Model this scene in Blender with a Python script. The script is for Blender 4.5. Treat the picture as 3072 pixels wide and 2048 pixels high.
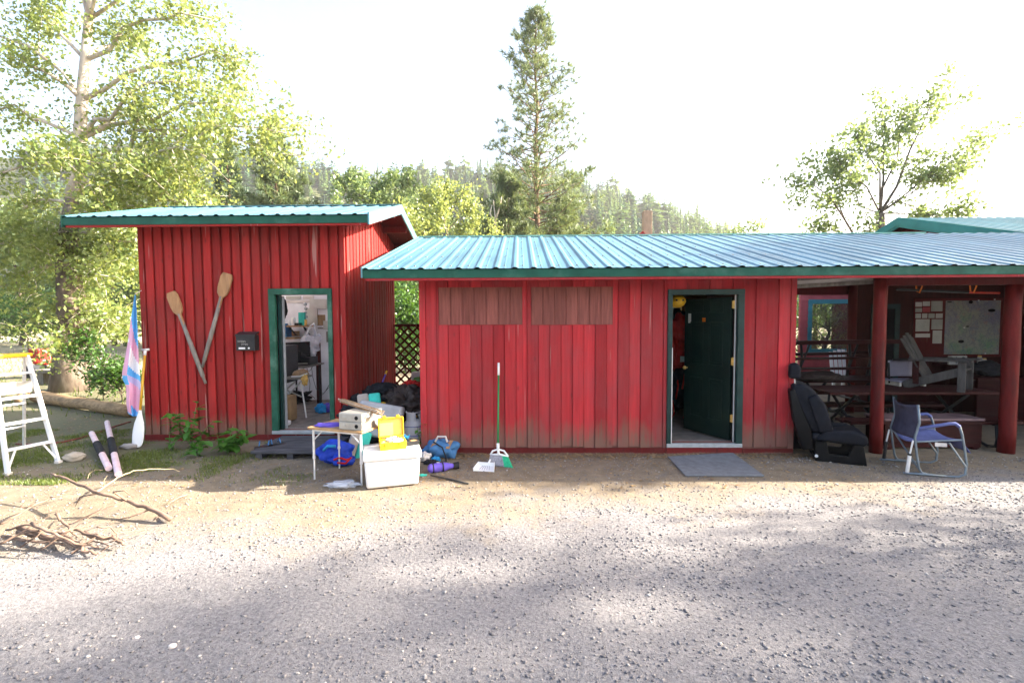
import bpy, bmesh, math, random
import numpy as np
from mathutils import Vector, Matrix, noise as mnoise
random.seed(7); np.random.seed(7)
sc = bpy.context.scene
for o in list(bpy.data.objects): bpy.data.objects.remove(o)
COL = sc.collection
R_ = math.radians
# ------------------------------------------------------------------ camera
EYE, FPX = 1.825, 1400.0
CAMR = (Matrix.Rotation(R_(1.0), 3, 'Z') @ Matrix.Rotation(R_(90 - 2.82), 3, 'X') @ Matrix.Rotation(R_(-0.28), 3, 'Z'))
cam = bpy.data.cameras.new('camera'); camo = bpy.data.objects.new('camera', cam); COL.objects.link(camo)
camo.matrix_world = Matrix.Translation((0, 0, EYE)) @ CAMR.to_4x4()
cam.sensor_width = 36; cam.lens = 36 * FPX / 3072; cam.clip_start = 0.05; cam.clip_end = 2000
sc.camera = camo
# ------------------------------------------------------------------ light
SUN = Vector((0.89, 0.112, 0.435)).normalized()
EL = math.asin(SUN.z); AZ = math.atan2(SUN.x, SUN.y)
w = bpy.data.worlds.new('World'); sc.world = w; w.use_nodes = True
nt = w.node_tree; nt.nodes.clear()
sky = nt.nodes.new('ShaderNodeTexSky'); sky.sky_type = 'NISHITA'; sky.sun_disc = False
sky.sun_elevation = EL; sky.sun_rotation = AZ; sky.air_density = 1.0; sky.dust_density = 5.0; sky.ozone_density = 1.0
bg = nt.nodes.new('ShaderNodeBackground'); bg.inputs['Strength'].default_value = 0.095
wo = nt.nodes.new('ShaderNodeOutputWorld')
nt.links.new(sky.outputs[0], bg.inputs[0]); nt.links.new(bg.outputs[0], wo.inputs[0])
sl = bpy.data.lights.new('sun', 'SUN'); sl.energy = 5.0; sl.angle = R_(0.7); sl.color = (1.0, 0.90, 0.74)
so = bpy.data.objects.new('sun', sl); COL.objects.link(so)
so.rotation_euler = SUN.to_track_quat('Z', 'Y').to_euler(); so.location = (20, 5, 20)
sc.view_settings.view_transform = 'Standard'; sc.view_settings.look = 'None'
sc.view_settings.gamma = 1.0; sc.view_settings.use_curve_mapping = False
sc.view_settings.exposure = 2.8
sc.render.engine = 'CYCLES'
sc.cycles.use_denoising = True
sc.cycles.max_bounces = 8; sc.cycles.diffuse_bounces = 4; sc.cycles.transparent_max_bounces = 8
sc.cycles.caustics_reflective = False; sc.cycles.caustics_refractive = False

# ------------------------------------------------------------------ helpers
def ray(px, py): return CAMR @ Vector(((px - 1536) / FPX, -(py - 1024) / FPX, -1))
CO = Vector((0, 0, EYE))
def P(px, py, Y):
    r = ray(px, py); return CO + r * (Y / r.y)
def G(px, py, z=0.0):
    r = ray(px, py); return CO + r * ((z - EYE) / r.z)
def V(*a): return Vector(a)

def N(nt, t, **kw):
    n = nt.nodes.new(t)
    for k, v in kw.items(): setattr(n, k, v)
    return n
def base_mat(name):
    m = bpy.data.materials.new(name); m.use_nodes = True
    nt = m.node_tree; b = nt.nodes['Principled BSDF']
    return m, nt, b
def setin(n, k, v):
    if k in n.inputs: n.inputs[k].default_value = v
def c4(c): return (c[0], c[1], c[2], 1.0)
def ramp(nt, src, stops):
    r = N(nt, 'ShaderNodeValToRGB'); e = r.color_ramp.elements
    while len(e) > 1: e.remove(e[-1])
    e[0].position = stops[0][0]; e[0].color = c4(stops[0][1])
    for p, c in stops[1:]:
        x = e.new(p); x.color = c4(c)
    nt.links.new(src, r.inputs[0]); return r.outputs[0]
def mixc(nt, fac, a, b, mode='MIX'):
    m = N(nt, 'ShaderNodeMix', data_type='RGBA', blend_type=mode)
    if isinstance(fac, (int, float)): m.inputs[0].default_value = fac
    else: nt.links.new(fac, m.inputs[0])
    for i, x in ((6, a), (7, b)):
        if isinstance(x, tuple): m.inputs[i].default_value = c4(x)
        else: nt.links.new(x, m.inputs[i])
    return m.outputs[2]
def math_(nt, op, a, b=None, clamp=False):
    m = N(nt, 'ShaderNodeMath', operation=op, use_clamp=clamp)
    for i, x in ((0, a), (1, b)):
        if x is None: continue
        if isinstance(x, (int, float)): m.inputs[i].default_value = x
        else: nt.links.new(x, m.inputs[i])
    return m.outputs[0]
def worldpos(nt, scale=(1, 1, 1)):
    g = N(nt, 'ShaderNodeNewGeometry'); mp = N(nt, 'ShaderNodeMapping')
    mp.inputs['Scale'].default_value = scale
    nt.links.new(g.outputs['Position'], mp.inputs[0]); return mp.outputs[0], g
def noise_(nt, vec, scale, detail=4, rough=0.55):
    n = N(nt, 'ShaderNodeTexNoise'); n.inputs['Scale'].default_value = scale
    n.inputs['Detail'].default_value = detail; n.inputs['Roughness'].default_value = rough
    nt.links.new(vec, n.inputs['Vector']); return n.outputs[0]
def bump(nt, b, src, strength=0.3, dist=0.01):
    n = N(nt, 'ShaderNodeBump'); n.inputs['Strength'].default_value = strength; n.inputs['Distance'].default_value = dist
    nt.links.new(src, n.inputs['Height']); nt.links.new(n.outputs[0], b.inputs['Normal'])

def simple(name, col, rough=0.6, var=0.25, scale=8, stretch=(1, 1, 1), bmp=0.15, metal=0.0, dirt=None, rnd=0.0):
    """colour with grain; var darkens and lightens it, dirt is a second colour in worn spots"""
    m, nt, b = base_mat(name)
    vec, g = worldpos(nt, stretch)
    n1 = noise_(nt, vec, scale)
    lo = tuple(c * (1 - var) for c in col); hi = tuple(min(1, c * (1 + var)) for c in col)
    colr = ramp(nt, n1, [(0.3, lo), (0.7, hi)])
    if dirt:
        n2 = noise_(nt, vec, scale * 0.35, 6, 0.65)
        f = ramp(nt, n2, [(0.52, (0, 0, 0)), (0.68, (1, 1, 1))])
        colr = mixc(nt, f, colr, dirt)
    if rnd:
        oi = N(nt, 'ShaderNodeObjectInfo')
        mul = math_(nt, 'MULTIPLY_ADD', oi.outputs['Random'], 2 * rnd); 
        mul.node.inputs[2].default_value = 1 - rnd
        hs = N(nt, 'ShaderNodeHueSaturation'); nt.links.new(mul, hs.inputs['Value']); nt.links.new(colr, hs.inputs['Color'])
        colr = hs.outputs[0]
    nt.links.new(colr, b.inputs['Base Color'])
    b.inputs['Roughness'].default_value = rough; b.inputs['Metallic'].default_value = metal
    setin(b, 'Specular IOR Level', 0.5 if metal else (0.18 if rough >= .5 else 0.35))
    if bmp: bump(nt, b, n1, bmp, 0.01)
    return m

def red_paint(name, col, fade_z=0.45, fade=(0.17, 0.125, 0.09), grain=1.0):
    m, nt, b = base_mat(name)
    vec, g = worldpos(nt, (22, 22, 1.1))
    vec2, _ = worldpos(nt, (3.0, 3.0, 1.6))
    n1 = noise_(nt, vec, 1.6, 5, 0.6); n2 = noise_(nt, vec2, 1.0, 5, 0.6)
    oi = N(nt, 'ShaderNodeObjectInfo')
    c = ramp(nt, n1, [(0.3, tuple(x * 0.78 for x in col)), (0.7, tuple(x * 1.18 for x in col))])
    c = mixc(nt, math_(nt, 'MULTIPLY', ramp(nt, n2, [(0.45, (0, 0, 0)), (0.75, (1, 1, 1))]), 0.45), c, (col[0] * 0.68, col[1] * 1.6, col[2] * 1.6))
    hs = N(nt, 'ShaderNodeHueSaturation')
    v = N(nt, 'ShaderNodeMapRange'); v.inputs['To Min'].default_value = 0.70; v.inputs['To Max'].default_value = 1.18
    nt.links.new(oi.outputs['Random'], v.inputs[0]); nt.links.new(v.outputs[0], hs.inputs['Value']); nt.links.new(c, hs.inputs['Color']); c = hs.outputs[0]
    sp = N(nt, 'ShaderNodeSeparateXYZ'); nt.links.new(g.outputs['Position'], sp.inputs[0])
    # paint worn off by splash water near the ground: uneven upper edge
    hgt = math_(nt, 'DIVIDE', sp.outputs['Z'], fade_z)
    wn = math_(nt, 'MULTIPLY', math_(nt, 'SUBTRACT', n2, 0.5), 1.5)
    wn2 = math_(nt, 'MULTIPLY', math_(nt, 'SUBTRACT', n1, 0.5), 1.1)
    e = math_(nt, 'ADD', math_(nt, 'ADD', hgt, wn), wn2)
    f = ramp(nt, e, [(0.35, (0.8, 0.8, 0.8)), (1.15, (0, 0, 0))])
    c = mixc(nt, f, c, fade)
    # weathered thin paint in broad uneven patches, and knots showing through
    vec4, _ = worldpos(nt, (2.2, 2.2, 0.8)); n4 = noise_(nt, vec4, 1.0, 7, 0.7)
    c = mixc(nt, math_(nt, 'MULTIPLY', ramp(nt, n4, [(0.46, (0, 0, 0)), (0.72, (1, 1, 1))]), 0.5), c, (col[0] * 0.58, col[1] * 2.3, col[2] * 2.0))
    vo = N(nt, 'ShaderNodeTexVoronoi'); vo.inputs['Scale'].default_value = 1.0; vv, _ = worldpos(nt, (6.5, 6.5, 2.6)); nt.links.new(vv, vo.inputs['Vector'])
    c = mixc(nt, math_(nt, 'MULTIPLY', ramp(nt, vo.outputs['Distance'], [(0.05, (1, 1, 1)), (0.13, (0, 0, 0))]), 0.55), c, (col[0] * 0.35, col[1] * 0.9, col[2] * 0.8))
    # pale scratches
    vec3, _ = worldpos(nt, (26, 26, 0.9)); n3 = noise_(nt, vec3, 1.0, 2, 0.4)
    f3 = ramp(nt, n3, [(0.71, (0, 0, 0)), (0.75, (0.45, 0.5, 0.5))])
    c = mixc(nt, f3, c, (0.45, 0.30, 0.27))
    nt.links.new(c, b.inputs['Base Color']); b.inputs['Roughness'].default_value = 0.75; setin(b, 'Specular IOR Level', 0.22)
    bump(nt, b, n1, 0.25 * grain, 0.008)
    return m

def leaf_mat(name, c1, c2, trans=0.45, tcol=None):
    m, nt, b = base_mat(name); nt.nodes.remove(b)
    out = nt.nodes['Material Output']
    g = N(nt, 'ShaderNodeNewGeometry')
    c = ramp(nt, g.outputs['Random Per Island'], [(0.0, c1), (1.0, c2)])
    d = N(nt, 'ShaderNodeBsdfDiffuse'); t = N(nt, 'ShaderNodeBsdfTranslucent'); gl = N(nt, 'ShaderNodeBsdfGlossy')
    gl.inputs['Roughness'].default_value = 0.45
    nt.links.new(c, d.inputs[0])
    tc = mixc(nt, 0.5, c, tcol or (c2[0] * 1.5, c2[1] * 1.3, c2[2] * 0.6)); nt.links.new(tc, t.inputs[0])
    gl.inputs[0].default_value = (0.8, 0.85, 0.8, 1)
    ms = N(nt, 'ShaderNodeMixShader'); ms.inputs[0].default_value = trans
    nt.links.new(d.outputs[0], ms.inputs[1]); nt.links.new(t.outputs[0], ms.inputs[2])
    m2 = N(nt, 'ShaderNodeMixShader'); m2.inputs[0].default_value = 0.05
    nt.links.new(ms.outputs[0], m2.inputs[1]); nt.links.new(gl.outputs[0], m2.inputs[2])
    nt.links.new(m2.outputs[0], out.inputs[0])
    return m

# ---- object building
WL = {}
def link(o, parent=None, loc=Vector((0, 0, 0))):
    COL.objects.link(o)
    loc = Vector(loc); WL[o.name] = loc
    if parent is not None:
        o.parent = parent; o.location = loc - WL[parent.name]
    else: o.location = loc
    return o
def tag(o, label=None, cat=None, group=None, kind=None):
    if label: o['label'] = label
    if cat: o['category'] = cat
    if group: o['group'] = group
    if kind: o['kind'] = kind
    return o
def thing(name, label, cat, loc, group=None):
    o = bpy.data.objects.new(name, None); o.empty_display_size = 0.1
    link(o, None, loc); return tag(o, label, cat, group)

class MB:
    def __init__(s): s.v = []; s.f = []; s.m = []
    def add(s, vs, fs, mi=0):
        k = len(s.v); s.v += [Vector(x) for x in vs]; s.f += [tuple(i + k for i in f) for f in fs]; s.m += [mi] * len(fs); return s
    def box(s, lo, hi, mi=0, M=None):
        x0, y0, z0 = lo; x1, y1, z1 = hi
        vs = [Vector(p) for p in ((x0, y0, z0), (x1, y0, z0), (x1, y1, z0), (x0, y1, z0), (x0, y0, z1), (x1, y0, z1), (x1, y1, z1), (x0, y1, z1))]
        if M is not None: vs = [M @ p for p in vs]
        return s.add(vs, [(0, 3, 2, 1), (4, 5, 6, 7), (0, 1, 5, 4), (1, 2, 6, 5), (2, 3, 7, 6), (3, 0, 4, 7)], mi)
    def bar(s, a, b, w, h, up=(0, 0, 1), mi=0):
        """box beam from a to b"""
        a = Vector(a); b = Vector(b); d = (b - a).normalized(); u = Vector(up)
        sx = d.cross(u)
        if sx.length < 1e-4: sx = d.cross(Vector((0, 1, 0)))
        sx.normalize(); u = sx.cross(d).normalized()
        vs = [p + sx * (w / 2 * i) + u * (h / 2 * j) for p in (a, b) for i, j in ((-1, -1), (1, -1), (1, 1), (-1, 1))]
        return s.add(vs, [(0, 1, 2, 3), (7, 6, 5, 4), (0, 4, 5, 1), (1, 5, 6, 2), (2, 6, 7, 3), (3, 7, 4, 0)], mi)
    def tube(s, pts, r, n=8, mi=0, cap=True):
        pts = [Vector(p) for p in pts]; k = len(pts)
        rs = r if isinstance(r, (list, tuple)) else [r] * k
        ref = None; rings = []
        for i, p in enumerate(pts):
            d = (pts[min(i + 1, k - 1)] - pts[max(i - 1, 0)])
            d = d.normalized() if d.length > 1e-9 else Vector((0, 0, 1))
            if ref is None: ref = d.orthogonal().normalized()
            ref = (ref - d * ref.dot(d))
            ref = ref.normalized() if ref.length > 1e-6 else d.orthogonal().normalized()
            b = d.cross(ref)
            rings.append([p + (ref * math.cos(2 * math.pi * j / n) + b * math.sin(2 * math.pi * j / n)) * rs[i] for j in range(n)])
        vs = [x for q in rings for x in q]; fs = []
        for i in range(k - 1):
            for j in range(n): fs.append((i * n + j, i * n + (j + 1) % n, (i + 1) * n + (j + 1) % n, (i + 1) * n + j))
        if cap: fs += [tuple(reversed(range(n))), tuple(range((k - 1) * n, k * n))]
        return s.add(vs, fs, mi)
    def lathe(s, prof, c=(0, 0, 0), n=16, M=None, mi=0):
        c = Vector(c); vs = []; fs = []; k = len(prof)
        for r, z in prof:
            for j in range(n):
                a = 2 * math.pi * j / n; p = Vector((r * math.cos(a), r * math.sin(a), z))
                vs.append(c + (M @ p if M is not None else p))
        for i in range(k - 1):
            for j in range(n): fs.append((i * n + j, i * n + (j + 1) % n, (i + 1) * n + (j + 1) % n, (i + 1) * n + j))
        fs += [tuple(reversed(range(n))), tuple(range((k - 1) * n, k * n))]
        return s.add(vs, fs, mi)
    def prism(s, poly, t, M=None, mi=0):
        """poly in XZ, thickness t in +Y"""
        n = len(poly); vs = [Vector((x, 0, z)) for x, z in poly] + [Vector((x, t, z)) for x, z in poly]
        if M is not None: vs = [M @ p for p in vs]
        fs = [tuple(range(n)), tuple(reversed(range(n, 2 * n)))] + [((i + 1) % n, i, n + i, n + (i + 1) % n) for i in range(n)]
        return s.add(vs, fs, mi)
    def grid(s, fn, nu, nv, mi=0):
        vs = [fn(i / nu, j / nv) for j in range(nv + 1) for i in range(nu + 1)]
        fs = [(j * (nu + 1) + i, j * (nu + 1) + i + 1, (j + 1) * (nu + 1) + i + 1, (j + 1) * (nu + 1) + i) for j in range(nv) for i in range(nu)]
        return s.add(vs, fs, mi)
    def blob(s, c, size, seed=0, amp=0.25, freq=1.6, M=None, flat=None, sub=4, mi=0, ridge=False):
        bm = bmesh.new(); bmesh.ops.create_icosphere(bm, subdivisions=sub, radius=1.0)
        bm.verts.ensure_lookup_table(); off = Vector((seed * 7.3, seed * 3.1, seed * 1.7)); vs = []
        for v in bm.verts:
            p = v.co.copy()
            k = mnoise.fractal(p * freq + off, 0.9, 2.2, 4)
            if ridge: k = 0.5 - abs(k) * 1.6
            p = p * (1 + amp * k)
            p = Vector((p.x * size[0], p.y * size[1], p.z * size[2]))
            if flat is not None: p.z = max(p.z, flat)
            if M is not None: p = M @ p
            vs.append(Vector(c) + p)
        fs = [tuple(v.index for v in f.verts) for f in bm.faces]; bm.free()
        return s.add(vs, fs, mi)
    def build(s, name, mats, parent=None, smooth=False, bevel=0, label=None, cat=None, group=None, kind=None, seg=2, solid=0, sub=0, auto=None):
        me = bpy.data.meshes.new(name)
        xs = [v.x for v in s.v]; ys = [v.y for v in s.v]; zs = [v.z for v in s.v]
        c = Vector(((min(xs) + max(xs)) / 2, (min(ys) + max(ys)) / 2, min(zs)))
        me.from_pydata([v - c for v in s.v], [], s.f)
        if not isinstance(mats, (list, tuple)): mats = [mats]
        for m in mats: me.materials.append(m)
        if len(mats) > 1: me.polygons.foreach_set('material_index', s.m)
        if smooth: me.polygons.foreach_set('use_smooth', [True] * len(s.f))
        me.update()
        o = bpy.data.objects.new(name, me); link(o, parent, c)
        if sub:
            d = o.modifiers.new('s', 'SUBSURF'); d.levels = sub; d.render_levels = sub
        if solid:
            d = o.modifiers.new('t', 'SOLIDIFY'); d.thickness = solid; d.offset = 0
        if bevel:
            d = o.modifiers.new('b', 'BEVEL'); d.width = bevel; d.segments = seg; d.limit_method = 'ANGLE'; d.angle_limit = R_(35)
        return tag(o, label, cat, group, kind)
def inst(src, loc, parent=None, rot=(0, 0, 0), scale=None, name=None):
    """a copy of one object sharing its mesh; loc is a world position"""
    o = src.copy(); o.parent = None
    if name: o.name = name
    link(o, parent, loc); o.rotation_euler = rot
    if scale is not None: o.scale = scale if not isinstance(scale, (int, float)) else (scale,) * 3
    return o
def copy_tree(o, loc, rot=0.0, scale=1.0, label=None):
    r = o.copy(); COL.objects.link(r); r.location = loc; r.rotation_euler = (0, 0, rot); r.scale = (scale,) * 3
    if label: r['label'] = label
    def kids(a, b):
        for ch in list(a.children):
            c = ch.copy(); COL.objects.link(c); c.parent = b; kids(ch, c)
    kids(o, r); return r
def RZ(a, c=(0, 0, 0)): return Matrix.Translation(c) @ Matrix.Rotation(a, 4, 'Z')
def frame(o, x, y=None, z=None):
    """matrix with origin o, local X along x, Z near up"""
    x = Vector(x).normalized(); z = Vector(z or (0, 0, 1)); y = z.cross(x).normalized(); z = x.cross(y)
    M = Matrix((x, y, z)).transposed().to_4x4(); M.translation = Vector(o); return M
def np_mesh(name, verts, nper, mats, parent=None, loc=(0, 0, 0), tris=None, smooth=False):
    """verts (N*nper,3) as N polygons of nper corners, or with explicit tris"""
    verts = np.asarray(verts, dtype=np.float32).reshape(-1, 3); loc = Vector(loc)
    verts = verts - np.array(loc, dtype=np.float32)
    me = bpy.data.meshes.new(name); me.vertices.add(len(verts)); me.vertices.foreach_set('co', verts.ravel())
    if tris is None:
        idx = np.arange(len(verts), dtype=np.int32); k = nper
    else:
        idx = np.asarray(tris, dtype=np.int32).ravel(); k = nper
    nf = len(idx) // k
    me.loops.add(len(idx)); me.loops.foreach_set('vertex_index', idx)
    me.polygons.add(nf); me.polygons.foreach_set('loop_start', np.arange(0, nf * k, k, dtype=np.int32))
    try: me.polygons.foreach_set('loop_total', np.full(nf, k, dtype=np.int32))
    except Exception: pass
    if not isinstance(mats, (list, tuple)): mats = [mats]
    for m in mats: me.materials.append(m)
    me.update(calc_edges=True); me.validate()
    if smooth: me.polygons.foreach_set('use_smooth', [True] * nf)
    o = bpy.data.objects.new(name, me); link(o, parent, loc); return o
def text_mesh(name, txt, size, mat, parent, loc, rot, depth=0.003, align='CENTER'):
    cu = bpy.data.curves.new(name, 'FONT'); cu.body = txt; cu.size = size; cu.extrude = depth; cu.align_x = align; cu.align_y = 'CENTER'
    t = bpy.data.objects.new('tmp', cu); COL.objects.link(t)
    dg = bpy.context.evaluated_depsgraph_get(); me = bpy.data.meshes.new_from_object(t.evaluated_get(dg))
    bpy.data.objects.remove(t); me.materials.clear(); me.materials.append(mat)
    o = bpy.data.objects.new(name, me); link(o, parent, loc); o.rotation_euler = rot; return o

# ------------------------------------------------------------------ materials
RED = (0.43, 0.029, 0.035)
M = {}
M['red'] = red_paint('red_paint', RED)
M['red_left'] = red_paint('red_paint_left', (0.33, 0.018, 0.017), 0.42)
M['red_dark'] = red_paint('red_paint_dark', (0.11, 0.010, 0.010), 0.05)
M['red_base'] = red_paint('red_base_paint', (0.15, 0.012, 0.012), 0.03)
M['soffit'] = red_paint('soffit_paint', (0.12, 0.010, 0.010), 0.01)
M['faded'] = simple('faded_boards', (0.235, 0.078, 0.064), 0.8, 0.25, 3, (14, 14, 1), 0.3, rnd=0.12)
M['green_trim'] = simple('green_trim', (0.014, 0.085, 0.058), 0.5, 0.25, 5, (1, 1, 1), 0.05, dirt=(0.05, 0.15, 0.11))
M['green_frame'] = simple('green_frame', (0.02, 0.09, 0.058), 0.5, 0.3, 7, (1, 1, 1), 0.1, dirt=(0.10, 0.20, 0.15))
M['dark_green'] = simple('dark_green_frame', (0.006, 0.030, 0.028), 0.45, 0.3, 7, (1, 1, 1), 0.1)
M['door_green'] = simple('door_green', (0.003, 0.014, 0.011), 0.4, 0.35, 3, (1, 1, 1), 0.08, dirt=(0.009, 0.02, 0.014))
M['teal_roof_trim'] = simple('teal_trim', (0.03, 0.20, 0.18), 0.4, 0.15, 3, bmp=0)
M['roof'] = simple('roof_metal', (0.070, 0.175, 0.235), 0.46, 0.28, 1.4, (2.2, 0.5, 0.5), 0.03, metal=0.15, rnd=0.05)
M['roof_trim'] = simple('roof_trim_metal', (0.13, 0.30, 0.34), 0.35, 0.1, 2, bmp=0.02, metal=0.4)
M['roof_teal'] = simple('teal_roof_metal', (0.035, 0.17, 0.19), 0.42, 0.2, 1.4, (2.2, 0.5, 0.5), 0.03, metal=0.3)
M['white_wall'] = simple('white_wall', (0.78, 0.78, 0.82), 0.8, 0.12, 2)
M['plywood'] = simple('plywood_wall', (0.34, 0.22, 0.12), 0.8, 0.3, 3, (2, 2, 0.4))
M['floor'] = simple('floor_wood', (0.20, 0.17, 0.15), 0.7, 0.3, 6)
M['sill'] = simple('sill_metal', (0.42, 0.44, 0.46), 0.5, 0.2, 10, metal=0.4)
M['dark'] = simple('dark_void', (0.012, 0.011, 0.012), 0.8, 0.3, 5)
M['black'] = simple('black_plastic', (0.018, 0.018, 0.02), 0.45, 0.25, 12)
M['black_soft'] = simple('black_cloth', (0.022, 0.022, 0.026), 0.9, 0.35, 9, bmp=0.4)
M['brass'] = simple('brass', (0.75, 0.48, 0.14), 0.35, 0.2, 20, metal=0.7)
M['alu'] = simple('aluminium', (0.74, 0.74, 0.75), 0.4, 0.1, 15, metal=0.35)
M['grey_metal'] = simple('grey_metal', (0.42, 0.42, 0.40), 0.4, 0.15, 10, metal=0.6)
M['old_wood'] = simple('old_wood', (0.34, 0.22, 0.12), 0.75, 0.3, 2, (9, 9, 1.6), 0.3, dirt=(0.20, 0.15, 0.11))
M['grey_wood'] = simple('grey_wood', (0.21, 0.19, 0.17), 0.85, 0.3, 2.5, (9, 9, 1.8), 0.3)
M['grey_chair'] = simple('grey_chair_wood', (0.10, 0.092, 0.086), 0.85, 0.3, 2.5, (9, 9, 1.8), 0.3)
M['oar_wood'] = simple('oar_wood', (0.36, 0.20, 0.10), 0.7, 0.25, 3, (8, 8, 1.3), 0.25, dirt=(0.27, 0.17, 0.11))
M['log'] = simple('log_wood', (0.30, 0.20, 0.11), 0.8, 0.35, 3, (1.5, 6, 6), 0.4, dirt=(0.15, 0.11, 0.07))
M['table_wood'] = simple('table_wood', (0.42, 0.26, 0.13), 0.55, 0.2, 3, (2, 12, 6), 0.1)
M['picnic'] = simple('picnic_paint', (0.035, 0.005, 0.005), 0.6, 0.3, 4, (1, 8, 8), 0.2, dirt=(0.045, 0.015, 0.012), rnd=0.2)
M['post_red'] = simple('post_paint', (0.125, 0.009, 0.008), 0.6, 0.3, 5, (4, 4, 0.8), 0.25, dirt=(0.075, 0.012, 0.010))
M['white_paint'] = simple('white_paint', (0.80, 0.79, 0.79), 0.45, 0.06, 8)
M['white_plastic'] = simple('white_plastic', (0.80, 0.80, 0.80), 0.4, 0.05, 5, bmp=0.03)
M['offwhite'] = simple('offwhite', (0.62, 0.58, 0.55), 0.7, 0.15, 6)
M['yellow'] = simple('yellow_plastic', (0.80, 0.48, 0.02), 0.4, 0.1, 6, bmp=0.02)
M['yellow_in'] = simple('yellow_lining', (0.80, 0.62, 0.16), 0.6, 0.1, 6)
M['yellow_oar'] = simple('yellow_varnish', (0.62, 0.34, 0.03), 0.35, 0.15, 8)
M['orange'] = simple('orange_strap', (0.62, 0.16, 0.02), 0.7, 0.2, 10)
M['blue'] = simple('blue_nylon', (0.015, 0.05, 0.42), 0.6, 0.35, 9, bmp=0.4)
M['sky_blue'] = simple('sky_blue_cloth', (0.03, 0.27, 0.58), 0.7, 0.25, 9)
M['duffel'] = simple('duffel_blue', (0.06, 0.17, 0.36), 0.75, 0.25, 8, bmp=0.3)
M['purple'] = simple('purple_nylon', (0.15, 0.10, 0.52), 0.65, 0.2, 8, bmp=0.15)
M['teal'] = simple('teal_cloth', (0.05, 0.50, 0.42), 0.7, 0.15, 8)
M['pad_grey'] = simple('pad_grey', (0.34, 0.35, 0.38), 0.75, 0.15, 5, bmp=0.2)
M['pad_tan'] = simple('pad_tan', (0.38, 0.34, 0.31), 0.75, 0.15, 5)
M['tarp'] = simple('brown_tarp', (0.055, 0.040, 0.036), 0.5, 0.35, 5, bmp=0.5)
M['red_cloth'] = simple('red_cloth', (0.52, 0.02, 0.016), 0.6, 0.25, 7, bmp=0.3)
M['red_plastic'] = simple('red_plastic', (0.50, 0.04, 0.022), 0.45, 0.15, 6)
M['mat'] = simple('grey_mat', (0.15, 0.16, 0.18), 0.85, 0.2, 14)
M['step'] = simple('step_wood', (0.07, 0.07, 0.08), 0.8, 0.4, 3, (1, 9, 9), 0.3)
M['bark'] = simple('bark', (0.13, 0.10, 0.08), 0.95, 0.5, 4, (2, 2, 0.7), 0.8, dirt=(0.21, 0.18, 0.15))
M['bark_pale'] = simple('pale_bark', (0.50, 0.44, 0.38), 0.9, 0.3, 3, (2, 2, 0.8), 0.5, dirt=(0.30, 0.24, 0.19))
M['bark_pine'] = simple('pine_bark', (0.16, 0.10, 0.07), 0.95, 0.4, 5, (2, 2, 0.6), 0.6)
M['stick'] = simple('stick_bark', (0.19, 0.13, 0.10), 0.9, 0.35, 12, dirt=(0.11, 0.075, 0.06))
M['stick_pale'] = simple('pale_twig', (0.36, 0.29, 0.18), 0.9, 0.2, 12)
M['stone'] = simple('stone', (0.40, 0.35, 0.29), 0.9, 0.25, 9)
M['hose'] = simple('hose', (0.20, 0.05, 0.04), 0.6, 0.2, 8)
M['pink_pipe'] = simple('pipe_plastic', (0.76, 0.58, 0.62), 0.5, 0.1, 6)
M['fabric_blue'] = simple('chair_fabric', (0.11, 0.13, 0.30), 0.85, 0.2, 12)
M['fabric_dark'] = simple('chair_back_fabric', (0.055, 0.052, 0.085), 0.85, 0.25, 12)
M['chair_tube'] = simple('chair_tube', (0.17, 0.21, 0.25), 0.4, 0.15, 12, metal=0.4)
M['seat_black'] = simple('seat_cloth', (0.008, 0.009, 0.014), 0.7, 0.3, 14, bmp=0.2)
M['seat_shell'] = simple('seat_shell', (0.004, 0.004, 0.005), 0.5, 0.3, 10)
M['paper'] = simple('paper', (0.42, 0.42, 0.38), 0.8, 0.15, 5)
M['paper2'] = simple('pale_paper', (0.55, 0.54, 0.50), 0.8, 0.12, 5)
M['cardboard'] = simple('cardboard', (0.30, 0.19, 0.10), 0.85, 0.2, 5)
M['flag_blue'] = simple('flag_blue', (0.12, 0.42, 0.78), 0.8, 0.06, 5)
M['flag_pink'] = simple('flag_pink', (0.76, 0.40, 0.56), 0.8, 0.06, 5)
M['flag_white'] = simple('flag_white', (0.80, 0.78, 0.82), 0.8, 0.04, 5)
M['bristle'] = simple('grey_bristle', (0.26, 0.26, 0.29), 0.9, 0.3, 60, (1, 1, 0.1), 0.4)
M['bristle_green'] = simple('green_bristle', (0.04, 0.46, 0.24), 0.9, 0.3, 60, (1, 1, 0.1), 0.4)
M['broom_green'] = simple('broom_green', (0.01, 0.22, 0.07), 0.4, 0.15, 8)
M['pink_siding'] = simple('pink_siding', (0.42, 0.09, 0.10), 0.7, 0.15, 4)
M['teal_frame'] = simple('teal_frame', (0.06, 0.22, 0.26), 0.5, 0.2, 6)
M['post_wood'] = simple('post_wood', (0.42, 0.29, 0.20), 0.85, 0.2, 5, (6, 6, 1))
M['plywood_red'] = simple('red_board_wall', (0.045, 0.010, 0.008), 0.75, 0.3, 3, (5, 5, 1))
M['machine_red'] = simple('machine_red', (0.34, 0.02, 0.016), 0.4, 0.15, 6)
M['screen'] = simple('monitor_black', (0.010, 0.010, 0.012), 0.25, 0.1, 6, bmp=0)
def glass(name, col, rough=0.03, alpha=1.0):
    m, nt, b = base_mat(name); b.inputs['Base Color'].default_value = c4(col); b.inputs['Roughness'].default_value = rough
    setin(b, 'Specular IOR Level', 1.0); setin(b, 'Coat Weight', 0.6); b.inputs['Alpha'].default_value = alpha; return m
M['glass'] = glass('window_glass', (0.08, 0.10, 0.10), 0.03, 0.3); M['clear_panel'] = glass('clear_panel', (0.8, 0.82, 0.84), 0.2, 0.12)
M['clear'] = glass('clear_bag', (0.75, 0.77, 0.85), 0.25, 0.45)
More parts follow.
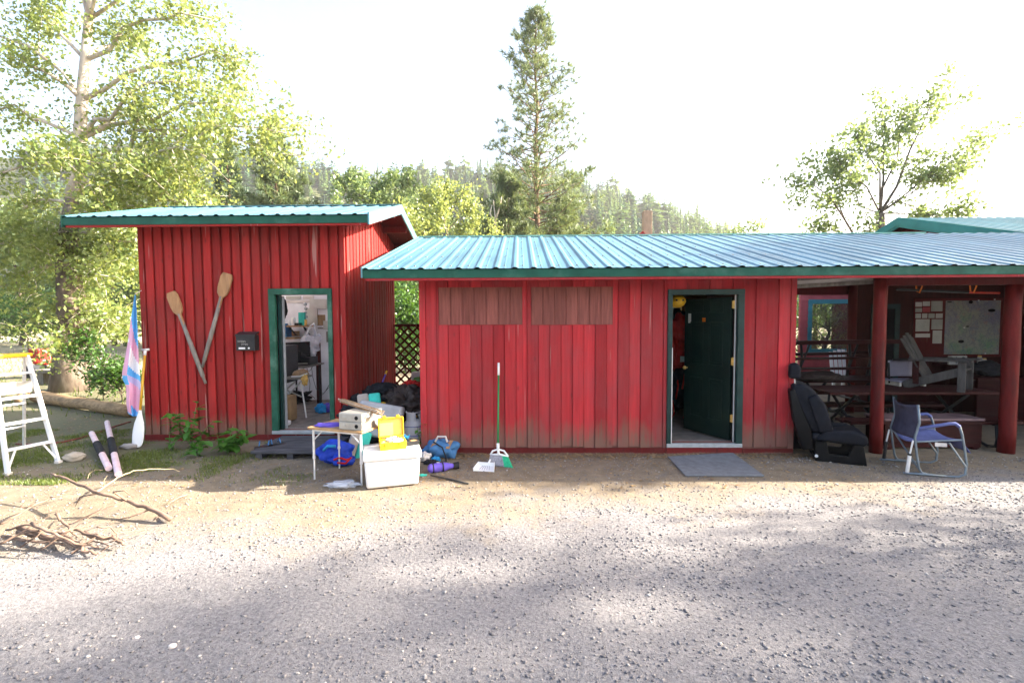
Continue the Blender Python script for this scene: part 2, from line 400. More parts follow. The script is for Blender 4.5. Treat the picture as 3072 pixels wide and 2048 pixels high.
M['leaf_big'] = leaf_mat('leaf_cottonwood', (0.065, 0.12, 0.025), (0.215, 0.265, 0.075), 0.5, (0.60, 0.62, 0.15))
M['leaf_mid'] = leaf_mat('leaf_mid', (0.065, 0.125, 0.04), (0.17, 0.23, 0.085), 0.45, (0.40, 0.48, 0.14))
M['leaf_low'] = leaf_mat('leaf_shrub', (0.03, 0.085, 0.014), (0.07, 0.15, 0.02), 0.4)
M['weed'] = leaf_mat('leaf_weed', (0.05, 0.16, 0.02), (0.08, 0.22, 0.03), 0.45, (0.18, 0.42, 0.03))
M['needle'] = leaf_mat('needle', (0.075, 0.125, 0.05), (0.17, 0.215, 0.095), 0.3)
M['needle_dark'] = leaf_mat('needle_dark', (0.04, 0.075, 0.032), (0.09, 0.13, 0.05), 0.25)
M['hill_tree'] = leaf_mat('hill_conifer', (0.045, 0.105, 0.042), (0.12, 0.19, 0.065), 0.3)
M['grass'] = leaf_mat('grass_blade', (0.07, 0.13, 0.02), (0.17, 0.20, 0.04), 0.4)
M['hill_dark'] = leaf_mat('hill_conifer_dark', (0.025, 0.070, 0.042), (0.06, 0.115, 0.055), 0.25)
M['hill_light'] = leaf_mat('hill_conifer_light', (0.08, 0.15, 0.05), (0.16, 0.23, 0.08), 0.35)
M['litter'] = leaf_mat('dry_leaf', (0.20, 0.12, 0.06), (0.36, 0.26, 0.15), 0.2)
# ------------------------------------------------------------------ ground
def ground_mat():
    m, nt, b = base_mat('ground_dirt')
    vec, g = worldpos(nt)
    sp = N(nt, 'ShaderNodeSeparateXYZ'); nt.links.new(g.outputs['Position'], sp.inputs[0])
    X, Y = sp.outputs['X'], sp.outputs['Y']
    big = noise_(nt, vec, 0.9, 5, 0.6); mid = noise_(nt, vec, 5, 6, 0.65); fine = noise_(nt, vec, 42, 5, 0.7); grit = noise_(nt, vec, 130, 3, 0.7)
    gravel = ramp(nt, fine, [(0.28, (0.10, 0.096, 0.104)), (0.5, (0.20, 0.19, 0.195)), (0.72, (0.30, 0.285, 0.285))])
    dirt = ramp(nt, mid, [(0.28, (0.15, 0.115, 0.075)), (0.7, (0.27, 0.215, 0.15))])
    dirt = mixc(nt, math_(nt, 'MULTIPLY', ramp(nt, grit, [(0.5, (0, 0, 0)), (0.75, (1, 1, 1))]), 0.5), dirt, (0.13, 0.105, 0.08))
    # dirt near the sheds, gravel towards the camera and under the porch
    e = math_(nt, 'MULTIPLY', math_(nt, 'SUBTRACT', Y, 4.35), 0.9)
    e = math_(nt, 'ADD', e, math_(nt, 'MULTIPLY', X, -0.16))
    e = math_(nt, 'ADD', e, math_(nt, 'MULTIPLY', math_(nt, 'SUBTRACT', big, 0.5), 2.4))
    e = math_(nt, 'ADD', e, math_(nt, 'MULTIPLY', math_(nt, 'SUBTRACT', mid, 0.5), 1.6))
    f = ramp(nt, math_(nt, 'ADD', e, 0.5), [(0.05, (0, 0, 0)), (0.95, (1, 1, 1))])
    c = mixc(nt, f, gravel, dirt)
    # mossy turf left of the shed
    ge = math_(nt, 'MULTIPLY', math_(nt, 'SUBTRACT', -3.4, X), 0.8)
    gy = math_(nt, 'MULTIPLY', math_(nt, 'SUBTRACT', Y, 5.15), 1.6)
    gm = math_(nt, 'MINIMUM', math_(nt, 'MINIMUM', ge, gy), 1.0)
    gm = math_(nt, 'ADD', gm, math_(nt, 'MULTIPLY', math_(nt, 'SUBTRACT', mid, 0.56), 3.5))
    gf = math_(nt, 'MULTIPLY', ramp(nt, gm, [(0.25, (0, 0, 0)), (0.85, (1, 1, 1))]), 0.55)
    c = mixc(nt, gf, c, (0.07, 0.10, 0.03))
    far = math_(nt, 'MULTIPLY', math_(nt, 'SUBTRACT', Y, 15.0), 0.5, True)
    meadow = ramp(nt, big, [(0.3, (0.22, 0.20, 0.12)), (0.7, (0.40, 0.35, 0.25))])
    c = mixc(nt, far, c, meadow)
    nt.links.new(c, b.inputs['Base Color']); b.inputs['Roughness'].default_value = 0.95
    hh = math_(nt, 'ADD', math_(nt, 'MULTIPLY', fine, 0.8), math_(nt, 'MULTIPLY', grit, 0.35))
    hh = math_(nt, 'ADD', hh, math_(nt, 'MULTIPLY', mid, 1.2))
    bump(nt, b, hh, 0.7, 0.035)
    return m
M['ground'] = ground_mat()
def gz(x, y):
    """gentle ruts in the drive; flat where things stand by the walls"""
    a = max(0.0, min(1.0, (5.1 - y) / 1.2)) if y < 6 else 0.0
    return a * 0.035 * mnoise.noise(Vector((x * 0.5, y * 1.1, 3.3))) + a * 0.012 * mnoise.noise(Vector((x * 2.3, y * 2.3, 1.3)))
xs = np.concatenate([[-600, -300, -150, -70, -40, -25, -16, -12], np.arange(-10, 10.01, 0.125), [12, 16, 25, 40, 70, 150, 300, 600]])
ys = np.concatenate([[-300, -60, -15, -5, -1, 0.5], np.arange(1.5, 6.51, 0.125), [8, 10, 14, 20, 30, 50, 90, 200, 400, 620]])
nx, ny = len(xs), len(ys)
vs = np.array([(x, y, gz(x, y)) for y in ys for x in xs])
I = np.arange(nx * ny).reshape(ny, nx)
q = np.stack([I[:-1, :-1], I[:-1, 1:], I[1:, 1:], I[1:, :-1]], -1).reshape(-1, 4)
go = np_mesh('ground', vs, 4, M['ground'], tris=q, smooth=True); tag(go, kind='structure')

# gravel: real small stones
def stones(name, n, xr, yr, smin, smax, mat, dens=None, seed=1):
    rs = np.random.RandomState(seed)
    x = rs.uniform(*xr, n * 3); y = yr[0] + (yr[1] - yr[0]) * rs.rand(n * 3) ** 1.35
    k = np.ones(n * 3) if dens is None else np.array([dens(a, b) for a, b in zip(x, y)])
    keep = rs.rand(n * 3) < k; x = x[keep][:n]; y = y[keep][:n]; n = len(x)
    s = smin * (smax / smin) ** (rs.rand(n) ** 3.2)
    base = np.array([(1, 0, 0), (-1, 0, 0), (0, 1, 0), (0, -1, 0), (0, 0, 1), (0, 0, -1), ], float)
    fs = np.array([(0, 2, 4), (2, 1, 4), (1, 3, 4), (3, 0, 4), (2, 0, 5), (1, 2, 5), (3, 1, 5), (0, 3, 5)])
    v = base[None] * rs.uniform(0.6, 1.15, (n, 6, 1)) + rs.normal(0, 0.16, (n, 6, 3))
    v[:, :, 2] *= 0.62
    a = rs.uniform(0, 6.28, n); ca, sa = np.cos(a)[:, None], np.sin(a)[:, None]
    vx = v[:, :, 0] * ca - v[:, :, 1] * sa; vy = v[:, :, 0] * sa + v[:, :, 1] * ca
    z = np.array([gz(p, r) for p, r in zip(x, y)])
    out = np.stack([vx * s[:, None] + x[:, None], vy * s[:, None] + y[:, None], v[:, :, 2] * s[:, None] + (z + s * 0.25)[:, None]], -1)
    tr = (fs[None] + (np.arange(n) * 6)[:, None, None]).reshape(-1, 3)
    o = np_mesh(name, out.reshape(-1, 3), 3, mat, tris=tr); return tag(o, kind='stuff')
def gravel_mat():
    m, nt, b = base_mat('gravel_stone'); g = N(nt, 'ShaderNodeNewGeometry')
    c = ramp(nt, g.outputs['Random Per Island'], [(0, (0.10, 0.095, 0.105)), (0.3, (0.17, 0.16, 0.17)), (0.6, (0.23, 0.213, 0.212)), (0.9, (0.29, 0.27, 0.26)), (1, (0.48, 0.45, 0.43))])
    nt.links.new(c, b.inputs['Base Color']); b.inputs['Roughness'].default_value = 0.9; return m
M['gravel'] = gravel_mat()
def gden(x, y):
    k = 0.30 + 0.5 * mnoise.noise(Vector((x * 0.6, y * 0.9, 5)))
    k += 0.10 * x * 0.5 if x > 0 else 0
    if y > 4.4: k *= 0.35 + (0.08 * x if x > 0 else 0)
    if x < -3 and y > 4.6: k *= 0.4
    k += 0.25
    for t0 in (2.75, 4.15): k *= 1 - 0.7 * math.exp(-((y - t0 - 0.12 * math.sin(x * 0.55 + t0)) / 0.20) ** 2)     # wheel tracks pressed clear of loose stone
    return min(1, max(0.04, k))
gr = stones('gravel', 120000, (-9, 9), (1.7, 6.1), 0.0032, 0.0165, M['gravel'], gden)
tag(gr, 'loose grey gravel scattered over the drive in front of the sheds', 'gravel')
M['pebble'] = simple('pale_pebble', (0.66, 0.58, 0.52), 0.8, 0.1, 12)
for k, (px, py, s, lab) in enumerate([(518, 1942, 0.022, 'largest pale egg shaped pebble lying in the gravel at bottom left'), (412, 1916, 0.017, 'smaller pale pebble just left of the largest egg shaped pebble')]):
    g_ = G(px, py); mb = MB(); mb.blob(g_ + V(0, 0, s * 0.5), (s, s * 0.75, s * 0.6), 30 + k, 0.15, sub=3)
    mb.build('pebble', M['pebble'], smooth=True, label=lab, cat='pebble')

# dry litter and turf
def blades(name, n, region, h, wd, mat, seed, lean=0.5):
    rs = np.random.RandomState(seed); pts = []
    while len(pts) < n:
        x, y = region(rs)
        pts.append((x, y))
    p = np.array(pts); a = rs.uniform(0, 6.28, n); hh = h * rs.uniform(0.4, 1.25, n); ww = wd * rs.uniform(0.6, 1.3, n)
    dx, dy = np.cos(a), np.sin(a); l = rs.uniform(-lean, lean, n) * hh; l2 = rs.uniform(-lean, lean, n) * hh
    z0 = np.zeros(n)
    v = np.stack([np.stack([p[:, 0] - dx * ww, p[:, 1] - dy * ww, z0 - 0.004], -1), np.stack([p[:, 0] + dx * ww, p[:, 1] + dy * ww, z0 - 0.004], -1), np.stack([p[:, 0] + l, p[:, 1] + l2, hh], -1)], 1)
    return tag(np_mesh(name, v.reshape(-1, 3), 3, mat), kind='stuff')
def turf_region(rs):
    while True:
        x = rs.uniform(-9, -2.4); y = rs.uniform(5.0, 7.6)
        if x > -5.6 and y > 6.8: continue
        k = mnoise.noise(Vector((x * 1.3, y * 1.3, 8))) + 0.35 * mnoise.noise(Vector((x * 5, y * 5, 2)))
        if rs.rand() < (k + 0.15) * (1.3 if x < -3.6 else 0.35): return x, y
tag(blades('turf', 26000, turf_region, 0.038, 0.005, M['grass'], 3), 'short patchy grass in the dirt left of the red sheds', 'grass')
def meadow_region(rs):
    x = rs.uniform(-30, -6.2); y = rs.uniform(8.5, 26)
    return x, y
tag(blades('meadow_grass', 6000, meadow_region, 0.16, 0.014, M['grass'], 4), 'sunlit meadow grass behind the big leafy tree', 'grass')
def litter(name, n, region, s, seed):
    rs = np.random.RandomState(seed); p = np.array([region(rs) for _ in range(n)]); a = rs.uniform(0, 6.28, n); k = s * rs.uniform(0.4, 1.3, n)
    c, d = np.cos(a) * k, np.sin(a) * k
    t = rs.uniform(0.0, 0.6, n) * k; z = np.array([gz(x, y) for x, y in p]) + 0.006
    v = np.stack([np.stack([p[:, 0] + c, p[:, 1] + d, z + t], -1), np.stack([p[:, 0] - d * .5, p[:, 1] + c * .5, z], -1), np.stack([p[:, 0] - c, p[:, 1] - d, z + t * .3], -1), np.stack([p[:, 0] + d * .5, p[:, 1] - c * .5, z + t * .5], -1)], 1)
    return tag(np_mesh(name, v.reshape(-1, 3), 4, M['litter']), kind='stuff')
def wallfoot(rs):
    r = rs.rand()
    if r < 0.55: return rs.uniform(-1.2, 3.8), 6.2 - abs(rs.normal(0, 0.14))
    if r < 0.8: return rs.uniform(-8.5, -5.5), rs.uniform(6.4, 8.6)
    return rs.uniform(-5, 4), rs.uniform(4.9, 6.1)
tag(litter('leaf_litter', 2400, wallfoot, 0.026, 5), 'dry leaves and chips fallen along the foot of the red walls', 'leaf litter')

# ------------------------------------------------------------------ hill
ridge_px = [(-900, 470), (300, 480), (560, 475), (760, 500), (930, 535), (1010, 572), (1120, 578), (1250, 562), (1450, 556), (1600, 556), (1700, 568), (1800, 598), (1950, 650), (2080, 690), (2200, 745), (2400, 830), (2700, 900), (4000, 930)]
YR = 300.0
rx = []; rz = []
for px, py in ridge_px:
    p = P(px, py, YR); rx.append(p.x); rz.append(p.z)
def hill_z(x, y):
    xr = x * YR / max(y, 60); base = float(np.interp(xr, rx, rz))
    t = max(0.0, min(1.0, (y - 85) / (YR - 85))); t2 = t * t * (3 - 2 * t) * 0.5 + t * 0.5
    k = base * t2 if y <= YR else base * (1 - (y - YR) / 500)
    return k + 2.5 * t * mnoise.noise(Vector((x * 0.02, y * 0.02, 1)))
hy = np.concatenate([np.arange(70, 320, 10.0), [340, 400, 480]]); hx = np.arange(-420, 521, 14.0)
hv = np.array([(x, y, hill_z(x, y) - (0.6 if y < 80 else 0)) for y in hy for x in hx]); I = np.arange(len(hv)).reshape(len(hy), len(hx))
q = np.stack([I[:-1, :-1], I[:-1, 1:], I[1:, 1:], I[1:, :-1]], -1).reshape(-1, 4)
M['hill'] = simple('hill_soil', (0.075, 0.085, 0.035), 0.95, 0.4, 0.15)
tag(np_mesh('hill', hv, 4, M['hill'], tris=q, smooth=True), kind='structure')
def conifer_arr(rs, tiers=11, per=9, rad=0.19, pw=0.75):
    """unit height conifer as kites (N,4,3)"""
    out = []
    for i in range(tiers):
        z = 0.10 + 0.88 * (i / (tiers - 1)) ** 0.92; r = rad * (1 - z) ** pw + 0.012
        for j in range(per if i < tiers - 2 else 5):
            a = rs.uniform(0, 6.28); rr = r * rs.uniform(0.55, 1.3); dz = -rs.uniform(0.01, 0.055); wd = rr * rs.uniform(0.22, 0.4) + 0.006
            ca, sa = math.cos(a), math.sin(a); zz = z + rs.uniform(-0.03, 0.03)
            out.append([(0, 0, zz + 0.03), (ca * rr * .6 - sa * wd, sa * rr * .6 + ca * wd, zz + dz * .4), (ca * rr, sa * rr, zz + dz), (ca * rr * .6 + sa * wd, sa * rr * .6 - ca * wd, zz + dz * .4)])
    out.append([(0, 0, 1.04), (0.012, 0, 0.9), (0, 0, 0.02), (-0.012, 0, 0.9)])
    return np.array(out)
rs = np.random.RandomState(11)
protos = [conifer_arr(rs), conifer_arr(rs, rad=.15), conifer_arr(rs, 10, 10, .30, .5), conifer_arr(rs, 12, 8, .17, .9), conifer_arr(rs, 9, 11, .40, .42)]
cand = []
for _ in range(12000):
    y = rs.uniform(78, 310) ; x = rs.uniform(-0.95, 1.05) * y * 1.12 + 0
    xr = x * YR / y; bz = float(np.interp(xr, rx, rz))
    if bz < 5 : continue
    cand.append((x, y, hill_z(x, y), rs.uniform(5, 13) * (1.35 if rs.rand() < .2 else 1)))
def vis_h(c):  # apparent height
    return c[3] / c[1]
cand = cand[:4600]; cand.sort(key=vis_h, reverse=True)
inview = [c for c in cand if -0.78 * c[1] < c[0] < 0.55 * c[1]]
solo = set(id(c) for c in inview[:240])
# the wood on the slope reads as one mass
allv = []; allm = []
def tint(c):
    k = mnoise.noise(Vector((c[0] * .03, c[1] * .03, 4))) + rs.normal(0, .22)
    return 1 if k < -.12 else 2 if k > .2 else 0
for c in cand:
    if id(c) in solo: continue
    k = protos[rs.randint(5)]; a = rs.uniform(0, 6.28); ca, sa = math.cos(a), math.sin(a); wf = c[3] * rs.uniform(0.75, 1.15)
    p = np.stack([(k[..., 0] * ca - k[..., 1] * sa) * wf + c[0], (k[..., 0] * sa + k[..., 1] * ca) * wf + c[1], k[..., 2] * c[3] + c[2] - 0.3], -1)
    allv.append(p.reshape(-1, 3)); allm += [tint(c)] * len(k)
hw = np_mesh('hillside_wood', np.concatenate(allv), 4, [M['hill_tree'], M['hill_dark'], M['hill_light']]); hw.data.polygons.foreach_set('material_index', allm); hw.data.update()
tag(hw, 'far conifer wood covering the hill behind the sheds', 'wood', kind='stuff')
ptrees = []
for i, k in enumerate(protos + protos):
    me = np_mesh('hill_conifer', k.reshape(-1, 3), 4, M[['hill_tree', 'hill_light', 'hill_dark'][i % 3]]); ptrees.append(me)
used = [False] * 10
for c in cand:
    if id(c) not in solo: continue
    i = rs.randint(10); src = ptrees[i]
    if not used[i]: o = src; used[i] = True; o.location = (c[0], c[1], c[2] - 0.3)
    else: o = inst(src, (c[0], c[1], c[2] - 0.3))
    o.rotation_euler = (0, 0, rs.uniform(0, 6.28)); wf = c[3] * rs.uniform(0.8, 1.2); o.scale = (wf, wf, c[3])
    tag(o, 'small green conifer standing in the wood on the lower hillside', 'tree', 'conifers on the lower slope of the hill')

# ------------------------------------------------------------------ trees
def leaf_cloud(centers, size, rs, flat=0.35, aspect=0.62, jit=0.4):
    n = len(centers); c = np.asarray(centers)
    u = rs.normal(0, 1, (n, 3)); u[:, 2] -= 0.35; u /= np.linalg.norm(u, axis=1)[:, None]
    r = rs.normal(0, 1, (n, 3)); r[:, 2] += 0.4; v = np.cross(u, r); v /= np.linalg.norm(v, axis=1)[:, None]
    s = size * rs.uniform(1 - jit, 1 + jit, n)[:, None]
    nrm = np.cross(u, v)
    a = c - u * s * .5; b = c + v * s * .5 * aspect - u * s * .08 + nrm * s * .08; d = c + u * s * .5; e = c - v * s * .5 * aspect - u * s * .08 + nrm * s * .08
    return np.stack([a, b, d, e], 1).reshape(-1, 3)
def walk(p, d, L, n, rs, wob=0.25, lift=0.0):
    pts = [np.array(p, float)]; d = np.array(d, float); d /= np.linalg.norm(d)
    for i in range(n):
        d = d + rs.normal(0, wob, 3) / n * 2; d[2] += lift / n; d /= np.linalg.norm(d)
        pts.append(pts[-1] + d * L / n)
    return pts
def add_limb(mb, pts, r0, r1, n=6):
    k = len(pts); mb.tube([tuple(p) for p in pts], [r0 + (r1 - r0) * i / (k - 1) for i in range(k)], n)
def leafy(limbs, rs, nleaf, subs=7, sublen=0.35, sig=0.16, t0=0.3, mb=None, sub_r=0.012, lift=0.1, clump=9):
    """limbs: list of polylines; twigs grow from them and carry clumps of leaves"""
    twigs = []
    for L, pts in limbs:
        pts = [np.array(p) for p in pts]
        for j in range(subs):
            t = rs.uniform(t0, 1.0) * (len(pts) - 1); i = min(int(t), len(pts) - 2); p = pts[i] + (pts[i + 1] - pts[i]) * (t - i)
            d = pts[i + 1] - pts[i]; d = d / np.linalg.norm(d) + rs.normal(0, 0.75, 3)
            tw = walk(p, d, L * sublen * rs.uniform(0.5, 1.25), 4, rs, 0.3, lift); twigs.append(tw)
            if mb is not None: add_limb(mb, tw, sub_r, sub_r * 0.3, 4)
        twigs.append(pts[-2:])
    wts = np.array([sum(np.linalg.norm(b - a) for a, b in zip(t[:-1], t[1:])) for t in twigs]); wts /= wts.sum()
    ncl = max(1, nleaf // clump); idx = rs.choice(len(twigs), ncl, p=wts); cs = []
    for k in idx:
        t = twigs[k]; u = rs.uniform(0.15, 1) * (len(t) - 1); i = min(int(u), len(t) - 2); p = np.array(t[i]) + (np.array(t[i + 1]) - np.array(t[i])) * (u - i)
        cs.append(p + rs.normal(0, sig, (clump, 3)))
    return np.concatenate(cs)
def decid(name, label, base, H, Rc, seed, nleaf, leaf, tr, lmat='leaf_mid', bark='bark', first=0.25, nl=16, lean=(0, 0), group=None, sig=0.2, shape=0.8, up=0.35):
    rs = np.random.RandomState(seed); base = Vector(base)
    root = thing(name, label, 'tree', base, group); mb = MB()
    tp = [np.array((base.x + lean[0] * t * t + rs.normal(0, .012 * H) * (t > 0), base.y + lean[1] * t * t + rs.normal(0, .012 * H) * (t > 0), base.z - (0.1 if t == 0 else 0) + H * 0.92 * t)) for t in np.linspace(0, 1, 9)]
    add_limb(mb, tp, tr, tr * 0.15, 9); limbs = []
    for i in range(nl):
        t = first + (1 - first) * (i + rs.rand() * .8) / nl; k = t * 8; j = min(int(k), 7); p = tp[j] + (tp[j + 1] - tp[j]) * (k - j)
        a = i * 2.4 + rs.uniform(-.5, .5); s = (t - first) / (1 - first); prof = (math.sin(math.pi * min(1, (s * 0.75 + 0.22))) ** shape)
        L = Rc * prof * rs.uniform(0.75, 1.15) + 0.05 * Rc
        pts = walk(p, (math.cos(a), math.sin(a), up + 0.9 * s), L, 5, rs, 0.22, 0.1); limbs.append((L, pts))
        add_limb(mb, pts, max(0.012, tr * 0.32 * (1 - .6 * s)), 0.008, 5)
    cs = leafy(limbs, rs, nleaf, 7, 0.42, sig, 0.25, mb, max(0.006, tr * 0.05))
    mb.build('trunk', M[bark], root, smooth=True)
    np_mesh('crown', leaf_cloud(cs, leaf, rs), 4, M[lmat], root, base)
    return root
def tuft_cloud(centers, dirs, L, wd, per, rs):
    n = len(centers); c = np.repeat(np.asarray(centers), per, 0); d = np.repeat(np.asarray(dirs), per, 0)
    u = d * 0.7 + rs.normal(0, 0.62, (n * per, 3)); u /= np.linalg.norm(u, axis=1)[:, None]
    r = rs.normal(0, 1, (n * per, 3)); v = np.cross(u, r); v /= np.linalg.norm(v, axis=1)[:, None]
    l = L * rs.uniform(0.6, 1.2, n * per)[:, None]
    return np.stack([c - v * wd, c + v * wd, c + u * l], 1).reshape(-1, 3)
def pine(name, label, base, H, Rc, seed, nb, tr, first=0.1, tuft=(0.34, 0.022, 16), ntuft=13, mat='needle', group=None, shape=0.7, sparse=None, droop=-0.05, side=None):
    rs = np.random.RandomState(seed); base = Vector(base); root = thing(name, label, 'tree', base, group); mb = MB()
    tp = [np.array((base.x + rs.normal(0, .003 * H) * (t > 0), base.y + rs.normal(0, .003 * H) * (t > 0), base.z - (0.1 if t == 0 else 0) + H * t)) for t in np.linspace(0, 1, 12)]
    add_limb(mb, tp, tr, tr * 0.07, 9); cs = []; ds = []
    for i in range(nb):
        t = first + (1 - first) * (i + rs.rand()) / nb * 0.99; k = t * 11; j = min(int(k), 10); p = tp[j] + (tp[j + 1] - tp[j]) * (k - j)
        a = i * 2.4 + rs.uniform(-.6, .6); s = (t - first) / (1 - first)
        L = Rc * ((1 - s) ** shape) * rs.uniform(0.5, 1.12) + 0.03 * Rc
        if side: L *= side(a, s)
        pts = walk(p, (math.cos(a), math.sin(a), droop + 0.75 * s + rs.uniform(-.12, .12)), L, 5, rs, 0.16, 0.35)
        add_limb(mb, pts, max(0.01, tr * 0.2 * (1 - .6 * s)), 0.006, 4)
        nt_ = int(ntuft * (0.35 + L / Rc)); nt_ = int(nt_ * (sparse(s) if sparse else 1))
        for q in range(nt_):
            u = (0.28 + 0.72 * rs.rand() ** 0.7) * 5; ii = min(int(u), 4); pp = pts[ii] + (pts[ii + 1] - pts[ii]) * (u - ii)
            d = pts[ii + 1] - pts[ii]; d = d / np.linalg.norm(d)
            off = rs.normal(0, 0.055 * Rc * (0.3 + L / Rc), 3); off[2] = abs(off[2]) * .6
            cs.append(pp + off); dd = d + rs.normal(0, 0.5, 3) + np.array((0, 0, 0.35)); ds.append(dd / np.linalg.norm(dd))
    mb.build('trunk', M['bark_pine'], root, smooth=True)
    np_mesh('crown', tuft_cloud(cs, ds, tuft[0], tuft[1], tuft[2], rs), 3, M[mat], root, base)
    return root
def at(px, Y, z=0.0):
    r = ray(px, 956); return V(r.x / r.y * Y, Y, z)

# big cottonwood left of the shed, limbs traced at its own distance
def big_tree():
    rs = np.random.RandomState(21); Y = 11.9; base = at(208, Y)
    root = thing('cottonwood_tree', 'tall leafy tree with pale leaning trunk left of the left shed', 'tree', base); mb = MB()
    tr = [(208, 1180), (212, 1060), (216, 930), (205, 800), (208, 700), (222, 600), (232, 500), (238, 420), (246, 300), (256, 180), (266, 60), (278, -80), (288, -260), (296, -420)]
    tp = [np.array(P(px, py, Y + 0.03 * i)) for i, (px, py) in enumerate(tr)]; tp[0][2] = -0.1
    rr = [0.42, 0.34, 0.30, 0.25, 0.21, 0.18, 0.155, 0.14, 0.125, 0.11, 0.095, 0.075, 0.05, 0.02]
    mb.tube([tuple(p) for p in tp[:6]], rr[:6], 12); mb.tube([tuple(p) for p in tp[5:]], rr[5:], 12, mi=1)  # sunlit whiteness of the upper trunk is put into its paler bark colour
    mb2 = MB(); limbs = []
    def limb(i, end, r, dy, bend=0.3, n=6):
        a = tp[i]; e = np.array(P(end[0], end[1], Y + dy)); L = np.linalg.norm(e - a); pts = []
        for k in range(n + 1):
            t = k / n; p = a + (e - a) * t + np.array((0, 0, bend * math.sin(math.pi * t) * L * .3)) + (rs.normal(0, 0.03 * L, 3) if 0 < k < n else 0)
            pts.append(p)
        add_limb(mb2, pts, r, 0.012, 6); limbs.append((L, pts))
    for a in [(7, (560, 250), .07, -.6), (7, (740, 330), .07, .4), (6, (860, 400), .07, -.3), (8, (700, 180), .07, .3), (9, (640, 60), .06, -.4), (10, (540, -120), .05, .2), (6, (620, 470), .06, -1.2), (5, (600, 540), .05, .8), (4, (560, 610), .05, -1.0), (3, (420, 720), .05, .4),
              (5, (470, 520), .05, -1.4), (7, (430, 330), .05, 1.3), (9, (420, 120), .05, 1.2), (10, (330, -160), .05, -1), (8, (60, 180), .06, -.6), (7, (-40, 330), .06, .5), (6, (-90, 520), .06, -.4), (5, (40, 640), .05, .6), (4, (-60, 760), .05, -.8), (3, (60, 830), .05, .4),
              (9, (90, 40), .05, .9), (10, (150, -180), .04, .5), (8, (-160, 60), .05, 1.3), (3, (330, 830), .035, -.9), (2, (330, 960), .03, -.5), (4, (330, 640), .05, -1.6), (6, (160, 460), .05, -1.7), (11, (470, -260), .04, -.4), (11, (120, -330), .04, .3), (6, (925, 470), .04, .1)]:
        limb(*a)
    cs = leafy(limbs, rs, 36000, 13, 0.32, 0.20, 0.22, mb2, 0.010, -0.15, 8)
    # hanging sprays low round the trunk
    low = []
    for k in range(26):
        i = rs.randint(2, 5); p = tp[i] + rs.normal(0, .2, 3); low.append((1.6, walk(p, (rs.normal(), rs.normal(), 0.1), rs.uniform(.8, 2.2), 4, rs, .3, -.3)))
    c2 = leafy(low, rs, 9000, 5, 0.4, 0.16, 0.1, mb2, 0.007, -0.2, 8)
    mb.add(mb2.v, mb2.f, 1); mb.build('trunk', [M['bark'], M['bark_pale']], root, smooth=True)
    np_mesh('crown', leaf_cloud(np.concatenate([cs, c2]), 0.098, rs, jit=.5), 4, M['leaf_big'], root, base)
big_tree()
# tall pine
pine('tall_pine', 'tallest tree, a sparse pine rising straight behind the long roof', at(1612, 30), P(1612, 42, 30).z, 4.8, 5, 230, 0.30, 0.16, (0.42, 0.022, 14), 18, 'needle', shape=0.55, sparse=lambda s: 0.55 + 1.0 * max(0, (s - .6)) + (0.8 if s < .34 else 0), droop=-0.12)
pine('young_pine', 'shorter bushy pine just left of the tallest pine', at(1525, 27), 9.9, 3.2, 6, 130, 0.13, 0.08, (0.40, 0.024, 16), 17, 'needle')
pine('young_pine', 'shorter bushy pine just right of the tallest pine', at(1690, 31), 9.6, 3.3, 8, 120, 0.13, 0.05, (0.40, 0.024, 16), 16, 'needle')
pine('broad_pine', 'broad pale pine standing behind the left shed roof', at(838, 26), 12.6, 3.4, 9, 120, 0.2, 0.1, (0.42, 0.026, 16), 18, 'needle')
pine('broad_pine', 'darker pine left of the broad pale pine', at(700, 30), 13.2, 2.6, 10, 100, 0.2, 0.1, (0.40, 0.026, 16), 16, 'needle_dark')
pine('broad_pine', 'small dark pine right of the broad pale pine', at(985, 34), 9.5, 2.4, 12, 90, 0.18, 0.1, (0.40, 0.026, 16), 16, 'needle_dark')
decid('leafy_tree', 'round leafy tree above the right end of the left shed roof', at(1090, 27), 10.2, 3.2, 31, 9000, 0.20, 0.16)
decid('leafy_tree', 'bushy tree whose crown rises between the two shed roofs', at(1190, 30), 11.6, 3.3, 32, 9000, 0.20, 0.16)
decid('leafy_tree', 'yellow green tree with forked limbs behind the left end of the long roof', at(1345, 24), 8.7, 2.9, 33, 10000, 0.15, 0.14, 'leaf_big', first=0.2)
decid('leafy_tree', 'smaller tree left of the forked yellow green tree', at(1265, 33), 11.2, 3.0, 34, 7000, 0.20, 0.14)
decid('leafy_tree', 'low round tree left of the shorter bushy pines', at(1440, 34), 9.4, 2.8, 35, 6500, 0.20, 0.13)
decid('faint_tree', 'thin small tree on the skyline left of the large right tree', at(2245, 34), 9.0, 2.6, 36, 2600, 0.20, 0.10, first=0.15, sig=0.28)
decid('faint_tree', 'low bushy tree beside the thin small skyline tree', at(2180, 38), 7.4, 2.2, 37, 3500, 0.2, 0.10)
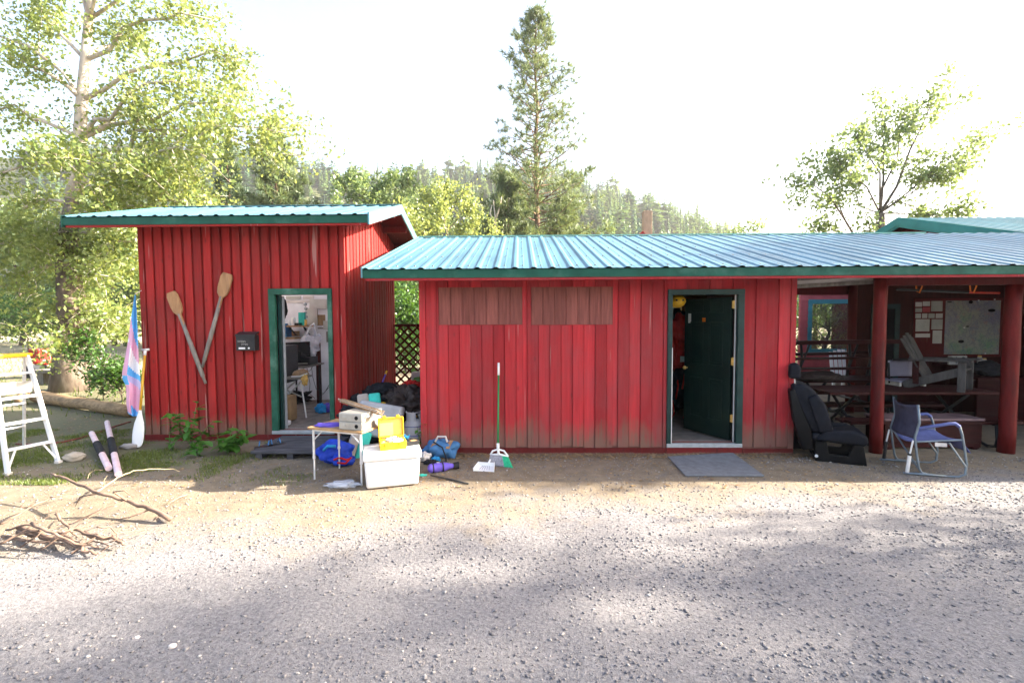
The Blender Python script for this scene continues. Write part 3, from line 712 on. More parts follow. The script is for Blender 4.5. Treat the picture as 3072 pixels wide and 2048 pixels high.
# green wall of trees behind the left yard
for i, (px, Y, H, R) in enumerate([(-260, 33, 10, 4.2), (-90, 36, 11, 4.2), (60, 34, 9, 3.8), (200, 38, 10.5, 4.2), (340, 33, 8.5, 3.6), (470, 37, 10, 4), (590, 32, 8.5, 3.6), (-420, 36, 12, 4.5), (930, 36, 7.5, 3.2), (1230, 42, 8.5, 3.4)]):
    decid('edge_tree', ['far left tree at the picture edge, left of the leaning trunk', 'tree second from the left edge beyond the yard', 'tree seen directly above the stepladder beyond the yard', 'tree directly behind the leaning trunk beyond the yard', 'tree between the leaning trunk and the flag beyond the yard', 'tree rising behind the left end of the left shed', 'tree behind the middle of the left shed', 'outermost tree beyond the left picture edge', 'low tree behind the right part of the left shed roof', 'tree seen through the gap above the lattice'][i], at(px, Y), H, R, 40 + i, 6500, 0.27, 0.18, first=0.08, group='trees in the row beyond the left yard', up=0.15)
for i, (px, Y, H, R) in enumerate([(80, 27, 2.6, 2.4), (300, 28, 2.2, 2.2), (-140, 27, 2.4, 2.4), (500, 29, 2.8, 2.2), (1215, 16, 2.4, 1.1), (1150, 19, 3.2, 1.5), (1250, 21, 3.6, 1.6)]):
    decid('bush', ['low bush beyond the yard above the stepladder', 'low bush beyond the yard right of the leaning trunk', 'low bush beyond the yard at the left picture edge', 'low bush hidden beyond the left shed', 'nearest low bush right behind the lattice', 'middle bush behind the lattice between the sheds', 'tallest bush behind the lattice between the sheds'][i], at(px, Y), H, R, 60 + i, 2600, 0.15, 0.04, 'leaf_low', first=0.05, nl=12, group='bushes along the far edge of the yard' if i < 4 else 'bushes behind the lattice', up=0.5)['category'] = 'bush'
# shrubs at the foot of the cottonwood
for i, (px, Y, H, R, lab) in enumerate([(300, 10.6, 1.0, 0.55, 'leafy green shrub right of the tall leaning trunk'), (355, 10.3, 0.7, 0.5, 'low nettle clump between the trunk and the hanging flag'), (262, 11.0, 1.7, 0.5, 'taller shoots growing against the tall leaning trunk')]):
    decid('shrub', lab, at(px, Y), H, R, 70 + i, 1300, 0.075, 0.012, 'leaf_low', first=0.05, nl=14, sig=0.07, up=0.8)['category'] = 'shrub'
# right hand tree: fan of stems
def right_tree():
    rs = np.random.RandomState(77); Y = 19.0; base = at(2640, Y)
    root = thing('spreading_tree', 'spreading sunlit tree behind the green roofed house at right', 'tree', base); mb = MB(); limbs = []
    k0 = np.array(base) - np.array((0, 0, .1)); fork = np.array(P(2640, 640, Y)); mb.tube([tuple(k0), tuple((k0 + fork) / 2 + np.array((.1, 0, 0))), tuple(fork)], [0.26, 0.2, 0.15], 8)
    for pts, r in [([(2640, 640), (2690, 560), (2730, 450), (2775, 360), (2810, 265)], .08), ([(2640, 640), (2650, 540), (2650, 430), (2645, 310)], .08), ([(2640, 640), (2640, 520), (2600, 460), (2560, 400)], .06), ([(2640, 640), (2720, 580), (2790, 520), (2830, 480), (2930, 420), (2980, 395)], .05),
                   ([(2640, 640), (2700, 600), (2780, 550), (2850, 515), (2900, 505)], .045), ([(2570, 720), (2535, 660), (2490, 590), (2440, 555), (2380, 545)], .06), ([(2535, 660), (2515, 610), (2520, 560), (2490, 480)], .04), ([(2640, 640), (2600, 560), (2560, 530), (2500, 470)], .05), ([(2650, 560), (2690, 480), (2700, 400), (2715, 330)], .05),
                   ([(2640, 640), (2720, 640), (2800, 645), (2880, 630)], .05), ([(2640, 640), (2580, 620), (2560, 560)], .04), ([(2570, 720), (2500, 690), (2430, 680)], .04), ([(2640, 640), (2680, 600), (2740, 620), (2800, 650)], .04), ([(2570, 720), (2610, 690), (2600, 640)], .05)]:
        d = rs.normal(0, 0.8); q = [np.array(P(px, py, Y + d * i / len(pts))) for i, (px, py) in enumerate(pts)]
        add_limb(mb, q, r * .75, 0.010, 6); limbs.append((np.linalg.norm(q[-1] - q[0]), q))
    mb.tube([tuple(np.array(at(2575, Y, -.1))), tuple(np.array(P(2570, 720, Y)))], [.16, .1], 7)
    cs = leafy(limbs, rs, 9500, 9, 0.28, 0.20, 0.3, mb, 0.012, 0.15, 7)
    mb.build('trunk', M['bark'], root, smooth=True); np_mesh('crown', leaf_cloud(cs, 0.145, rs, jit=.5), 4, M['leaf_mid'], root, base)
right_tree()
# bare snag
mb = MB(); b0 = at(1492, 26)
for pts in ([(1494, 760), (1486, 660), (1480, 600)], [(1486, 660), (1500, 620), (1505, 590)], [(1488, 680), (1470, 640), (1476, 615)]):
    mb.tube([P(a, b, 26) for a, b in pts], [0.07, 0.045, 0.015], 6)
mb.tube([b0 - V(0, 0, .1), P(1494, 760, 26)], [0.1, 0.07], 6)
mb.build('dead_tree', M['bark_pale'], smooth=True, label='bare grey dead tree showing just above the long roof', cat='tree')
# shade trees standing to the right of the picture; they throw the dappled shade over the drive
decid('yard_tree', 'very tall leafy tree far out along the drive to the right', (28.0, 3.5, 0), 21.5, 3.9, 81, 21000, 0.3, 0.30, first=0.30, nl=34, sig=0.42)
decid('yard_tree', 'leafy tree close to the right end of the porch roof', (13.0, 8.0, 0), 7.8, 1.6, 82, 5500, 0.16, 0.18, first=0.42, nl=20, sig=0.25)
decid('yard_tree', 'small leafy tree at the right edge of the drive', (12.0, 4.75, 0), 5.4, 1.35, 83, 1900, 0.10, 0.16, first=0.25, nl=16, sig=0.22)

for i, (x, y, H, R, lab) in enumerate([(7.5, -13, 8, 3.6, 'sunlit leafy tree standing behind the viewer, left of two'), (13.5, -15, 9.5, 3.8, 'sunlit leafy tree standing behind the viewer, right of two')]):
    decid('yard_tree', lab, (x, y, 0), H, R, 90 + i, 5000, .2, .24, 'leaf_big', first=.12, sig=.3)

decid('reflection_shrub', 'golden green shrub behind the pink wall window, added in place of a tree reflection', (9.25, 14.3, 0), 2.35, .85, 95, 3600, .04, .10, 'leaf_big', first=.2, sig=.1)  # shrub stands in for the trees reflected in the window pane
for i, (x, y, H, R, lab) in enumerate([(9.75, 15.6, 2.9, .9, 'dark green bush right behind the golden shrub, added in place of the window reflection'), (8.9, 16.6, 3.2, 1.2, 'dark green bush left behind the golden shrub, added in place of the window reflection'), (7.45, 13.9, 2.6, .8, 'green bush at the left edge of the pink wall')]):  # first two bushes are also added to imitate the window reflection
    decid('bush', lab, (x, y, 0), H, R, 97 + i, 3600, .06, .13, 'leaf_low', first=.05, up=.3, sig=.12)['category'] = 'bush'
# ------------------------------------------------------------------ buildings
def board_wall(parent, axis, a0, a1, pitch, bw, plane, out, proud, z0, ztop, openings, mat, jit=0.003, zj=0.0, bevel=0.006, name='board', alt=0.0):
    n = max(1, round((a1 - a0) / pitch)); pitch = (a1 - a0) / n; rr = random.Random(int(plane * 100) + n)
    for i in range(n):
        c = a0 + (i + .5) * pitch; b0, b1 = c - bw / 2, c + bw / 2
        pr = proud + rr.uniform(-jit, jit) + (alt if i % 2 else 0)
        cuts = [b0, b1]
        for o in openings:
            for e in o[:2]:
                if b0 + .01 < e < b1 - .01: cuts.append(e)
        cuts.sort()
        for s0, s1 in zip(cuts[:-1], cuts[1:]):
            zs = [(z0 + rr.uniform(-zj, zj), None)]; m = (s0 + s1) / 2
            for o in openings:
                if o[0] < m < o[1]:
                    nz = []
                    for lo, hi in zs:
                        if hi is None or hi > o[2]:
                            if o[2] > lo + .02: nz.append((lo, o[2]))
                            nz.append((o[3], hi))
                        else: nz.append((lo, hi))
                    zs = nz
            for lo, hi in zs:
                t0, t1 = (ztop(s0), ztop(s1)) if hi is None else (hi, hi)
                if max(t0, t1) - lo < .02: continue
                p0, p1 = (plane, plane + out * pr)
                if axis == 'X': vs = [(s0, p0, lo), (s1, p0, lo), (s1, p1, lo), (s0, p1, lo), (s0, p0, t0), (s1, p0, t1), (s1, p1, t1), (s0, p1, t0)]
                else: vs = [(p0, s0, lo), (p0, s1, lo), (p1, s1, lo), (p1, s0, lo), (p0, s0, t0), (p0, s1, t1), (p1, s1, t1), (p1, s0, t0)]
                mb = MB(); mb.add(vs, [(0, 1, 2, 3), (7, 6, 5, 4), (0, 4, 5, 1), (1, 5, 6, 2), (2, 6, 7, 3), (3, 7, 4, 0)])
                o = mb.build(name, mat, parent)
                bm = bmesh.new(); bm.from_mesh(o.data); bmesh.ops.recalc_face_normals(bm, faces=bm.faces); bm.to_mesh(o.data); bm.free()
                d = o.modifiers.new('b', 'BEVEL'); d.width = bevel; d.segments = 2; d.limit_method = 'ANGLE'

def roof_panels(parent, x0, x1, ye, ze, yr, zr, mat, pitch=0.2286, per=4, h=0.017):
    """ribbed metal sheets running from eave to ridge; each sheet is a part"""
    n = round((x1 - x0) / (pitch * per)); wd = (x1 - x0) / n; p = wd / per
    d = Vector((0, yr - ye, zr - ze)); nrm = Vector((1, 0, 0)).cross(d.normalized()).normalized()
    first = None
    prof = []
    for k in range(per):
        b = k * p
        prof += [(b, 0), (b + p * .12, h), (b + p * .26, h), (b + p * .38, 0), (b + p * .58, 0), (b + p * .60, h * .16), (b + p * .66, h * .16), (b + p * .68, 0)]
    prof.append((wd, 0))
    for i in range(n):
        if first is None:
            mb = MB(); k = len(prof); NV = 6; vs = []; fs = []
            for j in range(NV + 1):
                for x, z in prof: vs.append(Vector((x0 + x, ye, ze)) + d * (j / NV) + nrm * z)
            for j in range(NV):
                for a in range(k - 1): fs.append((j * k + a, j * k + a + 1, (j + 1) * k + a + 1, (j + 1) * k + a))
            mb.add(vs, fs); first = mb.build('roof_panel', mat, parent); c0 = WL[first.name].copy()
        else:
            inst(first, c0 + V(i * wd, 0, 0.0012 * (i % 2)), parent)
def slope_box(mb, x0, x1, y0, z0, y1, z1, t, mi=0):
    """slab whose top runs from (y0,z0) to (y1,z1), t thick"""
    vs = [(x0, y0, z0 - t), (x1, y0, z0 - t), (x1, y1, z1 - t), (x0, y1, z1 - t), (x0, y0, z0), (x1, y0, z0), (x1, y1, z1), (x0, y1, z1)]
    mb.add(vs, [(0, 3, 2, 1), (4, 5, 6, 7), (0, 1, 5, 4), (1, 2, 6, 5), (2, 3, 7, 6), (3, 0, 4, 7)], mi)

# ---------------- left shed
LX0, LX1, LY0, LY1 = -5.64, -2.61, 6.90, 9.66
shed = thing('left_shed', 'narrow red board shed with green framed open doorway at left', 'shed', ((LX0 + LX1) / 2, LY0, 0))
REY, REZ, RRY, RRZ, RBY = 6.50, 3.27, 8.30, 3.81, 10.10
def lroof(y): return (REZ + (RRZ - REZ) * (y - REY) / (RRY - REY) if y < RRY else RRZ - (RRZ - REZ) * (y - RRY) / (RRY - REY)) - 0.07
DO = (P(832, 1000, LY0).x, P(988, 1000, LY0).x, 0.165, P(900, 884, LY0).z)       # clear opening
FR = (P(813, 1000, LY0).x, P(1001, 1000, LY0).x, 0.11, P(900, 866, LY0).z)       # outer frame
mb = MB()      # wall shell behind the boards, with real thickness
T = 0.09
def wall_x(mb, x0, x1, y, z0, z1, ops, t=T, mi=0):
    xs_ = [x0]
    for a, b, c, d in ops:
        mb.box((xs_[-1], y, z0), (a, y + t, z1), mi); mb.box((a, y, d), (b, y + t, z1), mi)
        if c > z0 + .01: mb.box((a, y, z0), (b, y + t, c), mi)
        xs_.append(b)
    mb.box((xs_[-1], y, z0), (x1, y + t, z1), mi)
wall_x(mb, LX0, LX1, LY0, 0.0, lroof(LY0), [DO])
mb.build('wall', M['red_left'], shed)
mb = MB()
for x in (LX0, LX1 - T):
    ys_ = [LY0 + T, RRY, LY1]
    for a, b in zip(ys_[:-1], ys_[1:]):
        if x == LX0:   # unseen window opening added in the left wall to brighten the room
            if a < 7.5:
                for (p, q, z0, z1) in [(a, 7.1, 0, None), (7.1, RRY, 0, .8), (7.1, RRY, 2.4, None)]:
                    zz = (lroof(p), lroof(q)) if z1 is None else (z1, z1)
                    mb.add([(x, p, z0), (x + T, p, z0), (x + T, q, z0), (x, q, z0), (x, p, zz[0]), (x + T, p, zz[0]), (x + T, q, zz[1]), (x, q, zz[1])], [(0, 3, 2, 1), (4, 5, 6, 7), (0, 1, 5, 4), (1, 2, 6, 5), (2, 3, 7, 6), (3, 0, 4, 7)])
                continue
        mb.add([(x, a, 0), (x + T, a, 0), (x + T, b, 0), (x, b, 0), (x, a, lroof(a)), (x + T, a, lroof(a)), (x + T, b, lroof(b)), (x, b, lroof(b))], [(0, 3, 2, 1), (4, 5, 6, 7), (0, 1, 5, 4), (1, 2, 6, 5), (2, 3, 7, 6), (3, 0, 4, 7)])
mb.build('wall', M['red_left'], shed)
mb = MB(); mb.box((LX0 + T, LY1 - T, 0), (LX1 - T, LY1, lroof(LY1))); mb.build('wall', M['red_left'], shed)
# white lining boards inside: back wall made of patchwork panels
mb = MB(); mb.box((LX0 + T, LY1 - T - .02, 0.16), (LX1 - T, LY1 - T, 3.0)); lin = mb.build('lining', M['white_wall'], shed)
mb = MB(); mb.box((LX1 - T - .02, LY0 + T, .16), (LX1 - T, LY1 - T - .02, 2.9)); mb.build('lining', M['white_wall'], shed)
mb = MB()  # left and front linings, out of view, added to brighten the room
for lo, hi in (((LY0 + T, .16), (7.1, 3.0)), ((RRY, .16), (LY1 - T - .021, 3.0)), ((7.1, .16), (RRY, .8)), ((7.1, 2.4), (RRY, 3.0))): mb.box((LX0 + T, lo[0], lo[1]), (LX0 + T + .015, hi[0], hi[1]))
mb.build('lining', M['white_wall'], shed)
mb = MB(); mb.box((LX0 + T + .016, LY0 + T, .16), (DO[0] - .01, LY0 + T + .015, 3.0)); mb.box((DO[1] + .01, LY0 + T, .16), (LX1 - T - .021, LY0 + T + .015, 3.0)); mb.box((DO[0] - .01, LY0 + T, DO[3] + .01), (DO[1] + .01, LY0 + T + .015, 3.0)); mb.build('lining', M['white_wall'], shed)
mb = MB(); mb.box((LX0 + T, LY0 + T, 0.10), (LX1 - T, LY1 - T, 0.16)); mb.build('floor', M['floor'], shed)
rr = random.Random(4); yb = LY1 - T - .02
for (px, py, w_, h_, col) in [(880, 893, .30, .07, 'paper'), (925, 893, .22, .08, 'offwhite'), (941, 935, .16, .24, 'cardboard'), (963, 960, .17, .22, 'old_wood'), (885, 905, .62, .05, 'offwhite'), (868, 1000, .42, .10, 'old_wood'), (985, 975, .2, .18, 'paper2'), (955, 912, .35, .2, 'paper2'), (985, 1010, .07, .22, 'grey_wood'), (975, 984, .3, .03, 'grey_wood'), (935, 950, .24, .34, 'paper2')]:
    p = P(px, py, yb - .012); mb = MB(); mb.box((p.x - w_ / 2, yb - rr.uniform(.012, .03), p.z - h_ / 2), (p.x + w_ / 2, yb - .001, p.z + h_ / 2)); mb.build('wall_panel', M[col], shed)
# siding
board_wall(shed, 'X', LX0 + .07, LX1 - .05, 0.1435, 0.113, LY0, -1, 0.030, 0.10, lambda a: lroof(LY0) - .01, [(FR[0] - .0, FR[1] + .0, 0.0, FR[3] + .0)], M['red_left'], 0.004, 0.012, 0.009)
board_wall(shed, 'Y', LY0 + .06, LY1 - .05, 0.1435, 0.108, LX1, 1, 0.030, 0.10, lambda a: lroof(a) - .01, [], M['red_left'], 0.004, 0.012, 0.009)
mb = MB(); mb.box((LX0 - .01, LY0 - .033, .02), (LX0 + .065, LY0 - .001, lroof(LY0) - .02)); mb.build('corner_board', M['red_left'], shed, bevel=.004)
mb = MB(); mb.box((LX1 - .04, LY0 - .036, .06), (LX1 + .034, LY0 - .001, lroof(LY0) - .03)); mb.build('corner_board', M['red_left'], shed, bevel=.004)
mb = MB(); mb.box((LX0 - .02, LY0 - .045, -.02), (LX1 + .04, LY0 - .034, .105)); mb.build('base_board', M['red_base'], shed)
# door frame
mb = MB(); y0, y1 = LY0 - .055, LY0 + .10
mb.box((FR[0], y0, FR[2]), (DO[0], y1, FR[3] - (FR[3] - DO[3]))); mb.box((DO[1], y0, FR[2]), (FR[1], y1, DO[3])); mb.box((FR[0], y0 - .003, DO[3]), (FR[1], y1, FR[3]))
fr = mb.build('door_frame', M['green_frame'], shed, bevel=.004)
mb = MB(); mb.box((DO[0], LY0 + .03, DO[2]), (DO[0] + .045, LY0 + .07, DO[3])); mb.build('door_stop', M['dark_green'], fr)
mb = MB(); mb.box((DO[0] + .045, LY0 + .072, DO[2]), (DO[0] + .062, LY0 + .115, DO[3] - .02)); mb.build('edge_strip', M['sill'], fr)
mb = MB(); mb.box((FR[0], LY0 - .06, .115), (FR[1], LY0 + .12, .164)); mb.build('sill', M['sill'], shed, bevel=.004)
# roof
RX0, RX1 = -6.40, -2.10
roof_panels(shed, RX0, RX1, REY - .02, REZ, RRY, RRZ, M['roof'])
SKX0, SKX1, SKA, SKB = -5.4, -2.9, 8.36, 9.6       # unseen clear panel added in the rear slope to light the room
def lz_(y): return RRZ - (RRZ - REZ) * (y - RRY) / (RBY - RRY)
mb = MB()
for (x0, x1, ya, yb_) in ((RX0, SKX0, RRY + .002, RBY), (SKX1, RX1, RRY + .002, RBY), (SKX0, SKX1, RRY + .002, SKA), (SKX0, SKX1, SKB, RBY)): slope_box(mb, x0, x1, ya, lz_(ya), yb_, lz_(yb_), .012)
mb.build('back_roof', M['roof'], shed)
mb = MB(); slope_box(mb, SKX0, SKX1, SKA, lz_(SKA) + .004, SKB, lz_(SKB) + .004, .006); mb.build('added_skylight', M['clear_panel'], shed)
mb = MB(); slope_box(mb, RX0 + .02, RX1 - .03, REY + .04, REZ - .015, RRY, RRZ - .025, .03)
for (x0, x1, ya, yb_) in ((RX0 + .02, SKX0, RRY + .001, RBY - .03), (SKX1, RX1 - .03, RRY + .001, RBY - .03), (SKX0, SKX1, RRY + .001, SKA), (SKX0, SKX1, SKB, RBY - .03)): slope_box(mb, x0, x1, ya, lz_(ya) - .025, yb_, lz_(yb_) - .025, .03)
mb.build('roof_deck', M['soffit'], shed)
mb = MB(); slope_box(mb, LX0 + T, LX1 - T, LY0 + T, lroof(LY0 + T) - .01, RRY, lroof(RRY) - .01, .015)
for (x0, x1, ya, yb_) in ((LX0 + T, SKX0, RRY + .001, LY1 - T - .02), (SKX1, LX1 - T, RRY + .001, LY1 - T - .02), (SKX0, SKX1, RRY + .001, SKA)): slope_box(mb, x0, x1, ya, lroof(ya) - .01, yb_, lroof(yb_) - .01, .015)
mb.build('ceiling', M['white_wall'], shed)  # unseen white ceiling added to keep the red deck from tinting the light
mb = MB(); mb.box((RX0, REY, REZ - .112), (RX1 - .005, REY + .03, REZ - .006)); mb.build('fascia', M['green_trim'], shed, bevel=.003)
mb = MB(); mb.box((RX0 + .03, REY + .012, REZ - .140), (RX1 - .02, REY + .045, REZ - .113)); mb.build('sub_fascia', M['red_left'], shed)
for (a, za, b, zb) in ((REY - .01, REZ + .028, RRY, RRZ + .028), (RRY + .001, RRZ + .028, RBY + .02, REZ + .028)):
    mb = MB(); slope_box(mb, RX1, RX1 + .022, a, za, b, zb, .165); mb.build('rake_trim', M['roof_trim'], shed)
    mb = MB(); slope_box(mb, RX1 - .05, RX1 - .002, a + .05, za - .06, b, zb - .06, .11); mb.build('rake_board', M['soffit'], shed)
mb = MB(); slope_box(mb, RX0 - .02, RX0, REY - .01, REZ + .02, RRY, RRZ + .02, .16); mb.build('rake_trim', M['green_trim'], shed)
for y in (7.3, 8.1, 8.9, 9.6):       # purlins carrying the overhang
    z = lroof(y) - .0; mb = MB(); mb.box((LX1 - .05, y - .03, z - .11), (RX1 - .052, y + .03, z + .005)); mb.build('purlin', M['soffit'], shed)
mb = MB(); mb.box((RX0 + .2, RRY - .06, RRZ + .012), (RX1, RRY + .06, RRZ + .022)); mb.build('ridge_cap', M['roof_trim'], shed)

# ---------------- long shed with porch
WX0, WX1, WY, WB = P(1266, 1100, 6.25).x, P(2376, 1100, 6.25).x, 6.25, 9.0
EY_, EZ_, SL = 5.80, 2.446, 0.285
GY, GZ = 9.14, 2.446 + 0.285 * 3.34
PX0, PX1 = -1.955, 11.0
def mroof(y): return EZ_ + SL * (y - EY_) - .05
main = thing('long_shed', 'long low red shed with ribbed metal roof reaching over an open porch', 'shed', (1.2, WY, 0))
D2 = (P(2013, 1100, WY).x, P(2207, 1100, WY).x, 0.145, P(2100, 884, WY).z); F2 = (P(1999, 1100, WY).x, P(2226, 1100, WY).x, .09, P(2100, 868, WY).z)
S1 = (P(1316, 900, WY).x, P(1567, 900, WY).x, P(1440, 974, WY).z, P(1440, 862, WY).z); S2 = (P(1593, 900, WY).x, P(1838, 900, WY).x, P(1700, 974, WY).z, P(1700, 861, WY).z)
mb = MB(); wall_x(mb, WX0, WX1, WY, 0, mroof(WY), [D2]); mb.build('wall', M['red'], main)
mb = MB()
for x, ops in ((WX0, []), (WX1 - T, [])):
    mb.add([(x, WY + T, 0), (x + T, WY + T, 0), (x + T, WB, 0), (x, WB, 0), (x, WY + T, mroof(WY + T)), (x + T, WY + T, mroof(WY + T)), (x + T, WB, mroof(WB)), (x, WB, mroof(WB))], [(0, 3, 2, 1), (4, 5, 6, 7), (0, 1, 5, 4), (1, 2, 6, 5), (2, 3, 7, 6), (3, 0, 4, 7)])
mb.build('wall', M['red_dark'], main)
bw0 = P(2000, 940, WB - T).x
mb = MB(); wall_x(mb, WX0 + T, WX1 - T, WB - T, 0, mroof(WB) - .03, [(P(2012, 940, WB).x - .05, P(2034, 940, WB).x + .05, P(2020, 955, WB).z - .02, P(2020, 905, WB).z)]); mb.build('wall', M['plywood'], main)
mb = MB(); mb.box((WX0 + T, WY + T, .08), (WX1 - T, WB - T, .14)); mb.build('floor', M['floor'], main)
board_wall(main, 'X', WX0 + .06, WX1 - .05, 0.150, 0.146, WY, -1, 0.016, 0.085, lambda a: 2.5, [F2, S1, S2], M['red'], 0.002, 0.015, 0.004, alt=0.012)
mb = MB(); mb.box((WX0 - .02, WY - .04, .05), (WX0 + .06, WY - .001, 2.5)); mb.build('corner_board', M['red'], main, bevel=.004)
mb = MB(); mb.box((WX1 - .05, WY - .04, .03), (WX1 + .02, WY - .001, 2.5)); mb.build('corner_board', M['red'], main, bevel=.004)
mb = MB(); mb.box((WX0 - .01, WY - .052, -.02), (F2[0] - .01, WY - .041, .088)); mb.box((F2[1] + .01, WY - .050, -.02), (WX1 + .01, WY - .039, .075)); mb.build('base_board', M['red_base'], main)
mb = MB(); mb.box((F2[0], WY - .05, -.01), (F2[1], WY - .03, .09)); mb.build('base_board', M['red_base'], main)
for S in (S1, S2):
    b0 = mb = MB(); mb.box((S[0], WY - .012, S[2]), (S[1], WY - .001, S[3])); sh = mb.build('shutter', M['faded'], main, label='unpainted brown patch of boards high in the red wall')
    board_wall(sh, 'X', S[0] + .004, S[1] - .004, 0.150, 0.147, WY - .012, -1, 0.008, S[2], lambda a: S[3], [], M['faded'], 0.002, 0.0, 0.003, alt=0.008)
# door frame, door
mb = MB(); y0, y1 = WY - .05, WY + .10
mb.box((F2[0], y0, F2[2]), (D2[0], y1, D2[3])); mb.box((D2[1], y0, F2[2]), (F2[1], y1, D2[3])); mb.box((F2[0], y0 - .003, D2[3]), (F2[1], y1, F2[3]))
fr = mb.build('door_frame', M['dark_green'], main, bevel=.004)
mb = MB(); mb.box((D2[1] - .012, WY + .015, .15), (D2[1] - .002, WY + .035, D2[3])); mb.build('weather_strip', M['offwhite'], fr)
mb = MB(); mb.box((D2[0] - .006, WY - .054, .15), (D2[0] + .004, WY - .049, D2[3] - .7)); mb.build('worn_edge', M['offwhite'], fr)
mb = MB(); mb.box((F2[0], WY - .055, .091), (F2[1], WY + .12, .144)); mb.build('threshold', M['sill'], main, bevel=.004)
hx_, hy_ = D2[1] - .03, WY + .075; fx, fy = P(2057, 1000, 7.03).x, 7.03
dv = Vector((fx - hx_, fy - hy_, 0)); DL = dv.length; DM = frame((hx_, hy_, .165), dv)   # local x from hinge to free edge, local y ~ away
dz = D2[3] - .03 - .165
side = 1 if (DM.to_3x3() @ Vector((0, 1, 0))).dot(Vector((0, -6, 0)) - Vector((hx_, 0, 0))) > 0 else -1
mb = MB(); mb.box((0, -.022, 0), (DL, .022, dz), M=DM); door = mb.build('door', M['door_green'], main, bevel=.003)
for cx0, cx1 in ((.12, .36), (.47, .71)):
    for z0, z1 in ((.22, .80), (.98, 1.60), (1.72, 1.92)):
        s = DL / .83; a, b = cx0 * s, cx1 * s; yo = .022 * side
        mb = MB(); e = .02
        for (p, q, r_, t) in ((a, b, z0, z0 + e), (a, b, z1 - e, z1), (a, a + e, z0 + e, z1 - e), (b - e, b, z0 + e, z1 - e)):
            mb.box((p, min(yo, yo + .011 * side), r_), (q, max(yo, yo + .011 * side), t), M=DM)
        mb.box((a + .05, min(yo, yo + .006 * side), z0 + .05), (b - .05, max(yo, yo + .006 * side), z1 - .05), M=DM)
        mb.build('door_panel', M['door_green'], door, bevel=.004)
mb = MB(); mb.lathe([(.012, 0), (.012, .03), (.028, .045), (.03, .06), (.02, .075)], (0, 0, 0), 14, M=DM @ Matrix.Translation((DL - .06, .022 * side, .92)) @ Matrix.Rotation(R_(-90 * side), 4, 'X')); mb.build('knob', M['brass'], door, smooth=True)
mb = MB(); mb.box((DL - .12, min(.022 * side, .027 * side), 1.58), (DL - .07, max(.022 * side, .027 * side), 1.72), M=DM); mb.build('notice', M['paper2'], door)
mb = MB(); 
for dx, dz_ in ((0, 0), (.03, .0), (0, -.03), (.03, -.03)): mb.box((DL * .52 + dx, min(.022 * side, .028 * side), 1.63 + dz_), (DL * .52 + dx + .024, max(.022 * side, .028 * side), 1.655 + dz_), M=DM)
mb.build('orange_sticker', M['orange'], door)
for z in (.25, 1.02, 1.78):
    mb = MB(); mb.box((hx_ - .012, hy_ - .036, .165 + z), (hx_ + .026, hy_ - .026, .265 + z)); mb.tube([(hx_ + .01, hy_ - .04, .16 + z), (hx_ + .01, hy_ - .04, .27 + z)], .008, 8); mb.build('hinge', M['brass'], door, smooth=False)
# roof of the long shed
roof_panels(main, PX0, PX1, EY_ - .02, EZ_ - .006, GY, GZ, M['roof'])
mb = MB(); slope_box(mb, PX0, 9.6, GY + .002, GZ, GY + 1.6, GZ - 1.6 * SL, .012); mb.build('back_roof', M['roof'], main)
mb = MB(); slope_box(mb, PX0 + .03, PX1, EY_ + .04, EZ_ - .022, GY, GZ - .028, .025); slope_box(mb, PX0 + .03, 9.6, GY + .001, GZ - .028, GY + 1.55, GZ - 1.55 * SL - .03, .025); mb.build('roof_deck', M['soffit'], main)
mb = MB(); mb.box((PX0, EY_, EZ_ - .115), (PX1, EY_ + .03, EZ_ - .012)); mb.build('fascia', M['green_trim'], main, bevel=.003)
mb = MB(); mb.box((PX0 + .03, EY_ + .010, EZ_ - .145), (PX1, EY_ + .05, EZ_ - .116)); mb.build('sub_fascia', M['red'], main)
mb = MB(); slope_box(mb, PX0 - .018, PX0, EY_ - .01, EZ_ + .02, GY, GZ + .026, .13); mb.build('rake_trim', M['roof_trim'], main)
mb = MB(); mb.box((PX0, GY - .02, GZ + .012), (7.75, GY + .12, GZ + .034)); mb.build('ridge_cap', simple('ridge_green', (.20, .42, .36), .4, .12, 3, metal=.3), main)
for x in np.arange(PX0 + .4, 9.0, .61):
    if WX0 - .03 < x < WX1 and False: continue
    mb = MB(); slope_box(mb, x - .02, x + .02, EY_ + .06, EZ_ - .049, WB - .1, EZ_ - .049 + SL * (WB - .1 - EY_ - .06), .09); mb.build('rafter', M['soffit'], main)
mb = MB()
for x in np.arange(PX0 + .16, 8.6, .2286):
    for y in (5.95, 6.7, 7.5, 8.3, 9.0):
        z = EZ_ - .006 + SL * (y - EY_ + .02); mb.box((x - .011, y - .014, z - .004), (x + .011, y + .014, z + .012))
mb.build('roof_screws', M['grey_metal'], main, kind='stuff')
# porch frame
mb = MB(); mb.box((P(2645, 850, 6.25).x, 6.22, 2.235), (PX1, 6.36, 2.37)); mb.build('porch_beam', M['red_dark'], main, bevel=.006)
posts = []
for px, r_ in ((2634, .076), (3030, .088)):
    p = P(px, 1100, 6.29); mb = MB(); rr = random.Random(px)
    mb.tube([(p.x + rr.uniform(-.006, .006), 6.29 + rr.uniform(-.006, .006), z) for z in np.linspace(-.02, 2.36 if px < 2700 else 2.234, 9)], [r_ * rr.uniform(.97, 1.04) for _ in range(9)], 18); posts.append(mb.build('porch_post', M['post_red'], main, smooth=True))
xa, xb_ = P(2556, 1000, WB).x, 9.3
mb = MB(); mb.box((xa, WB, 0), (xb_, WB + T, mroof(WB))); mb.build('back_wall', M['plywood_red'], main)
mb = MB(); mb.box((xb_, 5.9, 0), (xb_ + T, WB + T, 2.45)); mb.build('added_end_wall', M['plywood_red'], main)  # added wall, mostly out of frame, keeps the low sun out of the porch
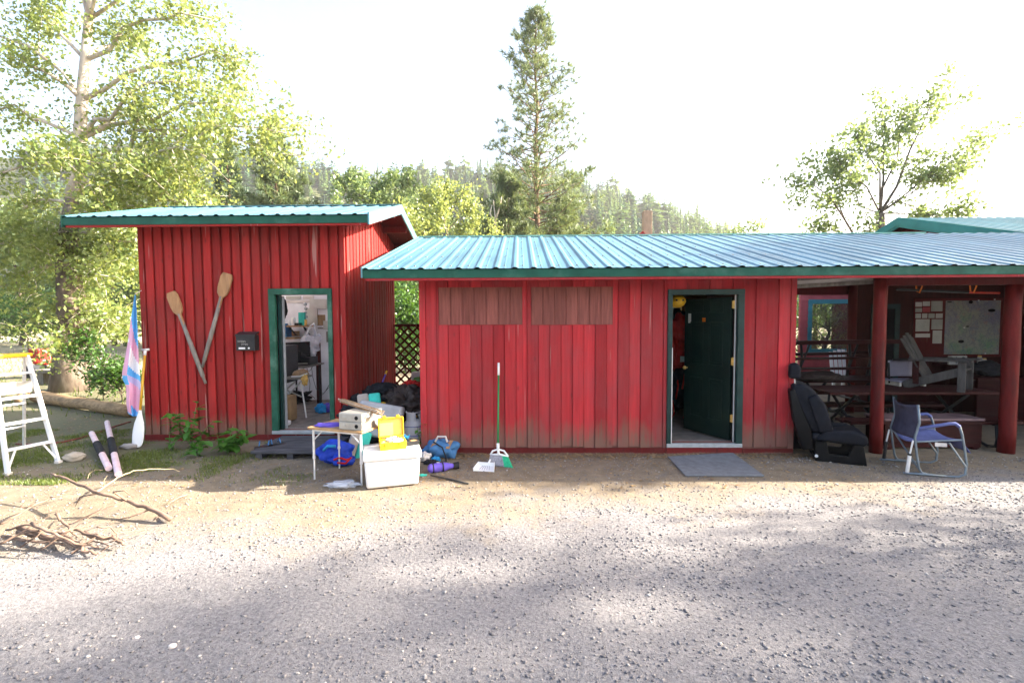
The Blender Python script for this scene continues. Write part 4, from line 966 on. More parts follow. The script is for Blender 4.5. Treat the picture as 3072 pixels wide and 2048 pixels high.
mb = MB(); mb.box((WX1, WB - .05, 2.25), (xa, WB + .08, 2.62)); mb.build('rear_beam', M['red_dark'], main)
p = P(2545, 1000, WB); mb = MB(); mb.tube([(p.x - .02, WB - .12, 0), (p.x - .02, WB - .12, 2.6)], .075, 12); mb.build('porch_post', M['red_dark'], main, smooth=True)
# dark doorway in the back wall
a, b = P(2610, 1000, WB).x, P(2695, 1000, WB).x; zt = P(2650, 912, WB).z
mb = MB(); mb.box((a, WB - .03, 0), (a + .09, WB - .001, zt)); mb.box((b - .09, WB - .03, 0), (b, WB - .001, zt)); mb.box((a, WB - .032, zt - .09), (b, WB - .002, zt)); fr = mb.build('rear_door', M['dark_green'], main)
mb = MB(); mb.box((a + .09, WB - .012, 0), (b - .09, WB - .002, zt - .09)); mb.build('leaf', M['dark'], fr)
# boards stored under the porch eave
for k, (dy, dz_, c) in enumerate(((0, 0, 'grey_wood'), (.02, .052, 'offwhite'), (-.012, .104, 'grey_wood'))):
    a, b = P(2388, 845, 6.5 + dy), P(2614, 838, 6.5 + dy); za, zb = P(2388, 866, 6.5).z + .03, P(2614, 853, 6.5).z + .03
    mb = MB(); mb.bar((a.x, 6.50 + dy, za + dz_), (b.x, 6.50 + dy, zb + dz_), .07, .050)
    mb.build('stored_plank', M[c], None, bevel=.003, label=['lowest', 'middle', 'topmost'][k] + ' pale plank stored up under the porch eave left of the near post', cat='plank', group='pale planks under the porch eave')

# ---------------- house with the green roof behind, right
house = thing('green_roofed_house', 'larger house with green metal gable roof rising behind the porch', 'house', (13, 9, 0))
HX, HRY, HEY = P(2697, 655, 12.0).x, 12.0, 8.7
HZ = P(2697, 655, 12.0).z; hs = (HZ - P(3072, 706, P(2697, 655, 12).x * 1400 / 1512).z) / (12.0 - HX * 1400 / 1512)
HZE = HZ - hs * (HRY - HEY)
roof_panels(house, HX, 19.0, HEY, HZE, HRY, HZ, M['roof_teal'])
mb = MB(); slope_box(mb, HX, 19, HRY + .002, HZ, HRY + 3.3, HZ - 3.3 * hs, .012); mb.build('back_roof', M['roof'], house)
for (a, za, b, zb) in ((HEY, HZE, HRY, HZ), (HRY + .001, HZ, HRY + 3.3, HZ - 3.3 * hs)):
    mb = MB(); slope_box(mb, HX - .03, HX, a, za + .03, b, zb + .03, .20); mb.build('rake_trim', M['teal_roof_trim'], house)
    mb = MB(); slope_box(mb, HX - .012, HX + .03, a, za - .171, b, zb - .171, .05); mb.build('rake_board', M['teal_roof_trim'], house)
mb = MB(); slope_box(mb, HX + .02, 19, HEY + .05, HZE - .03, HRY, HZ - .03, .05); slope_box(mb, HX + .02, 19, HRY + .001, HZ - .03, HRY + 3.3, HZ - 3.3 * hs - .03, .05); mb.build('roof_deck', M['soffit'], house)
mb = MB(); mb.prism([(9.3, 0), (15.1, 0), (15.1, HZE + .1), (HRY, HZ - .09), (9.3, HZE + .12)], .12, Matrix.Translation((HX + .45, 0, 0)) @ Matrix(((0, 1, 0, 0), (1, 0, 0, 0), (0, 0, 1, 0), (0, 0, 0, 1)))); mb.build('gable_wall', M['red_dark'], house)
mb = MB(); mb.box((HX + .6, 9.4, 0), (18.6, 9.52, HZE)); mb.build('wall', M['red_dark'], house)
# ---------------- small pink sided house seen through the porch
PY = 13.0
pa, pb = P(2400, 1000, PY).x, P(2400, 1000, PY).x + 1.9
ph = thing('pink_wall', 'pinkish lap sided wall with a large framed window seen through the porch', 'wall', (pa + 1.3, PY, 0))
wx0, wx1, wz0, wz1 = P(2422, 1000, PY).x, P(2556, 1000, PY).x, P(2480, 1056, PY).z, P(2480, 898, PY).z
mb = MB(); e = .09
mb.box((pa + .02, PY + .02, 0), (pb, PY + .12, wz0)); mb.box((pa + .02, PY + .02, wz1), (pb, PY + .12, 3.0)); mb.box((pa + .02, PY + .02, wz0), (wx0, PY + .12, wz1)); mb.box((wx1, PY + .02, wz0), (pb, PY + .12, wz1))
mb.build('wall', M['pink_siding'], ph)
z = .1; k = 0
while z < 2.95:
    for (x0, x1) in ((pa, wx0), (wx1, pb)) if (z + .17 > wz0 and z < wz1) else ((pa, pb),):
        mb = MB(); mb.add([(x0, PY + .02, z), (x1, PY + .02, z), (x1, PY - .012, z), (x0, PY - .012, z), (x0, PY + .02, z + .178), (x1, PY + .02, z + .178), (x1, PY + .008, z + .178), (x0, PY + .008, z + .178)], [(0, 1, 2, 3), (7, 6, 5, 4), (0, 4, 5, 1), (1, 5, 6, 2), (2, 6, 7, 3), (3, 7, 4, 0)]); mb.build('siding_board', M['pink_siding'], ph)
    z += .18
mb = MB(); f = .09
mb.box((wx0, PY - .05, wz0), (wx0 + f, PY + .01, wz1)); mb.box((wx1 - f, PY - .05, wz0), (wx1, PY + .01, wz1)); mb.box((wx0 + f, PY - .052, wz1 - .12), (wx1 - f, PY + .01, wz1)); mb.box((wx0 + f, PY - .052, wz0), (wx1 - f, PY + .01, wz0 + f))
wn = mb.build('window', M['teal_frame'], ph)
mb = MB(); mb.box((wx0 + f, PY - .02, wz0 + f), (wx1 - f, PY - .01, wz1 - .12)); mb.build('pane', M['glass'], wn)
mb = MB(); mb.box((pa - .05, PY - .05, 3.001), (pb + .05, PY + .2, 3.06)); mb.build('coping', M['teal_roof_trim'], ph)
# cafe sign on a post beyond the roof
p = P(1942, 634, 16.0); sg = thing('sign_post', 'brown wooden post holding a red sign board above the roof ridge', 'sign', (p.x, 16, 0))
mb = MB(); mb.box((p.x - .14, 15.9, -.1), (p.x + .14, 16.16, p.z)); mb.build('post', M['post_wood'], sg, bevel=.01)
a = P(1927, 694, 15.86); mb = MB(); SM = Matrix.Translation((a.x, 15.84, a.z)) @ Matrix.Rotation(R_(-38), 4, 'Y')
mb.box((-.75, 0, -.55), (.02, .04, 0.0), M=SM); sb = mb.build('sign_board', M['machine_red'], sg)
tm = text_mesh('lettering', 'CAFE', .26, M['white_paint'], sb, SM @ V(-.37, -.008, -.16), (R_(90), R_(-38), 0)); tm.rotation_euler = (Matrix.Rotation(R_(-38), 3, 'Y') @ Matrix.Rotation(R_(90), 3, 'X')).to_euler()

# ---------------- lattice between the sheds
LYY = 9.55; la, lb = LX1 + .02, WX0 - .02; lz = 1.70
lat = thing('lattice_fence', 'brown diagonal lattice panel closing the gap between the sheds', 'fence', ((la + lb) / 2, LYY, 0))
lw, sp = .038, .125
def clip(c, sgn):
    # line z = sgn*(x-c) inside the panel
    pts = []
    for x in (la, lb):
        z = sgn * (x - c)
        if 0.0 <= z <= lz: pts.append((x, z))
    for z in (0.0, lz):
        x = c + sgn * z
        if la < x < lb: pts.append((x, z))
    return pts[:2] if len(pts) >= 2 else None
for sgn, yo in ((1, 0), (-1, .010)):
    c = la - lz if sgn == 1 else la
    while c < (lb if sgn == 1 else lb + lz):
        q = clip(c, sgn)
        if q and abs(q[0][0] - q[1][0]) > .04:
            mb = MB(); mb.bar((q[0][0], LYY + yo, q[0][1]), (q[1][0], LYY + yo, q[1][1]), lw, .008, up=(0, 1, 0)); mb.build('slat', M['red_dark'], lat)
        c += sp * 1.414 / 1.0
mb = MB(); mb.box((la, LYY - .02, lz - .03), (lb, LYY + .03, lz + .02)); mb.build('top_rail', M['red_dark'], lat)

# thin air between here and the hill
mb = MB(); mb.box((-640, -330, -1.2), (640, 660, 150)); hz = mb.build('haze', bpy.data.materials.new('haze_air'), kind='stuff')
hm = hz.data.materials[0]; hm.use_nodes = True; n_ = hm.node_tree; n_.nodes.clear(); ov = N(n_, 'ShaderNodeOutputMaterial'); pv = N(n_, 'ShaderNodeVolumePrincipled')
pv.inputs['Color'].default_value = (.93, .95, 1, 1); pv.inputs['Density'].default_value = .00038; pv.inputs['Anisotropy'].default_value = .2; n_.links.new(pv.outputs[0], ov.inputs['Volume'])
# ------------------------------------------------------------------ things on and by the left shed
def oar(pb, pt, wid, blade, lab, y_, thick=.035):
    a = P(pb[0], pb[1], y_); b = P(pt[0], pt[1], y_); d = (b - a); L = d.length; ang = math.atan2(d.x, d.z)
    Mx = Matrix.Translation(a) @ Matrix.Rotation(ang, 4, 'Y')
    t = thing('wooden_oar', lab, 'oar', a, 'crossed wooden oars on the left shed wall')
    mb = MB(); mb.tube([Mx @ V(0, 0, 0), Mx @ V(0, 0, .10), Mx @ V(0, 0, .12), Mx @ V(0, 0, L * .35), Mx @ V(0, 0, L - blade + .02)], [.019, .019, .028, .031, .022], 10)
    mb.build('shaft', M['grey_wood'], t, smooth=True)
    mb = MB(); w = wid / 2; z0 = L - blade
    poly = [(-.022, z0 - .16), (.022, z0 - .16), (.025, z0), (w * .82, z0 + .06), (w, z0 + .14), (w, L - .06), (w * .72, L), (-w * .72, L), (-w, L - .06), (-w, z0 + .14), (-w * .82, z0 + .06), (-.025, z0)]
    mb.prism(poly, thick, Mx @ Matrix.Translation((0, -thick / 2, 0))); mb.build('blade', M['oar_wood'], t, bevel=.008)
    return t
oar((617, 1150), (513, 876), .165, .36, 'left wooden oar on the red wall, blade up, handle end lowest', LY0 - .072)
oar((607, 1102), (683, 820), .175, .37, 'right wooden oar on the red wall, blade highest, leaning right', LY0 - .066)
# letter box
a, b = P(723, 1050, LY0 - .03), P(777, 998, LY0 - .03)
t = thing('mail_box', 'small black box with pale lettering mounted on the red wall left of the doorway', 'mailbox', ((a.x + b.x) / 2, LY0 - .08, a.z))
mb = MB(); mb.box((a.x, LY0 - .15, a.z), (b.x, LY0 - .031, b.z - .03)); mb.build('body', M['black'], t, bevel=.005)
mb = MB(); mb.add([(a.x - .006, LY0 - .16, b.z - .045), (b.x + .006, LY0 - .16, b.z - .045), (b.x + .006, LY0 - .03, b.z), (a.x - .006, LY0 - .03, b.z), (a.x - .006, LY0 - .16, b.z - .022), (b.x + .006, LY0 - .16, b.z - .022), (b.x + .006, LY0 - .03, b.z + .02), (a.x - .006, LY0 - .03, b.z + .02)], [(0, 3, 2, 1), (4, 5, 6, 7), (0, 1, 5, 4), (1, 2, 6, 5), (2, 3, 7, 6), (3, 0, 4, 7)]); mb.build('lid', M['black'], t, bevel=.004)
mb = MB(); mb.box((a.x + .04, LY0 - .1525, a.z + .022), (a.x + .135, LY0 - .1502, a.z + .048)); mb.build('white_label', M['white_paint'], t)
mb = MB(); mb.lathe([(.014, 0), (.014, .002)], (a.x + .19, LY0 - .1503, a.z + .036), 12, Matrix.Rotation(R_(90), 4, 'X')); mb.build('white_dot', M['white_paint'], t)
M['scrawl'] = simple('silver_pen', (.34, .33, .32), .6, .1)
mb = MB(); rr = random.Random(3)
for row, (x0, n) in enumerate(((.035, 5), (.09, 4))):
    for k in range(n):
        x = a.x + x0 + k * .026; z = a.z + .135 - row * .042; pts = [(x + .012 * math.sin(q * 1.9 + k), LY0 - .152, z + .013 * math.cos(q * (1.1 + .2 * k))) for q in range(7)]
        mb.tube(pts, .0022, 4)
mb.build('handwriting', M['scrawl'], t)

# flag hanging from the shed corner
def flag():
    t = thing('striped_flag', 'flag striped light blue, pink and white hanging limp at the left shed corner', 'flag', (-5.78, 6.86, .3))
    yF = 6.70; L = [(404, 885), (392, 960), (383, 1030), (373, 1085), (366, 1120), (368, 1138), (379, 1160), (379, 1210), (384, 1240), (398, 1248)]
    R = [(407, 885), (411, 960), (414, 1030), (417, 1085), (420, 1120), (421, 1138), (422, 1160), (425, 1210), (422, 1236), (408, 1249)]
    nU, nV = 18, 60; mb = MB(); vs = []
    for j in range(nV + 1):
        v = j / nV * (len(L) - 1); i = min(int(v), len(L) - 2); f = v - i
        for k in range(nU + 1):
            u = k / nU
            lx = L[i][0] + (L[i + 1][0] - L[i][0]) * f; ly = L[i][1] + (L[i + 1][1] - L[i][1]) * f; rx_ = R[i][0] + (R[i + 1][0] - R[i][0]) * f
            dep = yF + .035 * math.sin(u * 9 + 1.2 + v * .25) * min(1, v / 3 + .2) + .012 * math.sin(u * 23 + v)
            vs.append(P(lx + (rx_ - lx) * u, ly, dep))
    mb.v = vs
    # stripes run across the cloth, slanting because it hangs by a corner
    for j in range(nV):
        for k in range(nU):
            u = (k + .5) / nU; s = (j + .5) / nV
            if u < .30 and s > .22:            # rear fold showing the other side of the cloth
                q = (s - .22) / .42; m = 1 if q < .62 else 0
                if s > .64: m = 0 if s > .85 + u * .3 else 1
            else:
                q = s * 1.0 + (u - .5) * -.16
                m = 0 if q < .17 else 1 if q < .27 else 2 if q < .40 else 0 if q < .50 else 0 if q > .83 else 1 if q > .62 else 3
                if .50 <= q <= .62: m = 3
            mb.f.append((j * (nU + 1) + k, j * (nU + 1) + k + 1, (j + 1) * (nU + 1) + k + 1, (j + 1) * (nU + 1) + k)); mb.m.append(m)
    M['flag_lilac'] = simple('flag_lilac', (.52, .46, .70), .8, .06)
    o = mb.build('cloth', [M['flag_blue'], M['flag_pink'], M['flag_white'], M['flag_lilac']], t, smooth=True, solid=.002)
    a = P(405, 882, yF); mb = MB(); mb.tube([a, V(LX0 + .02, LY0 - .04, a.z + .06)], .006, 6); mb.build('cord', M['offwhite'], t)
flag()
# canoe paddle leaning at the corner
b = G(411, 1345); tp = P(436, 1046, 6.80); d = (tp - b).normalized(); t = thing('canoe_paddle', 'canoe paddle with yellow shaft and white blade leaning at the left shed corner', 'paddle', b)
L = (tp - b).length; PM = frame(b, V(1, .05, 0), d)
PM = Matrix.Translation(b) @ Matrix.Rotation(math.atan2(d.x, d.z), 4, 'Y') @ Matrix.Rotation(-math.asin(d.y), 4, 'X')
mb = MB(); n = 14; prof = [(.030, .015), (.058, .03), (.080, .08), (.088, .16), (.086, .26), (.072, .36), (.050, .43), (.028, .50), (.018, .54)]
for s in (1,):
    vs = []; fs = []
    for w_, z in prof:
        for k in range(10):
            a = 2 * math.pi * k / 10; vs.append(PM @ V(w_ * math.cos(a), (.007 + .010 * (z / .54)) * math.sin(a), z))
    for i in range(len(prof) - 1):
        for k in range(10): fs.append((i * 10 + k, i * 10 + (k + 1) % 10, (i + 1) * 10 + (k + 1) % 10, (i + 1) * 10 + k))
    fs += [tuple(reversed(range(10))), tuple(range(len(vs) - 10, len(vs)))]; mb.add(vs, fs)
mb.build('blade', M['white_plastic'], t, smooth=True)
mb = MB(); mb.tube([PM @ V(0, 0, .50), PM @ V(0, 0, L - .05)], .0165, 10); mb.build('shaft', M['yellow_oar'], t, smooth=True)
mb = MB(); mb.tube([PM @ V(0, 0, L - .10), PM @ V(0, 0, L - .03)], [.018, .022], 10); mb.tube([PM @ V(-.055, 0, L - .015), PM @ V(.055, 0, L - .015)], .017, 10); mb.build('grip', M['white_plastic'], t, smooth=True)

# step ladder
FL, FRr = G(24, 1424), G(175, 1388); LT = P(80, 1064, 6.25)
wv = (FRr - FL); wv.z = 0; wn_ = wv.normalized(); fw = V(wn_.y, -wn_.x, 0)     # fw: facing the steps
TR = LT; TL = LT - wv * .72; RRr = G(72, 1345); RLr = RRr - wv * .96
t = thing('step_ladder', 'white folding stepladder with yellow top cap at left edge', 'ladder', (FL + FRr) / 2)
for a, b in ((FL, TL), (FRr, TR)):
    mb = MB(); mb.bar(a, b, .028, .066, up=fw); mb.build('rail', M['white_paint'], t, bevel=.004)
for a, b in ((RLr, TL - fw * .05), (RRr, TR - fw * .05)):
    mb = MB(); mb.bar(a, b, .024, .04, up=fw); mb.build('rear_rail', M['alu'], t, bevel=.003)
for u in (.19, .40, .615, .83):
    a = FL + (TL - FL) * u; b = FRr + (TR - FRr) * u
    mb = MB(); mb.bar(a, b, .085, .026, up=(0, 0, 1)); mb.build('step', M['white_paint'], t, bevel=.004)
for u in (.25, .5):
    a = RLr + (TL - RLr) * u; b = RRr + (TR - RRr) * u; mb = MB(); mb.bar(a, b, .05, .02); mb.build('rear_rung', M['alu'], t, bevel=.003)
mb = MB(); c = (TL + TR) / 2 - fw * .06
mb.bar(c - wn_ * (wv.length * .36 + .05), c + wn_ * (wv.length * .36 + .05), .20, .05); mb.build('top_cap', M['yellow'], t, bevel=.012)
a = FL + (TL - FL) * .70; b = FRr + (TR - FRr) * .70; mb = MB(); mb.bar(a - fw * .02 + wn_ * .04, b - fw * .02 - wn_ * .03, .02, .15, up=(0, 0, 1)); mb.build('bucket_shelf', M['grey_metal'], t, bevel=.004)
for s, a0, b0 in ((0, FL, TL), (1, FRr, TR)):
    p = a0 + (b0 - a0) * .03; u = .19; q = FL + (TL - FL) * u + (FRr - FL + ((TR - FRr) - (TL - FL)) * u) * (.22 if s == 0 else .78); mb = MB(); mb.bar(p, q, .02, .012, up=fw); mb.build('brace', M['white_paint'], t)
for a in (FL, FRr, RLr, RRr):
    mb = MB(); mb.box((a.x - .03, a.y - .03, -.005), (a.x + .03, a.y + .03, .03)); mb.build('rubber_foot', M['offwhite'], t, bevel=.006)

# log, trestle rail, red machine, hose, stone, pipes
a, b = G(112, 1208, .0), G(395, 1252, .0); a.z = .15; b.z = .12; mb = MB(); rr = random.Random(9)
mb.tube([a + (b - a) * k / 10 + V(0, 0, rr.uniform(-.01, .01)) for k in range(11)], [.135 - .003 * k + rr.uniform(-.006, .006) for k in range(11)], 14)
mb.build('fallen_log', M['log'], smooth=True, label='long peeled log lying on the ground between the stepladder and the flag', cat='log')
a, b = G(60, 1215), G(98, 1192); mb = MB(); mb.tube([V(a.x, a.y, .1), V(b.x, b.y, .38)], [.09, .08], 10); mb.build('log_stub', M['log'], smooth=True, label='short log stub propped up behind the stepladder', cat='log')
y_ = 13.2; t = thing('trestle_bench', 'dark weathered timber bench running behind the tall leaning trunk', 'bench', at(250, y_))
a, b = P(108, 1108, y_), P(378, 1108, y_)
mb = MB(); mb.box((a.x, y_ - .2, a.z - .09), (b.x, y_ + .25, a.z)); mb.build('seat', M['grey_wood'], t, bevel=.01)
for px in (132, 255, 350):
    p = P(px, 1108, y_); mb = MB(); mb.box((p.x - .09, y_ - .12, 0), (p.x + .09, y_ + .12, a.z - .091)); mb.build('leg', M['grey_wood'], t, bevel=.01)
y_ = 14.6; p0, p1 = P(86, 1074, y_), P(152, 1048, y_)
t = thing('garden_machine', 'small red machine with box body parked behind the stepladder', 'machine', at(118, y_))
mb = MB(); a, b = P(85, 1075, y_), P(116, 1047, y_); mb.box((a.x, y_, a.z), (b.x, y_ + .35, b.z)); mb.build('box_body', M['machine_red'], t, bevel=.03)
mb = MB(); c = P(134, 1083, y_); mb.blob(c, (.20, .32, .15), 4, .1, flat=-.11); mb.build('hood', M['machine_red'], t, smooth=True)
mb = MB(); a = P(86, 1100, y_); b = P(150, 1090, y_); mb.box((a.x, y_ - .05, a.z - .12), (b.x, y_ + .4, b.z - .05)); mb.build('deck', M['offwhite'], t, bevel=.02)
for px in (92, 143):
    for dy in (-.06, .36):
        c = P(px, 1100, y_); mb = MB(); mb.lathe([(.14, -.05), (.19, -.045), (.20, 0), (.19, .045), (.14, .05)], (c.x, y_ + dy, .20), 16, Matrix.Rotation(R_(90), 4, 'X')); mb.build('wheel', M['black'], t, smooth=True)
pts = [(48, 1331), (120, 1332), (185, 1326), (240, 1314), (300, 1295), (345, 1278), (392, 1264)]
mb = MB(); mb.tube([G(*p, .012) for p in pts], .0125, 7); mb.build('garden_hose', M['hose'], smooth=True, label='thin reddish hose lying across the dirt toward the left shed corner', cat='hose')
c = G(222, 1380); mb = MB(); mb.blob(c + V(0, 0, .045), (.13, .09, .06), 7, .25, flat=-.05, sub=3); mb.build('flat_stone', M['stone'], smooth=True, label='flat tan stone on the mossy ground left of the two pipes', cat='stone')
c = G(388, 1345); mb = MB(); mb.blob(c + V(0, 0, .03), (.13, .07, .045), 8, .3, flat=-.03, sub=3); mb.build('flat_stone', M['gravel'], smooth=True, label='grey stone lying beside the white paddle blade', cat='stone')
for (a, b, f0, f1, lab) in (((276, 1322), (327, 1416), .35, .66, 'shorter pinkish white pipe with black sleeve, left of the pair'), ((322, 1287), (356, 1434), .42, .70, 'longer pinkish white pipe with black sleeve, right of the pair')):
    p, q = G(*a), G(*b); p.z = .12; q.z = .05; p.y = q.y + (p.y - q.y); t = thing('sleeved_pipe', lab, 'pipe', q, 'pair of pinkish pipes on the ground')
    mb = MB(); mb.tube([p, q], .035, 14); mb.build('tube', M['pink_pipe'], t, smooth=False)
    mb = MB(); mb.tube([p + (q - p) * f0, p + (q - p) * f1], .044, 14); mb.build('sleeve', M['black_soft'], t)
    mb = MB(); m_ = p + (q - p) * .25; mb.tube([V(m_.x - .02, m_.y + .03, -.01), V(m_.x + .02, m_.y, m_.z)], .02, 8); mb.build('peg', M['black'], t)

# brush heap: long forked branch and loose sticks
def stick(name, pts, r0, r1, mat, lab, group=None, z=None, side=()):
    r0 *= .74; r1 *= .6
    w3 = []; n = len(pts); rr = random.Random(int(pts[0][0] * 7 + pts[0][1]))
    for i, p in enumerate(pts):
        zz = p[2] if len(p) > 2 else (.03 + .05 * math.sin(math.pi * i / max(1, n - 1)))
        w3.append(G(p[0], p[1], zz))
    fine = []
    for i in range(n - 1):
        for k in range(4):
            q = w3[i] + (w3[i + 1] - w3[i]) * (k / 4); fine.append(q + V(*(rr.uniform(-1, 1) * r0 * .5 for _ in range(3))))
    fine.append(w3[-1]); k = len(fine); mb = MB(); mb.tube(fine, [r0 + (r1 - r0) * i / (k - 1) for i in range(k)], 7)
    for (i0, ends) in side:
        q = [w3[i0]] + [G(*e) if len(e) == 3 else G(e[0], e[1], .05) for e in ends]; mb.tube(q, [r0 * .45] + [r0 * .3] * (len(q) - 2) + [.002], 6)
    return mb.build(name, mat, smooth=True, label=lab, cat='branch', group=group)
stick('long_branch', [(514, 1552, .05), (455, 1525, .10), (380, 1500, .15), (300, 1478, .22), (235, 1455, .22), (190, 1430, .26), (153, 1420, .28)], .030, .015, M['stick'], 'longest bare branch slanting across the top of the brush heap', side=[(2, [(340, 1475, .25), (372, 1470, .3), (398, 1490, .2)]), (0, [(480, 1545, .02), (462, 1560, .01)]), (3, [(240, 1490, .15), (225, 1520, .02)]), (2, [(300, 1530, .08), (235, 1560, .03), (170, 1582, .02)]), (1, [(390, 1550, .05), (330, 1562, .02)])])
stick('pale_branch', [(285, 1478, .1), (312, 1460, .12), (352, 1432, .15), (400, 1412, .18), (460, 1406, .16), (520, 1407, .12), (538, 1413, .1)], .011, .007, M['stick_pale'], 'thin pale curved branch arching right toward the red shed', side=[(1, [(312, 1440, .2), (322, 1426, .22)]), (2, [(300, 1470, .05)])])
stick('pale_twig', [(308, 1410, .05), (285, 1408, .09), (268, 1420, .08), (262, 1436, .03)], .008, .004, M['stick_pale'], 'small hooked pale twig lying just below the pinkish pipes')
stick('dark_twig', [(560, 1484, .02), (540, 1490, .04), (500, 1512, .02)], .006, .003, M['stick_pale'], 'single thin twig alone to the right of the brush heap')
stick('grey_branch', [(0, 1570, .05), (40, 1552, .08), (100, 1515, .12), (160, 1490, .10), (235, 1478, .05)], .014, .005, M['stick'], 'dark thin branch running up right from the left edge of the picture', side=[(2, [(60, 1520, .2), (88, 1490, .25)])])
G_ = 'bare sticks tangled in the brush heap'
heap = [([(55, 1580, .12), (120, 1600, .10), (190, 1618, .06), (260, 1648, .04)], .026, .016), ([(60, 1592, .04), (130, 1612, .05), (190, 1620, .05)], .03, .02), ([(165, 1540, .22), (185, 1562, .16), (210, 1588, .12), (235, 1610, .06)], .018, .010), ([(180, 1600, .03), (220, 1625, .05), (250, 1650, .05), (290, 1660, .03)], .024, .015), ([(225, 1585, .14), (260, 1600, .12), (310, 1612, .12), (350, 1600, .10), (430, 1588, .05)], .015, .006),
        ([(250, 1600, .05), (300, 1610, .07), (345, 1615, .06), (370, 1632, .04)], .026, .018), ([(20, 1590, .1), (80, 1572, .16), (140, 1590, .14), (200, 1600, .1)], .012, .006), ([(60, 1640, .03), (110, 1608, .12), (160, 1560, .2)], .009, .004), ([(230, 1640, .02), (280, 1620, .05), (330, 1635, .08), (300, 1655, .04)], .010, .006), ([(290, 1580, .2), (330, 1580, .18), (350, 1600, .12), (355, 1630, .03)], .010, .005),
        ([(10, 1605, .03), (70, 1620, .06), (130, 1625, .05), (190, 1632, .03)], .018, .010), ([(330, 1625, .05), (385, 1610, .07), (440, 1592, .03)], .008, .004), ([(120, 1650, .02), (180, 1610, .1), (255, 1560, .2), (335, 1508, .12)], .008, .003), ([(40, 1610, .08), (100, 1575, .15), (150, 1545, .12)], .009, .004), ([(150, 1620, .10), (205, 1590, .17), (270, 1575, .12), (330, 1560, .05)], .011, .005), ([(215, 1660, .02), (250, 1635, .06), (300, 1600, .12), (340, 1570, .1)], .012, .006), ([(0, 1632, .04), (60, 1600, .1), (115, 1592, .13), (180, 1575, .08)], .013, .007), ([(95, 1570, .2), (160, 1600, .16), (230, 1632, .08), (300, 1640, .04)], .017, .010)]
for k, (pts, r0, r1) in enumerate(heap): stick('loose_stick', pts, r0, r1, M['stick'], 'bare stick lying in the tangled brush heap at left', G_)

# weeds by the red wall: every large leaf its own part
def leaf_mesh(L, W):
    mb = MB(); prof = [(0, 0), (.18, .55), (.4, 1), (.7, .72), (1, 0)]
    vs = [V(0, 0, 0)]; 
    for t, w_ in prof[1:-1]: vs += [V(-W * w_ / 2, L * t, -.12 * L * t * t + .03 * L), V(0, L * t, -.12 * L * t * t), V(W * w_ / 2, L * t, -.12 * L * t * t + .03 * L)]
    vs.append(V(0, L, -.16 * L)); fs = [(0, 2, 1), (0, 3, 2)]
    for i in range(2):
        a = 1 + 3 * i; fs += [(a, a + 1, a + 4, a + 3), (a + 1, a + 2, a + 5, a + 4)]
    fs += [(7, 8, 10), (8, 9, 10)]; mb.v = vs; mb.f = fs; mb.m = [0] * len(fs); return mb
leafsrc = [None]
def weed(name, lab, stems, leaves, size, seed):
    rs_ = random.Random(seed); base = Vector(stems[0][0]); base.z = 0; t = thing(name, lab, 'plant', base); mb = MB()
    for s in stems: mb.tube([V(*p) for p in s], [.007] + [.004] * (len(s) - 2) + [.002], 6)
    mb.build('stem', M['weed'], t, smooth=True)
    for k in range(leaves):
        s = rs_.choice(stems); u = rs_.uniform(.25, 1) * (len(s) - 1); i = min(int(u), len(s) - 2); p = V(*s[i]) + (V(*s[i + 1]) - V(*s[i])) * (u - i)
        if leafsrc[0] is None:
            mb = leaf_mesh(1, .52); me = bpy.data.meshes.new('leaf'); me.from_pydata(mb.v, [], mb.f); me.materials.append(M['weed']); leafsrc[0] = me
        o = bpy.data.objects.new('leaf', leafsrc[0]); link(o, t, p); a = rs_.uniform(0, 6.28); o.rotation_euler = (rs_.uniform(-.5, .45), rs_.uniform(-.35, .35), a); o.scale = (size * rs_.uniform(.65, 1.25),) * 3
def st(px0, py0, px1, py1, y0, y1, n=4, bend=.05):
    a, b = G(px0, py0), P(px1, py1, y1); a = a if y0 is None else P(px0, py0, y0); return [tuple(a + (b - a) * (k / n) + V(0, -bend * math.sin(math.pi * k / n), 0)) for k in range(n + 1)]
weed('tall_weed', 'tallest leafy weed in front of the left shed wall', [st(580, 1345, 592, 1205, None, 6.55), st(580, 1345, 520, 1235, None, 6.45), st(580, 1345, 640, 1260, None, 6.5), st(590, 1345, 500, 1232, None, 6.35), st(585, 1345, 565, 1250, None, 6.4)], 85, .150, 1)
weed('bushy_weed', 'low bushy weed beside the black step at the left shed', [st(690, 1355, 700, 1275, None, 6.3), st(690, 1355, 745, 1305, None, 6.2), st(690, 1355, 650, 1300, None, 6.25), st(690, 1355, 720, 1290, None, 6.1), st(690, 1355, 668, 1322, None, 6.0)], 95, .155, 2)
weed('small_weed', 'small weed on the ground between the tallest and the bushy weed', [st(600, 1365, 580, 1325, None, 6.0), st(600, 1365, 618, 1322, None, 6.1), st(600, 1365, 560, 1345, None, 5.95)], 34, .12, 3)
weed('corner_weed', 'sparse weed at the foot of the shed wall left of the tallest weed', [st(520, 1350, 512, 1290, None, 6.4), st(520, 1350, 540, 1300, None, 6.4)], 14, .09, 5)
weed('basil_plant', 'small green plant growing beside the gas bottle', [st(1268, 1340, 1265, 1268, None, 6.2), st(1262, 1345, 1258, 1300, None, 6.15), st(1266, 1340, 1252, 1280, None, 6.1)], 16, .085, 6)

